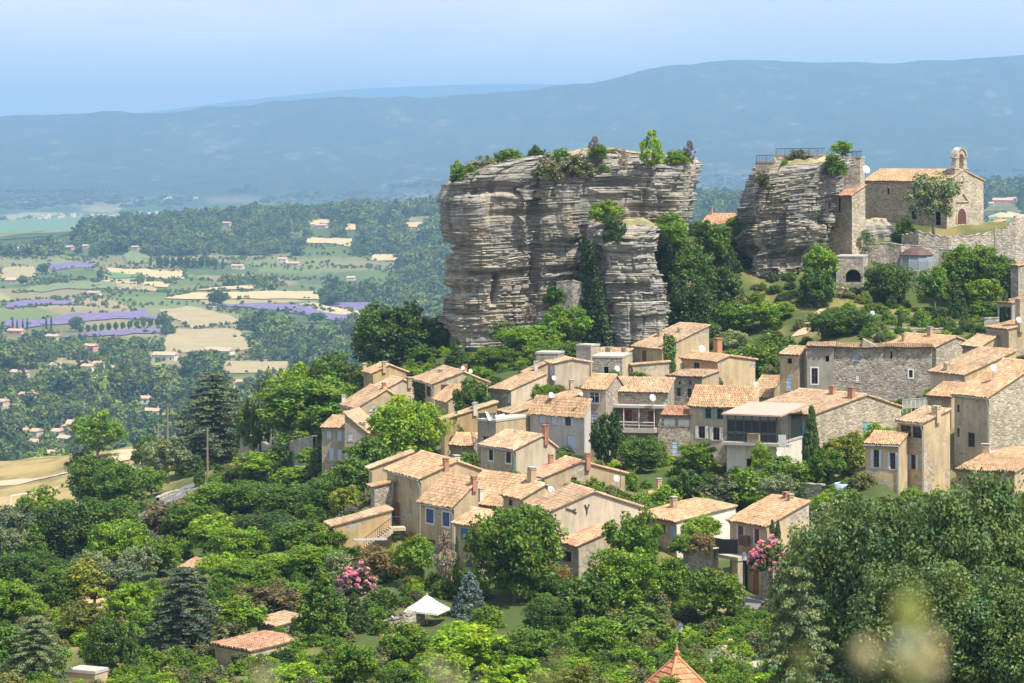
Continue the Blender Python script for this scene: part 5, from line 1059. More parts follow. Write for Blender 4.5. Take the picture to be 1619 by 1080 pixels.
def tree(u, vt, wpx, Y, kind, label, vb=None, cat='tree', name=None, group=None):
    """a plant whose foot stands on the ground (or at picture row vb) Y metres off, its top seen at row vt"""
    _tn[0] += 1; i = _tn[0]; X = (u - HU) / F * Y; zb = (HV - vb) / F * Y if vb is not None else gz(X, Y) - .15; zt_ = (HV - vt) / F * Y
    w_ = wpx / F * Y; h_ = max(zt_ - zb, .5 * w_); zb = zt_ - h_
    sh, nc, npr, lf, mt, nv = KIND[kind]; seed = 500 + (i % nv) * 13 + len(kind)
    rs = random.Random(i * 7 + 1); nm = name or {'tree': 'broadleaf_tree', 'cedar': 'cedar_tree', 'cypress': 'cypress_tree', 'olive tree': 'olive_tree', 'shrub': 'shrub', 'spruce': 'spruce_tree'}.get(cat, cat.replace(' ', '_'))
    root = empty(nm, (X, Y, zb), 0, label, cat, group)
    tr = link('trunk', trunk_mesh(sh, i % 3, w_ / h_, MBARKG if mt in ('olive', 'pop', 'dry') else MBARK), root); tr.scale = (w_ * .85, w_ * .85, h_); tr.rotation_euler = (0, 0, rs.uniform(0, 6.28))
    cr_ = link('crown', crown_mesh(sh, nc, npr, lf, seed, LEAF[mt]), root); cr_.scale = (w_ * 1.04, w_ * 1.04, h_); cr_.rotation_euler = (0, 0, rs.uniform(0, 6.28))
    TREE_XY.append((X, Y, w_)); return root
# ------------------------------------------------------------------ every tree and shrub one can tell apart
T = tree
def B(u, vt, w_, Y, k, lab, vb=None): return tree(u, vt, w_, Y, k, lab, vb, 'shrub')
# left flank, lane and cedar
T(155,652,90,500,'round','lone round tree beside the dirt track at the far left')
B(128,712,50,503,'gar','loose shrub left of the lone round tree by the track')
B(178,725,40,492,'bush','small shrub at the foot of the lone round tree')
T(338,584,200,432,'cedar','broad layered cedar behind the two wooden poles',cat='cedar')
T(262,690,85,425,'olive','grey-green tree at the left foot of the layered cedar',cat='olive tree')
T(232,690,55,442,'round','green tree between the dirt track and the layered cedar')
T(315,722,20,398,'cyp','slim cypress beside the curved lane wall',cat='cypress')
T(492,592,185,372,'big','huge domed tree left of the pale blue shutters')
T(428,582,75,398,'olive','spiky grey-green tree between the layered cedar and the huge domed tree',cat='olive tree')
T(400,628,62,400,'light','yellow-green creeper mound above the shaded street wall')
T(527,560,95,394,'round','feathery tree behind the huge domed tree')
T(470,572,70,402,'light','pale treetop left of the feathery tree behind the dome')
T(585,572,60,390,'roundd','dark tree left of the small ochre gabled house')
T(549,554,24,396,'bluec','blue-grey conifer tip left of the tall dark tree by the outcrop',cat='conifer')
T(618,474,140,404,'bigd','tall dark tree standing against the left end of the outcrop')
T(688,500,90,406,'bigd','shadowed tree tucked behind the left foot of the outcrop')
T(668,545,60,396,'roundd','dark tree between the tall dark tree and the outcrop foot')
B(648,575,56,378,'bushl','bright shrub above the small ochre gabled house')
T(722,550,54,384,'spruce','yellow-green fir at the left foot of the outcrop',cat='fir')
T(746,598,66,341,'roundd','dark fig tree right of the ivy-covered side wall')
B(722,640,32,336,'bushd','small fig shrub under the dark fig tree')
T(640,624,132,322,'plane','bright plane tree filling the gap in the left houses')
T(465,680,80,362,'hedge','arched arbour of creeper above the grey terrace wall')
T(586,690,84,312,'round','tree with orange trumpet flowers below the plane tree')
B(505,700,40,340,'hedge','flowering creeper at the corner of the pale blue shuttered wing')
# green bank under the outcrop
for a in ((785,548,96,376,'big','leafy tree at the bottom left of the bank under the outcrop'),(836,512,105,382,'big','tree in the middle of the bank under the outcrop'),(893,482,84,385,'round','tree high on the bank beside the ivy curtain'),
          (868,538,105,374,'big','broad green crown above the cream gabled house'),(905,540,50,372,'round','small crown left of the grey tower house'),(812,574,64,371,'roundd','dark crown behind the narrow plastered house end')):
    T(*a)
for a in ((762,578,48,372,'bushl','low shrub beside the brick chimney of the ivy-walled house'),(823,545,52,379,'gar','dry shrub strip on the bank under the outcrop'),(850,505,60,387,'busho','grey shrub on the slope below the outcrop recess')): B(*a)
B(877,447,36,390,'bushd','dark shrub clinging in the outcrop recess',478); B(800,500,52,389,'busho','grey-green shrub against the lower outcrop face',532); B(838,480,30,391,'dry','bare twiggy shrub on the outcrop face',512)
# ivy and trees right of the buttress
T(1078,374,92,398,'bigd','ivy-thick tree pressed against the right side of the buttress',470); T(1092,440,92,394,'bigd','dense dark tree below the ivy-thick tree by the buttress'); T(1125,348,66,412,'round','tree under the red-tiled house in the gap',430)
T(1150,385,46,414,'roundd','narrow dark tree left of the crag foot',470); T(1135,420,74,402,'roundd','round dark crown between buttress and crag'); B(1165,455,46,402,'gar','dry shrub at the left foot of the crag')
T(1150,478,84,393,'round','round green tree below the gap between the rocks'); T(1203,477,76,394,'round','rounded tree at the foot of the crag'); T(1238,476,44,397,'light','yellow-green tree at the right foot of the crag')
T(1157,520,62,384,'olive','grey-green tree behind the orange loggia house',cat='olive tree'); B(1195,535,84,374,'bushl','bright bramble bank above the turret',582); B(1225,520,80,378,'bush','bramble mound on the slope left of the dirt path',568); B(1120,500,64,391,'bushd','shrub above the ivy-draped house')
T(1298,388,66,405,'round','tree climbing the right side of the crag',455); T(1288,425,64,401,'roundd','dark ivy tree at the lower right of the crag',498); B(1310,345,34,423,'gar','shrub on the crag ledge below the annexe',364)
T(1356,362,58,424,'olive','round clipped olive on the terrace vault',409,'olive tree'); B(1429,340,38,432,'bush','dense round shrub against the chapel side wall',378); T(1476,272,88,432,'olive','feathery pale tree in front of the chapel',366)
T(1405,412,82,409,'bigd','dark tree below the glass dome'); T(1532,383,110,408,'big','large tree with orange blossoms right of the glass dome'); T(1580,400,60,404,'round','tree under the jagged ruin wall'); T(1478,420,62,402,'round','green tree between the dome tree and the orange-blossom tree')
T(1512,446,46,392,'spruce','dark conifer in front of the orange-blossom tree',cat='conifer'); T(1556,440,60,396,'light','lighter tree right of the dark conifer'); T(1423,494,9,377,'cyp','tiny cypress on the garden wall',525,'cypress'); B(1457,484,38,384,'bush','clipped shrub left of the dark conifer')
T(1330,484,110,372,'big','bright spreading tree above the smooth grey wall'); B(1385,520,54,372,'bush','shrub right of the bright spreading tree'); T(1563,475,60,384,'round','tree left of the open-sided shelter'); T(1590,462,20,376,'cyp','tall dark cypress beside the open-sided shelter',535,'cypress'); B(1335,455,44,407,'gar','dry grasses and shrub below the vault')
B(1372,500,40,396,'busht','flower bed shrub beside the blue chairs',512); B(1440,505,36,388,'bushy','yellowish shrub beside the tiny cypress')
# on the outcrop top
for a in ((737,258,54,399,'bush','shrub at the sloping left shoulder of the outcrop',288),(768,244,62,401,'gar','second shrub from the left on the outcrop top',276),(806,230,58,404,'bush','rounded shrub on the left outcrop top',262),(848,226,32,404,'bushd','dark shrub on the outcrop top',254),(884,233,62,403,'bush','wide shrub in the middle of the outcrop top',260),
          (868,244,56,398,'gar','dry shrub hanging over the outcrop edge',286),(914,242,50,399,'gar','dark gorse at the outcrop edge',276),(955,258,22,398,'bush','small shrub below the bare branches on the outcrop',272),(1072,233,44,404,'bushl','low shrub on the right outcrop top',256),(722,252,24,399,'sprayl','wispy sapling at the left tip of the outcrop',278),(1090,222,24,404,'dry','bare twigs at the right end of the outcrop',258),(986,236,22,400,'dry','dead branches in the middle of the outcrop top',268),(940,215,24,401,'dry','bare dead shrub beside the small green tree on the outcrop',250)): B(*a)
T(946,228,34,401,'round','small green tree on the outcrop top',262); T(1030,204,48,401,'sprayl','upright light tree standing on the right outcrop top',264)
T(958,316,58,393,'light','yellow-green tree on the buttress ledge',364); B(972,334,40,389.5,'bushd','dark cone-shaped shrub on the buttress edge',380); B(1060,330,52,397,'bush','round shrub at the right of the grassy ledge',364)
B(1320,236,38,413,'bushd','dark ivy ball hanging on the crag masonry',274); T(1332,223,40,418,'round','small tree on the crag top'  ,252); B(1262,234,50,422,'gar','dry shrubs behind the crag railing',250); B(1205,268,30,412,'gar','dry shrub on the left crag shoulder',292); B(1240,250,14,413.5,'bushl','little tuft on the crag rampart',264)
T(1062,350,60,394,'round','tree at the right rim of the buttress ledge',395); 
def ivyfall(label, rows, n, mat='cyp'):
    """ivy hanging on a rock flank; rows (v, u from, u to, Y at from, Y at to)"""
    rs = np.random.default_rng(n); v_ = rs.uniform(rows[0][0], rows[-1][0], n); vs = [r[0] for r in rows]; I = lambda k: np.interp(v_, vs, [r[k] for r in rows]); t_ = rs.random(n); u_ = I(1) * (1 - t_) + I(2) * t_; Y_ = I(3) * (1 - t_) + I(4) * t_ + rs.normal(0, .25, n)
    c_ = np.stack([(u_ - HU) / F * Y_, Y_, (HV - v_) / F * Y_], 1); o0 = c_.mean(0); V, Q, C = leaves_np(c_ - o0, np.tile((.55, .5, .8), (n, 1)), 22, .17, rs); o = link('ivy_curtain', npmesh('ivy_curtain', V, Q, LEAF[mat], col=C), None, Vector(o0)); tag(o, label, 'ivy')
ivyfall('dark ivy curtain in the cleft left of the buttress', [(385,922,936,392,390.5),(430,920,948,392,389.5),(500,922,958,391,388.2),(560,920,968,390,387.6)], 330)
# between the houses
T(962,652,58,313,'roundd','dark fig below the left end of the covered balcony'); T(1012,688,76,303,'bigd','rounded evergreen in front of the covered balcony'); B(1042,688,32,307,'bushl','yellow-green vine beside the lavender panel',738); T(1100,698,64,299,'round','laurel in front of the white shutters')
B(1205,693,40,292,'bushl','vine hanging under the glass veranda',740); T(1283,645,31,287,'cyp','tall cypress column in front of the coursed stone gable',764,'cypress'); T(1335,682,80,287,'yel','yellow-green tree below the coursed stone gable'); T(1305,708,58,284,'round','green tree right of the tall cypress'); T(1390,668,56,290,'light','light treetop left of the glazed attic house')
T(1240,722,88,283,'round','tree left of the tall cypress'); B(1185,735,90,279,'bush','wide shrub below the glass veranda'); B(1140,748,86,279,'gar','dry shrub below the white shutters'); T(1088,742,76,284,'roundd','dark tree below the laurel'); B(1050,758,70,282,'bushl','bright shrub behind the white end wall'); B(1010,772,54,278,'bush','shrub below the wide orange gable')
B(1112,776,72,268,'bushl','sunny shrub behind the chimney of the long low house'); T(1232,748,72,275,'olive','grey olive above the house with red doors',cat='olive tree'); T(1268,770,20,268,'cyp','small clipped cone by the pool wall',800,'cypress'); B(1340,770,70,268,'bush','shrub below the pool'); B(1300,790,60,262,'busho','grey shrub behind the brick chimneys of the red-door house')
B(1112,812,62,255,'bushl','bright vine arbour beside the white end wall',842); B(1080,842,50,252,'bush','shrub at the right of the grey blind',872); B(1110,838,44,249,'busht','potted shrub on the stacked retaining wall',870); T(1221,822,11,243,'cyp','left of two tiny cypresses beside the red doors',852,'cypress'); T(1230,823,10,243,'cyp','right of two tiny cypresses beside the red doors',852,'cypress')
# front gardens
T(815,793,152,237,'big','large dense lime tree in front of the smooth cream gable'); T(742,905,70,231,'bluec','blue-grey conifer right of the white parasol',cat='conifer'); B(703,838,42,240,'dry','bare grey creeper left of the royal blue shutters',925); T(722,850,12,241,'cyp','very thin cypress against the front house',928,'cypress')
T(655,848,78,244,'light','light leafy tree below the navy shutters'); B(598,858,82,248,'busht','orange-flowered silk tree in front of the outbuilding',905); B(540,866,66,250,'busho','grey-green broom left of the oleander',912); B(600,925,64,235,'bushd','clipped round dark bush below the oleander')
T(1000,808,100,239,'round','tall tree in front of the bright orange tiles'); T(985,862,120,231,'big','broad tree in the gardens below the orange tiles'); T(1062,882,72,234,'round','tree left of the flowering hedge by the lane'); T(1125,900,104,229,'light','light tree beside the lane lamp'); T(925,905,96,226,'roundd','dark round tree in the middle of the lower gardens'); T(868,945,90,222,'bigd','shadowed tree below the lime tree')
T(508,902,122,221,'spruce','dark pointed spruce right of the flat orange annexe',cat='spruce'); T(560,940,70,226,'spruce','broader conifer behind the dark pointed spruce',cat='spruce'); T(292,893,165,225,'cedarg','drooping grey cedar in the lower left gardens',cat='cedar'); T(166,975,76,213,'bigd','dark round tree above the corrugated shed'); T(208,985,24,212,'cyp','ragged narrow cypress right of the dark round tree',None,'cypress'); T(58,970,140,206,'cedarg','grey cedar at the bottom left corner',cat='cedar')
# bottom edge
for a in ((640,985,90,210,'light','light leafy tree below the parasol wall'),(745,985,130,206,'light','wide bright tree at the bottom below the blue conifer'),(850,990,120,205,'big','leafy tree at the bottom centre'),(940,975,90,212,'round','round tree at the bottom between two bright crowns'),(560,1015,80,200,'round','tree at the bottom below the pointed spruce'),(700,1030,110,190,'light','bright crown at the bottom edge left of centre'),
          (820,1040,120,186,'light','bright crown at the bottom edge under the centre'),(470,1045,90,195,'light','light crown at the bottom edge right of the annexe'),(1000,1015,70,205,'bush','hedge tree left of the garden lamp'),(905,1050,90,184,'yel','yellow-green crown left of the pointed orange roof')): T(*a)
for a in ((1010,955,150,222,'hedge','clipped hedge along the lower garden path'),(1060,1035,60,200,'bushd','dark shrub beside the pointed orange roof'),(1150,1015,80,205,'busho','lavender-grey shrub beside the steps'),(1215,975,60,225,'bushy','yellow shrub beside the grey lane'),(1160,985,50,222,'bushl','light shrub above the steps'),(1215,1055,60,196,'bushl','low shrub at the bottom beside the gravel square'),(1120,1060,80,192,'bushl','bright shrub right of the pointed orange roof'),(400,1066,80,196,'bushl','light shrub below the flat annexe'),(345,1050,60,203,'gar','scrubby bush left of the flat annexe'),(980,1055,80,190,'bushl','bright shrub left of the pointed orange roof')): B(*a)
# left slopes and gardens
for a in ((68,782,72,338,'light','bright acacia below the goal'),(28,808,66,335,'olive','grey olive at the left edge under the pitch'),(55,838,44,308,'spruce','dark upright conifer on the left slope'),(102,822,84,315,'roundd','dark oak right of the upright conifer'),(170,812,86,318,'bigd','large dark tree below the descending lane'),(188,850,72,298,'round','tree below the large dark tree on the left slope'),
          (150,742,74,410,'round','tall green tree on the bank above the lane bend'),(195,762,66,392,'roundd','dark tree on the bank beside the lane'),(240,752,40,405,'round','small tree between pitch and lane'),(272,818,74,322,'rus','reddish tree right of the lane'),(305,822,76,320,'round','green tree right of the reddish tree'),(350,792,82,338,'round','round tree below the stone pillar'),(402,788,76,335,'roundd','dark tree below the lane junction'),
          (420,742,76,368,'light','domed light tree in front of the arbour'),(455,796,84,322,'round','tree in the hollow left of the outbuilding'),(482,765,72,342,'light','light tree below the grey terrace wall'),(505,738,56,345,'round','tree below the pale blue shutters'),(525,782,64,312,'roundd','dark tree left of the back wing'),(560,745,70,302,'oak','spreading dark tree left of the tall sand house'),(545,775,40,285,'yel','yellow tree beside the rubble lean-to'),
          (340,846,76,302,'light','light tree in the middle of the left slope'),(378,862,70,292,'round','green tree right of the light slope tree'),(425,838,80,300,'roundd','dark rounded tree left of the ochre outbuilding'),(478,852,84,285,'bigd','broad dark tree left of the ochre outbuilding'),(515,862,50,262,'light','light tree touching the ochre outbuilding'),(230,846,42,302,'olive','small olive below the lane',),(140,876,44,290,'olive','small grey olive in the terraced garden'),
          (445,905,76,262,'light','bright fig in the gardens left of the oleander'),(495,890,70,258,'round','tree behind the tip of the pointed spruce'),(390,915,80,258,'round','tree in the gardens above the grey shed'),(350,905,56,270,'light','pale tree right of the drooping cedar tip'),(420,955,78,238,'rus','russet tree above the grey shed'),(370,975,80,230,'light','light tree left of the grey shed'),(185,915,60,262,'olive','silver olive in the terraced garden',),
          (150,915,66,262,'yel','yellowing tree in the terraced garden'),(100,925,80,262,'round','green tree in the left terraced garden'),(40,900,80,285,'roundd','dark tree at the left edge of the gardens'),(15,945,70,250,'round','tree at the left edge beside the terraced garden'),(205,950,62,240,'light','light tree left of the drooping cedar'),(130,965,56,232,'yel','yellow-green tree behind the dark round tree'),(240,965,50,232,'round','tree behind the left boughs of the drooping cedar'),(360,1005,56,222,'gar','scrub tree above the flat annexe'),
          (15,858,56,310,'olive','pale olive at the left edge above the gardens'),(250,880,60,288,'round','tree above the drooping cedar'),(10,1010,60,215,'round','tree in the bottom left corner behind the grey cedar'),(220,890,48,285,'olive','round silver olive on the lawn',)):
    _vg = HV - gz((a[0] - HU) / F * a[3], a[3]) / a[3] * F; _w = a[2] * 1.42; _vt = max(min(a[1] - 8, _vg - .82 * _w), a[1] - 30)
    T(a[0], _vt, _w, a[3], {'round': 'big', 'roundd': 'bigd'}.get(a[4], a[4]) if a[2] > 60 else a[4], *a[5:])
for a in ((115,790,60,372,'bushd','dark shrub below the pitch'),(215,790,60,380,'bush','shrub left of the lane wall'),(240,790,44,384,'bushl','roadside shrub by the lane bend'),(380,765,40,392,'bush','shrub beside the round road sign'),(300,800,50,365,'bushl','shrub right of the lane bend'),(330,800,40,355,'busho','grey shrub below the slim cypress'),(450,765,50,358,'bush','shrub under the arbour'),(560,800,60,282,'dry','bare thicket left of the rubble lean-to'),(300,925,60,262,'bush','shrub left of the pale tree by the cedar tip'),(175,955,50,244,'busht','purple-brown shrub in the terraced garden'),(65,950,60,255,'bushl','light shrub at the left of the dry grass'),(450,985,60,225,'bushl','shrub behind the pointed spruce foot'),(640,945,44,236,'busht','rose bush left of the parasol'),(700,960,40,232,'bush','shrub behind the parasol'),(770,950,60,226,'bushl','light shrub right of the blue conifer'),(1185,985,40,228,'bush','shrub beside the lane edge'),(880,885,50,241,'busht','pale-leaved shrub right of the lime tree'),(1040,930,60,230,'gar','dry hedge behind the clipped hedge')): B(*a)
def oleander(u, vt, w_, Y, label, vb):
    r = B(u, vt, w_, Y, 'bushd', label, vb); r.name = 'oleander'; r['category'] = 'oleander'; cr_ = [c_ for c_ in r.children if c_.name.startswith('crown')][0]
    rs = np.random.default_rng(9); c_, s_ = crown_shape('bush', rs, 170); c_ = c_[(np.linalg.norm((c_ - np.array((0, 0, .02))) / np.array((.46, .46, .88)), axis=1) > .7)]
    V, Q, C = leaves_np(c_ * 1.06, np.full((len(c_), 3), .06), 34, .036, rs); bl = link('blossom', npmesh('blossom', V, Q, LEAF['pink'], col=np.clip(C, .7, 1.3)), r); bl.scale = cr_.scale
oleander(563,888,66,243,'pink flowering oleander below the ochre outbuilding',936); oleander(1214,845,60,238,'pink flowering oleander above the lane beside the balcony',898)
# the great poplar clump at the right
T(1395,775,250,178,'poplar','left crown of the silvery poplar clump at the right'); T(1535,748,270,174,'poplar','tallest silvery poplar at the right edge'); T(1300,822,170,182,'poplar','lower left silvery poplar above the tiered cedar'); T(1645,752,230,180,'poplar','silvery poplar cut by the right frame edge'); T(1460,880,260,160,'poplar','nearest silvery poplar at the bottom right'); T(1600,900,240,158,'poplar','silvery poplar in the bottom right corner')
T(1258,888,185,158,'cedarg','tiered grey-green cedar in front of the poplars',cat='cedar')
# ivy clothing the side wall
def ivy(h, side, u1, v1, u2, v2, n=900, mat='ivy', name='ivy', sz=.13):
    o, d, f = onwall(h, side); rs = np.random.default_rng(n); nrm = np.array(d.cross(UP)); sa, sb = f(u1, (v1 + v2) / 2)[0], f(u2, (v1 + v2) / 2)[0]; zb, za = f((u1 + u2) / 2, v2)[1], f((u1 + u2) / 2, v1)[1]
    k = n // 12; s = rs.uniform(sa, sb, k); z = zb + (za - zb) * rs.random(k) ** .85; C_ = np.array(o)[None] + np.array(d)[None] * s[:, None] + np.array((0, 0, 1))[None] * z[:, None] + nrm[None] * .12
    V, Q, C = leaves_np(C_, np.full((k, 3), .32), 14, sz, rs); link(name, npmesh(name, V, Q, LEAF[mat], col=C), h.root)
ivy(hA4, 'L', 656, 606, 672, 640, 1600, 'cyp'); ivy(hB8, 'R', 1050, 530, 1066, 585, 1800, 'ivy'); ivy(hB3, 'R', 1136, 600, 1140, 610, 60)
ivy(hB4, 'L', 1150, 690, 1175, 735, 700, 'dry'); ivy(hC10, 'R', 1080, 822, 1120, 850, 700, 'light')
# ------------------------------------------------------------------ undergrowth of the hillside and the woods of the valley
def inpoly(X, Y, poly):
    r = np.zeros(len(X), bool); n = len(poly)
    for i in range(n):
        x0, y0 = poly[i]; x1, y1 = poly[(i + 1) % n]; c_ = ((y0 > Y) != (y1 > Y)) & (X < (x1 - x0) * (Y - y0) / (y1 - y0 + 1e-12) + x0); r ^= c_
    return r
def scatter(name, X, Y, Z, S, src, label, rsd):
    me = bpy.data.meshes.new(name); me.vertices.add(len(X)); me.vertices.foreach_set('co', np.stack([X, Y, Z], 1).astype(np.float32).ravel())
    at = me.attributes.new('size', 'FLOAT_VECTOR', 'POINT'); at.data.foreach_set('vector', S.astype(np.float32).ravel())
    o = link(name, me); tag(o, label, kind='stuff')
    cl = bpy.data.collections.new(name + '_plants')
    for s_ in src: cl.objects.link(bpy.data.objects.new(name + '_plant', s_))
    g = bpy.data.node_groups.new(name, 'GeometryNodeTree'); g.interface.new_socket('Geometry', in_out='INPUT', socket_type='NodeSocketGeometry'); g.interface.new_socket('Geometry', in_out='OUTPUT', socket_type='NodeSocketGeometry')
    nn = g.nodes; gi = nn.new('NodeGroupInput'); go_ = nn.new('NodeGroupOutput'); ip = nn.new('GeometryNodeInstanceOnPoints'); ci = nn.new('GeometryNodeCollectionInfo'); ci.inputs[0].default_value = cl; ci.inputs['Separate Children'].default_value = True; ci.inputs['Reset Children'].default_value = True
    na = nn.new('GeometryNodeInputNamedAttribute'); na.data_type = 'FLOAT_VECTOR'; na.inputs[0].default_value = 'size'; rv = nn.new('FunctionNodeRandomValue'); rv.data_type = 'FLOAT_VECTOR'; rv.inputs[0].default_value = (0, 0, 0); rv.inputs[1].default_value = (.0, .0, 6.283); rv.inputs['Seed'].default_value = rsd
    ip.inputs['Pick Instance'].default_value = True; L_ = g.links.new
    L_(gi.outputs[0], ip.inputs['Points']); L_(ci.outputs[0], ip.inputs['Instance']); L_(rv.outputs[0], ip.inputs['Rotation']); L_(na.outputs[0], ip.inputs['Scale']); L_(ip.outputs[0], go_.inputs[0])
    md = o.modifiers.new('scatter', 'NODES'); md.node_group = g; return o
rs = np.random.default_rng(4)
# valley woods
n = 90000; Y_ = np.sqrt(rs.uniform(1000 ** 2, 4700 ** 2, n)); X_ = rs.uniform(-.235, .235, n) * Y_
den = fbm(X_ / 170, Y_ / 260, 0, 61, 4, .6) + .35 * fbm(X_ / 40, Y_ / 40, 0, 62, 2); uu = HU + F * X_ / Y_; zz_ = ground(X_, Y_); vv = HV - zz_ / Y_ * F
keep = den > np.where((vv > 405) & (vv < 540) & (uu < 620), np.where(uu < 330, .42, .18), -.8)
for q in FIELDS_XY: keep &= ~inpoly(X_, Y_, q)
for px in FIELDS_PX:
    for k in (0, 5, 10, 15, 20): keep &= ~inpoly(uu, vv - k, px)
for (fu, fv, fw, fh, _c) in FAR: keep &= ~((np.abs(uu - fu) < fw * .75 + 4) & (vv > fv - 4) & (vv < fv + 19))
keep &= ~((vv > 700) & (Y_ < 1200) & (uu > 420))
X_, Y_, zz_ = X_[keep], Y_[keep], zz_[keep]; w_ = np.clip(np.exp(rs.normal(2.15, .42, len(X_))), 3.5, 20) * (1 + .35 * fbm(X_ / 90, Y_ / 90, 0, 66, 2)); S_ = np.stack([w_, w_, w_ * rs.uniform(.7, 1.05, len(X_))], 1)
hx_, hy_ = [], []
for q in FIELDS_XY:          # hedges along the field edges
    if q[0][1] < 900 or q[0][1] > 5000: continue
    for i in range(4):
        (x0, y0), (x1, y1) = q[i], q[(i + 1) % 4]; nn_ = int(math.hypot(x1 - x0, y1 - y0) / 5)
        for t_ in rs.random(nn_):
            if vnoise(x0 / 60 + t_ * 5, y0 / 60 + i, 0, 99) > .12: hx_.append(x0 + (x1 - x0) * t_ + rs.normal() * 2.5); hy_.append(y0 + (y1 - y0) * t_ + rs.normal() * 4)
n = 14000; ex_y = np.sqrt(rs.uniform(1900 ** 2, 3700 ** 2, n)); ex_x = rs.uniform(-.2, .05, n) * ex_y; ek = fbm(ex_x / 45, ex_y / 45, 0, 58, 3) > .12
for q in FIELDS_XY: ek &= ~inpoly(ex_x, ex_y, q)
hx_, hy_ = hx_ + list(ex_x[ek]), hy_ + list(ex_y[ek])
hx_, hy_ = np.array(hx_), np.array(hy_); hw_ = rs.uniform(2.0, 5, len(hx_)); hz_v = ground(hx_, hy_)
X_, Y_, zz_ = np.concatenate([X_, hx_]), np.concatenate([Y_, hy_]), np.concatenate([zz_, hz_v]); S_ = np.concatenate([S_, np.stack([hw_, hw_, hw_ * .8], 1)])
VALLEY = (X_, Y_, zz_, S_)
# plain beyond and scrub of the near range
n = 14000; Y2 = rs.uniform(4700, 9600, n); X2 = rs.uniform(-.22, .22, n) * Y2; k2 = fbm(X2 / 300, Y2 / 900, 0, 71, 4) > .05
for q in FIELDS_XY: k2 &= ~inpoly(X2, Y2, q)
X2, Y2 = X2[k2], Y2[k2]; Z2 = ground(X2, Y2); w2 = rs.uniform(9, 24, len(X2)); S2 = np.stack([w2 * 1.3, w2 * 1.3, w2 * .55], 1)
# undergrowth
n = 10500; Y3 = 165 + 475 * rs.random(n) ** 1.3; X3 = rs.uniform(-.21, .21, n) * Y3; Z3 = ground(X3, Y3); u3 = HU + F * X3 / Y3; v3 = HV - Z3 / Y3 * F
k3 = fbm(X3 / 14, Y3 / 14, 0, 81, 3) > -.45
for q in HOUSE_XY: k3 &= ~inpoly(X3, Y3, [(sum(p[0] for p in q) / 4 + (p[0] - sum(p2[0] for p2 in q) / 4) * 1.25, sum(p[1] for p in q) / 4 + (p[1] - sum(p2[1] for p2 in q) / 4) * 1.25) for p in q])
k3 &= ~((u3 < 235) & (v3 < 815)); k3 &= ~((u3 > 190) & (u3 < 330) & (v3 > 755) & (v3 < 840)); k3 &= ~((u3 > 1165) & (u3 < 1250) & (v3 > 936) & (v3 < 968)); k3 &= ~((Y3 > 411) & (u3 > 1300) & (Y3 < 470)); k3 &= ~((u3 > 1230) & (u3 < 1330) & (v3 > 480) & (v3 < 560) & (rs.random(n) < .8)); k3 &= ~((u3 > 60) & (u3 < 330) & (v3 > 870) & (v3 < 1000) & (rs.random(n) < .75))
k3 &= ~((u3 > 640) & (u3 < 720) & (v3 > 960) & (v3 < 1000))
k3 &= ~((Y3 > 270) & (Y3 < 345) & (u3 > 500) & (rs.random(n) < .15))
for cu, cv, ru_, rv_ in ((410,1035,60,22),(448,1000,55,28),(306,908,34,22),(140,1072,55,30),(675,985,55,32),(628,1018,32,18),(563,935,55,25),(1203,1060,32,22),(150,960,60,35)): k3 &= ((u3 - cu) / ru_) ** 2 + ((v3 - cv) / rv_) ** 2 > 1
X3, Y3, Z3 = X3[k3], Y3[k3], Z3[k3]; w3 = rs.uniform(.9, 2.6, len(X3)); S3 = np.stack([w3, w3, w3 * rs.uniform(.4, .8, len(X3))], 1)
_src = []
for i, (sh, mt_) in enumerate((('bush', 'far'), ('bush', 'far3'), ('bush', 'far2'), ('round', 'far'), ('round', 'far3'), ('cone', 'far3'), ('bush', 'far'), ('round', 'far2'))):
    _v, _q, _c2 = archetype(sh, 36, 22, .07, 900 + i)[1]; _src.append(npmesh('wood_plant', _v, _q, LEAF[mt_], col=_c2))
scatter('valley_wood', VALLEY[0], VALLEY[1], VALLEY[2], VALLEY[3], _src, 'green woods and copses covering the valley slopes beyond the village', 3)
scatter('plain_wood', X2, Y2, Z2 - 1, S2, _src, 'hazy strips of woodland across the far plain', 4)
_us = [crown_mesh('bush', 70, 46, .042, 503 + i, LEAF[k]) for i, k in enumerate(('mid', 'gar', 'dark', 'mid', 'light'))]
scatter('undergrowth', X3, Y3, Z3, S3, _us, 'low tangled undergrowth filling the village slopes and gardens', 5)
# ------------------------------------------------------------------ small things
road, _pts = strip('lane', [(196,842),(222,822),(246,806),(268,792),(290,778),(320,762)], 5.0, MASPH)
m = MB()
for k in range(0, len(_pts) - 3, 7):
    a, b_ = _pts[k], _pts[k + 3]; d = (b_ - a).normalized(); e = Vector((d.y, -d.x, 0)) * .09; A_ = [a - e, a + e, b_ + e, b_ - e]
    m.poly([(p.x, p.y, gz(p.x, p.y) + .075) for p in A_])
tag(m.build('lane_marking', plain('road_paint', (.75, .74, .7), .8)), kind='structure')
strip('village_lane', [(1165,962),(1200,955),(1235,950),(1262,944)], 5.5, MASPH, off=.1)
strip('garden_path', [(1105,1052),(1140,1030),(1168,1005),(1180,980),(1196,960)], .9, MASPH, off=.1)
strip('dirt_track', [(-60,772),(20,764),(90,751),(150,738),(200,726),(236,714)], 7.0, MDIRT, off=.12, y0=380)
strip('hill_path', [(1262,532),(1280,515),(1300,498),(1312,488)], 2.2, MDIRT, off=.12, y0=340)
field('football_pitch', [(-60,822),(75,806),(95,770),(-60,790)], MDG, off=.1, y0=380)
field('meadow', [(200,768),(245,772),(235,742),(195,744)], plain('meadow_grass', (.15, .21, .05), 1), off=.1, y0=380)
field('dry_slope', [(75,980),(150,985),(190,935),(110,940)], MDG, off=.12, y0=200)
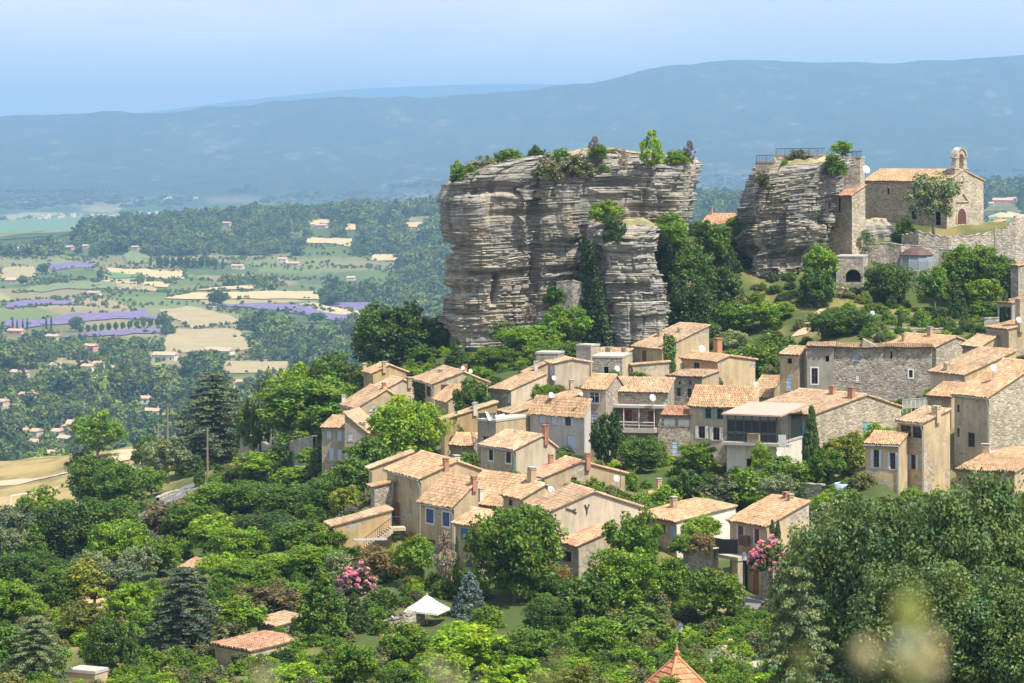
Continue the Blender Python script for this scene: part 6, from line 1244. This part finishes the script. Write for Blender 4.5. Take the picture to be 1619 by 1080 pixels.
field('gravel_square', [(1172,1074),(1222,1074),(1228,1047),(1186,1046)], MPALE, off=.12, y0=150)
swall('low white wall beside the steps of the garden path', [(1106,1058,1068,199),(1135,1038,1046,206),(1162,1006,1014,216)], 'pale', cope=False, th=.3)
# street lamps
def lamp(u, vt, vb, Y, label):
    c0 = P(u, vb, Y); h_ = (vb - vt) / F * Y; root = empty('street_lamp', c0, 0, label, 'street lamp', 'street lamps'); MB_ = plain('lamp_green', (.05, .07, .08), .5)
    m = MB(); m.lathe([(.14, -.8), (.14, .5), (.07, .65), (.05, h_ - .75), (.09, h_ - .7)], n=8); m.build('pole', MB_, root, smooth=True)
    m = MB(); m.lathe([(.1, h_ - .7), (.22, h_ - .25), (.24, h_ - .22)], n=6); ln = m.build('lantern', plain('lamp_glass', (.62, .66, .70), .25), root)
    m = MB(); m.lathe([(.27, h_ - .22), (.2, h_ - .12), (.06, h_ - .02), (.03, h_ + .06), (.01, h_ + .1)], n=6); m.build('lantern_cap', MB_, ln)
lamp(1176, 872, 962, 235, 'tall street lamp beside the village lane and garage'); lamp(1075, 984, 1058, 205, 'street lamp behind the pointed orange roof'); lamp(1247, 930, 1010, 205, 'street lamp half hidden by the poplars')
# white parasol
c0 = P(675, 990, 229); c0.z = gz(c0.x, c0.y); root = empty('parasol', c0, 0, 'large white square parasol in the lower gardens', 'parasol'); zt, ze = P(675, 940, 229).z - c0.z, P(675, 962, 229).z - c0.z; rr = 1.7
m = MB(); K = [Vector((rr * math.cos(.45 + k * math.pi / 4) * (1.18 if k % 2 == 0 else .96), rr * math.sin(.45 + k * math.pi / 4) * (1.18 if k % 2 == 0 else .96), ze - (.12 if k % 2 == 0 else 0))) for k in range(8)]
for k in range(8):
    a, b_ = K[k], K[(k + 1) % 8]; tp = Vector((0, 0, zt)); mid_ = lambda p: tp.lerp(p, .5) - UP * .06
    m.poly([tp, mid_(a), mid_(b_)]); m.poly([mid_(a), a, b_, mid_(b_)]); m.poly([a, a - UP * .16, b_ - UP * .16, b_])
m.build('canopy', plain('white_canvas', (.66, .64, .60), .85, vary=.04), root)
m = MB(); m.tube([(0, 0, 0), (0, 0, zt + .12)], .035, 8); m.build('pole', MFRAME, root)
for k in range(8): m = MB(); m.tube([(0, 0, zt - .08), tuple(K[k] - UP * .06)], .015, 4); m.build('rib', MFRAME, root)
# sail over the terrace
c0 = P(784, 667, 320); root = empty('shade_sail', c0, 0, 'white shade sail stretched over the railed terrace', 'shade sail'); q = [P(767,650,321) - c0, P(772,664,318) - c0, P(801,661,320) - c0, P(797,654,324) - c0]; m = MB(); n = 6
gp = lambda a, b_: q[0].lerp(q[3], a).lerp(q[1].lerp(q[2], a), b_) - UP * .5 * math.sin(math.pi * a) * .6 + (q[0].lerp(q[2], .5) - q[0].lerp(q[2], .5)) 
for i in range(n):
    for j in range(n): m.poly([gp(i / n, j / n), gp((i + 1) / n, j / n), gp((i + 1) / n, (j + 1) / n), gp(i / n, (j + 1) / n)])
m.build('sail', plain('sail_cloth', (.86, .86, .86), .8, vary=.03), root)
for p in q[:3]: m = MB(); m.tube([Vector((p.x, p.y, -.3)), p], .035, 5); m.build('pole', MIRON, root)
railing('thin railing on the terrace edge under the sail', [(757,667,325),(784,667,318.4)], .9, .95)
# dishes
def dish(u, v, r, Y, label, aim=(.45, -.8, .35)):
    c0 = P(u, v, Y); R_ = r / F * Y; root = empty('satellite_dish', c0, 0, label, 'satellite dish', 'satellite dishes'); qv = Vector(aim).normalized().to_track_quat('Z', 'Y')
    m = MB(); m.lathe([(.01, -.22 * R_), (R_ * .5, -.16 * R_), (R_, .02), (R_ * 1.03, 0), (R_ * .5, -.22 * R_), (.01, -.29 * R_)], n=16); o = m.build('reflector', plain('dish_white', (.52, .52, .50), .5), root, smooth=True); o.rotation_mode = 'QUATERNION'; o.rotation_quaternion = qv
    tip = qv @ Vector((0, -.3 * R_, R_ * 1.0)); foot = qv @ Vector((0, -R_, 0)); m = MB(); m.tube([foot, tip], .018, 4); m.obox(tip - Vector((.05, .05, .05)), (.1, 0, 0), (0, .1, 0), (0, 0, .1)); m.build('feed_arm', MMETAL, root)
    bk = qv @ Vector((0, 0, -.25 * R_)); m = MB(); m.tube([bk, bk + Vector((0, .1, -.1)), bk + Vector((0, .12, -1.2))], .03, 5); m.build('mast', MMETAL, root)
for a in ((732,582,3.4,349,'left of two dishes on the ivy-walled house ridge'),(744,587,3.6,350,'right of two dishes on the ivy-walled house ridge'),(876,598,4.2,342,'dish at the foot of the cream gable with lavender shutter'),(872,625,5.2,322,'dish on the long low roof behind the mauve house'),(919,623,3.4,318.5,'small dish left of the large dark window'),(1032,629,5.8,320.4,'dish on the stone wall above the covered balcony'),
          (976,583,5.0,350.5,'dish on the dark ruined rubble wall'),(1110,552,6.2,361,'large dish on the ivy-draped house'),(1195,608,4.6,334,'dish at the end of the sunlit loggia house wall'),(1232,718,5.4,293,'dish on the white base under the veranda'),(1571,582,6.2,286,'dish on a mast on the broad roof at the right edge'),(871,774,5.6,258,'dish beside the small gabled house in the front row'),(975,757,5.6,272,'dish on the right slope of the wide orange gable'),(1611,506,5.2,342,'dish in the upper right corner of the village'),(1370,268,6.8,414,'big white dish on the ruined keep beside the chapel'),(678,557,4.2,399,'lone dish in the shade at the outcrop foot')): dish(*a[:4], 'white satellite ' + a[4])
# goal
c0 = P(17, 806, 446); c0.z = gz(c0.x, c0.y); c1 = P(60, 801, 452); c1.z = gz(c1.x, c1.y); root = empty('football_goal', c0, 0, 'white football goal on the dry pitch', 'goal'); d = c1 - c0; d.z = 0
for p in (Vector((0, 0, 0)), d): m = MB(); m.tube([p - UP * .3, p + UP * 2.2], .09, 6); m.build('post', MFRAME, root)
m = MB(); m.tube([UP * 2.2, d + UP * 2.2], .09, 6); m.build('crossbar', MFRAME, root); bk = Vector((-d.y, d.x, 0)).normalized() * 1.4
for p in (Vector((0, 0, 0)), d): m = MB(); m.tube([p + UP * 2.2, p + bk + UP * .05], .04, 5); m.build('stay', MFRAME, root)
# wooden poles with wires
def wpole(u, vt, Y, label, arm=False):
    X = (u - HU) / F * Y; zb = gz(X, Y); h_ = (HV - vt) / F * Y - zb; root = empty('utility_pole', (X, Y, zb), 0, label, 'utility pole', 'wooden utility poles'); m = MB(); m.tube([(0, 0, -.5), (0, 0, h_)], .17, 7, r1=.11); m.build('pole', plain('pole_wood', (.27, .21, .16), .9), root)
    m = MB(); m.tube([(0, 0, h_ - .8), (.5, -.1, h_ - .6), (1.1, -.2, h_ - .6)] if arm else [(-.3, 0, h_ - .3), (.3, 0, h_ - .3)], .04, 5); m.build('bracket', MMETAL, root); return Vector((X, Y, zb + h_))
w1 = wpole(265, 640, 425, 'wooden pole with lamp bracket left of the layered cedar', True); w2 = wpole(328, 677, 412, 'dark wooden pole in front of the layered cedar'); w3 = wpole(250, 668, 470, 'short distant wooden pole left of the lamp bracket pole')
def wire(a, b_, label, sag=.6):
    a, b_ = Vector(a), Vector(b_); m = MB(); m.tube([a.lerp(b_, k / 12) - a - UP * sag * 4 * (k / 12) * (1 - k / 12) for k in range(13)], .02, 4); o = m.build('overhead_wire', MIRON, None, a); tag(o, label, 'wire')
wire(w1, w2, 'sagging wire between the two wooden poles'); wire(P(350, 985, 232), P(640, 880, 246), 'thin wire crossing the lower gardens past the oleander')
# pillar with urn, road sign
c0 = P(354, 768, 396); root = empty('stone_pillar', c0, 0, 'stone gate pillar with a plant urn at the lane junction', 'pillar'); m = MB(); m.box(-.55, .55, -.55, .55, -1.5, .95); m.box(-.72, .72, -.72, .72, .95, 1.12); m.build('shaft', PL['rstone'], root); m = MB(); m.lathe([(.2, 1.12), (.16, 1.25), (.35, 1.45), (.42, 1.75), (.36, 1.76)], n=10); m.build('urn', MBRICK, root)
c0 = P(374, 775, 395); root = empty('road_sign', c0, 0, 'pair of round white road signs beside the stone pillar', 'road sign'); m = MB(); m.tube([(0, 0, -1), (0, 0, 2.0)], .04, 6); m.build('post', MMETAL, root)
for z in (1.75, 1.15):
    m = MB(); c_ = [Vector((.33 * math.cos(k * math.pi / 8), -.06, z + .33 * math.sin(k * math.pi / 8))) for k in range(16)]; m.poly(c_); m.poly([p + Vector((0, .03, 0)) for p in c_][::-1])
    for k in range(16): m.poly([c_[k], c_[k] + Vector((0, .03, 0)), c_[(k + 1) % 16] + Vector((0, .03, 0)), c_[(k + 1) % 16]])
    m.build('sign_disc', plain('sign_grey', (.62, .64, .66), .5), root)
# blue garden chairs
for k, (u, lab) in enumerate(((1371, 'left of two pale blue wooden garden chairs on the upper terrace'), (1381, 'right of two pale blue wooden garden chairs on the upper terrace'))):
    c0 = P(u, 503, 398); root = empty('garden_chair', c0, .5 - .3 * k, lab, 'chair', 'blue garden chairs'); mm_ = plain('chair_blue', (.42, .55, .72), .6)
    m = MB(); m.obox((-.32, -.35, .32), (.64, 0, 0), (0, .55, -.08), (0, 0, .04)); m.build('seat', mm_, root)
    for j in range(5): m = MB(); m.obox((-.3 + .125 * j, .18, .25), (.1, 0, 0), (0, .3, .75 - .05 * abs(j - 2)), (0, .03, -.01)); m.build('back_slat', mm_, root)
    for sx_ in (-1, 1):
        for y in (-.32, .25): m = MB(); m.box(sx_ * .33 - .03, sx_ * .33 + .03, y - .03, y + .03, -.2, .55); m.build('leg', mm_, root)
        m = MB(); m.box(sx_ * .36 - .07, sx_ * .36 + .07, -.4, .3, .55, .59); m.build('armrest', mm_, root)
# pool
c0 = P(1337, 770, 279); root = empty('pool', c0, 0, 'small round blue pool on the terrace right of the cypress', 'pool'); m = MB(); m.lathe([(1.1, -.8), (1.12, .35), (1.0, .38), (.98, .25)], n=20); m.build('rim', plain('pool_rim', (.45, .58, .72), .5), root, smooth=True); m = MB(); m.lathe([(1.0, .26), (.01, .26)], n=20); m.build('water', plain('pool_water', (.08, .38, .72), .1), root)
# pointed tile roof with finial
zc = P(1070, 1038, 186).z; gb = gz(*P(1070, 1038, 186).xy); root = empty('kiosk', (P(1070, 1038, 186).x, 186, gb), R(28), 'pointed orange tile roof with a finial at the bottom edge', 'kiosk'); hz_ = zc - gb; cb_ = 2.0; hb_ = hz_ - 2.6
MTC = [plain('terracotta_%d' % i, c_, .8) for i, c_ in enumerate(((.56, .22, .10), (.62, .27, .13), (.50, .19, .09), (.60, .33, .18)))]; rs_ = random.Random(5)
for f in range(4):
    ca_, sa_ = math.cos(f * math.pi / 2), math.sin(f * math.pi / 2); rot = lambda p: Vector((p[0] * ca_ - p[1] * sa_, p[0] * sa_ + p[1] * ca_, p[2])); nc_ = 8
    for k in range(nc_):
        t0, t1 = k / nc_, (k + 1.12) / nc_; w0, w1_ = cb_ * (1 - t0), cb_ * max(0, 1 - t1); n = max(1, int(w0 * 2 / .36)); z0_, z1_ = hb_ + (hz_ - hb_) * t0, hb_ + (hz_ - hb_) * min(t1, 1)
        for j in range(n):
            a0, a1 = -w0 + 2 * w0 * (j + .02) / n, -w0 + 2 * w0 * (j + .98) / n; b0_, b1_ = -w1_ + 2 * w1_ * (j + .02) / n, -w1_ + 2 * w1_ * (j + .98) / n
            m = MB(); lo = [rot((a0, -w0 - .05, z0_ + .03)), rot((a1, -w0 - .05, z0_ + .03)), rot((b1_, -w1_, z1_)), rot((b0_, -w1_, z1_))]; m.poly(lo); m.poly([lo[0], lo[0] - UP * .04, lo[1] - UP * .04, lo[1]]); m.build('roof_tile', MTC[rs_.randrange(4)], root)
    m = MB(); m.tube([rot((-cb_ - .03, -cb_ - .03, hb_ + .06)), (0, 0, hz_ + .06)], .09, 6); m.build('hip_ridge', MTC[1], root); m = MB(); x, y, _ = rot((-cb_ + .3, -cb_ + .3, 0)); m.box(x - .12, x + .12, y - .12, y + .12, -.5, hb_ + .1); m.build('post', PL['pale'], root)
m = MB(); m.lathe([(.2, hz_ - .1), (.12, hz_ + .12), (.2, hz_ + .25), (.17, hz_ + .36), (.06, hz_ + .42), (.08, hz_ + .52), (.02, hz_ + .85)], n=10); m.build('finial', MTC[1], root, smooth=True)
# rusty post by the shed
c0 = P(190, 1085, 204); root = empty('rusty_post', c0, 0, 'rusty iron post with a short crossbar by the corrugated shed', 'post'); m = MB(); m.tube([(0, 0, -.5), (0, 0, 1.6)], .06, 6); m.build('shaft', MWOOD['rust'], root); m = MB(); m.tube([(-.25, 0, 1.55), (.25, 0, 1.55)], .05, 5); m.build('crossbar', MWOOD['rust'], root)
# aerials on the roofs
def aerial(u, vt, vb, Y, label):
    c0 = P(u, vb, Y); h_ = (vb - vt) / F * Y; root = empty('roof_aerial', c0, .4, label, 'aerial', 'roof aerials'); m = MB(); m.tube([(0, 0, -1.2), (0, 0, h_)], .028, 5); m.build('mast', MIRON, root)
    for k in range(5): m = MB(); m.tube([(-.35 + .05 * k, .25 * k - .4, h_ - .15), (.35 - .05 * k, .25 * k - .4, h_ - .15)], .015, 4); m.build('rod', MIRON, root)
    m = MB(); m.tube([(0, -.5, h_ - .15), (0, .7, h_ - .15)], .018, 4); m.build('boom', MIRON, root)
for a in ((865,667,690,304,'thin aerial in front of the mauve facade'),(1521,714,730,258,'aerial over the low tiled roof at the right'),(981,722,752,284,'mast aerial on the wide orange gable'),(642,575,602,371,'aerial pole on the small ochre house'),(1231,778,790,262,'horizontal aerial behind the red-door house'),(960,540,552,366,'aerial above the small yellow-roofed house')): aerial(*a)
# ------------------------------------------------------------------ the valley: houses, rows of trees, the far town
MFT = plain('far_tile', (.58, .36, .25), .9); FW = {'c': PL['cream'], 'w': PL['white'], 'p': plain('far_pink', (.66, .34, .28), .9), 'o': PL['pale']}
SPECIAL = {15: 'square pink house in the woods below the lavender fields', 16: 'large white farmhouse with terraces below the lavender fields', 17: 'long low villa right of the large white farmhouse', 9: 'low pink farmhouse at the left edge of the lavender fields', 36: 'white-walled house above a row of dark cypresses in the valley', 45: 'pink farm in the plain behind the chapel', 46: 'pale barn right of the pink farm behind the chapel', 47: 'small outbuilding left of the pink farm behind the chapel', 6: 'white farmhouse between the lavender field and the vineyard'}
ORD = 'first second third fourth fifth sixth seventh eighth ninth tenth eleventh twelfth thirteenth fourteenth fifteenth sixteenth seventeenth eighteenth'.split()
ROWN = [(0, 480, 'above the lavender fields'), (480, 600, 'just below the lavender fields'), (600, 685, 'in the middle of the valley woods'), (685, 900, 'lowest in the valley')]
flab = dict(SPECIAL)
for lo_, hi_, nm in ROWN:
    ids = sorted([i for i, a in enumerate(FAR) if lo_ <= a[1] < hi_ and i not in SPECIAL], key=lambda i: FAR[i][0])
    for k, i in enumerate(ids): flab[i] = 'pale tiled house, %s from the left of those %s' % (ORD[k], nm)
for i, (u, v, wp, hp, cl_) in enumerate(FAR):
    rs_ = random.Random(i); p = hit(u, v, 900); s_ = p.y / F; a = R(rs_.uniform(8, 35)); W_, h_, D_ = wp * s_ * 1.05, max(hp * s_ * .8, 3.6), max(wp * s_ * .55, 7.0); root = empty('valley_house', p, -a, flab[i], 'house', 'houses in the valley')
    m = MB(); m.box(-W_ / 2, W_ / 2, -D_ / 2, D_ / 2, -4, h_); m.build('wall', FW[cl_], root); rz = D_ * .22; m = MB(); e = .5
    A_ = [(-W_/2-e, -D_/2-e, h_), (W_/2+e, -D_/2-e, h_), (W_/2+e, D_/2+e, h_), (-W_/2-e, D_/2+e, h_), (-W_/2-e, 0, h_+rz), (W_/2+e, 0, h_+rz)]
    for f in ((0, 1, 5, 4), (2, 3, 4, 5), (1, 2, 5), (3, 0, 4), (3, 2, 1, 0)): m.poly([A_[j] for j in f])
    m.build('roof', MFT, root)
    if wp >= 14:
        nw = 2 + (wp > 24)
        for j in range(nw):
            for st in range(1 + (h_ > 5)): m = MB(); x = -W_ / 2 + W_ * (j + .5) / nw; m.box(x - .55, x + .55, -D_ / 2 - .05, -D_ / 2 - .02, .9 + 2.8 * st, 2.4 + 2.8 * st); m.build('window', MGLASS, root)
        m = MB(); m.box(W_ * .3, W_ * .3 + .9, -.4, .5, h_, h_ + rz + 1.0); m.build('chimney', FW['c'], root)
def FT(u, vb, vt, wp, kind, label, cat='tree', group=None): Y = hit(u, vb, 900).y; return tree(u, vt, wp, Y, kind, label, vb, cat, group=group)
for k, (u, vb) in enumerate(((20,521),(27,524),(36,523),(43,522),(73,520),(81,519))): FT(u, vb, vb - 19, 4, 'cyp', ORD[k] + ' cypress from the left in the row beside the lower lavender field', 'cypress', 'cypresses by the lavender')
for k, (u, vb) in enumerate(((28,737),(34,736),(40,736))): FT(u, vb, vb - 24, 5, 'cyp', ORD[k] + ' dark cypress from the left in the short row at the bottom of the valley', 'cypress', 'valley bottom cypresses')
for k in range(13): u = 128 + k * 11; FT(u, 527 - k * .9, 514 - k, 9, 'roundd', ORD[k] + ' small tree from the left in the orchard line between two lavender fields', group='orchard line')
for a in ((345,482,458,38,'roundd','dark round copse tree beside the wheat field'),(68,434,416,22,'roundd','round tree beside the upper lavender strip'),(159,445,424,14,'roundd','tall round tree at the end of the vineyard track'),(120,524,500,26,'roundd','big round tree in the lower lavender field'),(222,455,432,14,'round','pine-like tree in the middle of the stubble'),(515,480,455,26,'roundd','dark copse beside the long wheat field'),(500,512,494,34,'round','round tree in front of the purple and gold fields'),(36,452,435,20,'round','tree clump by the left farm'),(238,420,405,5,'cyp','dark poplar spike by the vineyard'),(352,425,408,5,'cyp','cypress spike right of the pine row')): FT(*a)
for k in range(9): FT(252 + k * 11, 424, 404 + (k % 3) * 2, 12, 'roundd', ORD[k] + ' tall pine from the left in the dark row behind the vineyard', group='pine row in the valley')
rs = np.random.default_rng(33); V = []; Q = []; C = []
for k in range(900):
    u = rs.uniform(40, 720) if k < 740 else rs.uniform(1080, 1640); Y = 7600 + 1500 * rs.random(); X = (u - HU) / F * Y
    if fbm([X / 350], [Y / 700], 0, 91, 3)[0] < -.05: continue
    z = gz(X, Y); w_, d_, h_ = rs.uniform(5, 12), rs.uniform(6, 10), rs.uniform(3.5, 6); b = len(V)
    for zz, g_ in ((z - 3, 1), (z + h_, 1), (z + h_ + 2.2, .12)): V += [(X - w_/2, Y - d_/2*g_, zz), (X + w_/2, Y - d_/2*g_, zz), (X + w_/2, Y + d_/2*g_, zz), (X - w_/2, Y + d_/2*g_, zz)]
    cw_ = np.array((.50, .41, .33)) * rs.uniform(.6, 1.1); C += [cw_] * 8 + [(.6, .38, .27)] * 4
    for j in range(2): o = b + 4 * j; Q += [(o, o+1, o+5, o+4), (o+1, o+2, o+6, o+5), (o+2, o+3, o+7, o+6), (o+3, o, o+4, o+7)]
    Q.append((b+8, b+9, b+10, b+11))
tag(link('far_town', npmesh('far_town', V, Q, attrmat('far_town', .9), col=np.array(C))), 'pale far-off town scattered along the foot of the range', kind='stuff')
# ------------------------------------------------------------------ stalks on the viewpoint, close to the lens and out of focus
MST = plain('stalk_green', (.25, .30, .08), .7)
def stalk(u, v, Y, label, heads, hue):
    p = P(u, v, Y); zb = gz(p.x, p.y); root = empty('wild_stalk', (p.x, p.y, zb), 0, label, 'plant', 'stalks close to the camera'); rs_ = np.random.default_rng(int(u)); m = MB(); top = p.z - zb
    m.tube([(0, 0, -.05), (.01, .02, top * .5), (0, 0, top)], .003, 5, r1=.0015); m.build('stem', MST, root)
    for du, dv, r in heads:
        o = Vector((du / F * Y, 0, -dv / F * Y)); m = MB(); m.tube([(0, 0, top - abs(o.z) - .04), (o.x, o.y, top + o.z)], .0012, 4); m.build('stem', MST, root); k = 7
        cc = np.array((o.x, o.y, top + o.z))[None] + rs_.normal(size=(k, 3)) * r * .5; Vv, Qq, Cc = leaves_np(cc, np.full((k, 3), r * .5), 8, r * .5, rs_)
        link('flower_head', npmesh('flower_head', Vv, Qq, LEAF[hue] if isinstance(hue, str) else hue, col=Cc), root)
MSEED = leafmat('seed_pale', (.62, .58, .40), .3, .7, .1); MSEEDY = leafmat('seed_yellow', (.45, .47, .17), .4, .7, .1)
stalk(1440, 955, 3.1, 'tall blurred yellow-green stalk in front of the poplars', [(-5,0,.013),(8,25,.011),(-12,10,.010)], MSEEDY); stalk(1452, 1010, 2.8, 'blurred pale stalk below the tall yellow-green one', [(10,0,.011),(-20,30,.012),(-75,25,.010),(20,45,.011)], MSEED)
stalk(1268, 1035, 3.6, 'small blurred green bud right of the gravel square', [(0,0,.007)], MSEEDY); stalk(415, 1062, 3.4, 'blurred pale bud at the bottom left', [(0,0,.008),(4,16,.008)], MSEED); stalk(690, 1058, 3.4, 'blurred pale bud at the bottom left of centre', [(0,0,.008),(22,18,.007)], MSEED); stalk(885, 1038, 4.2, 'small blurred pale bud at the bottom centre', [(0,0,.006)], MSEED); stalk(1105, 1042, 4.2, 'small blurred orange bud beside the pointed roof', [(0,0,.006)], 'rus'); stalk(850, 1074, 3.6, 'blurred pale bud at the bottom edge', [(0,0,.007)], MSEED)
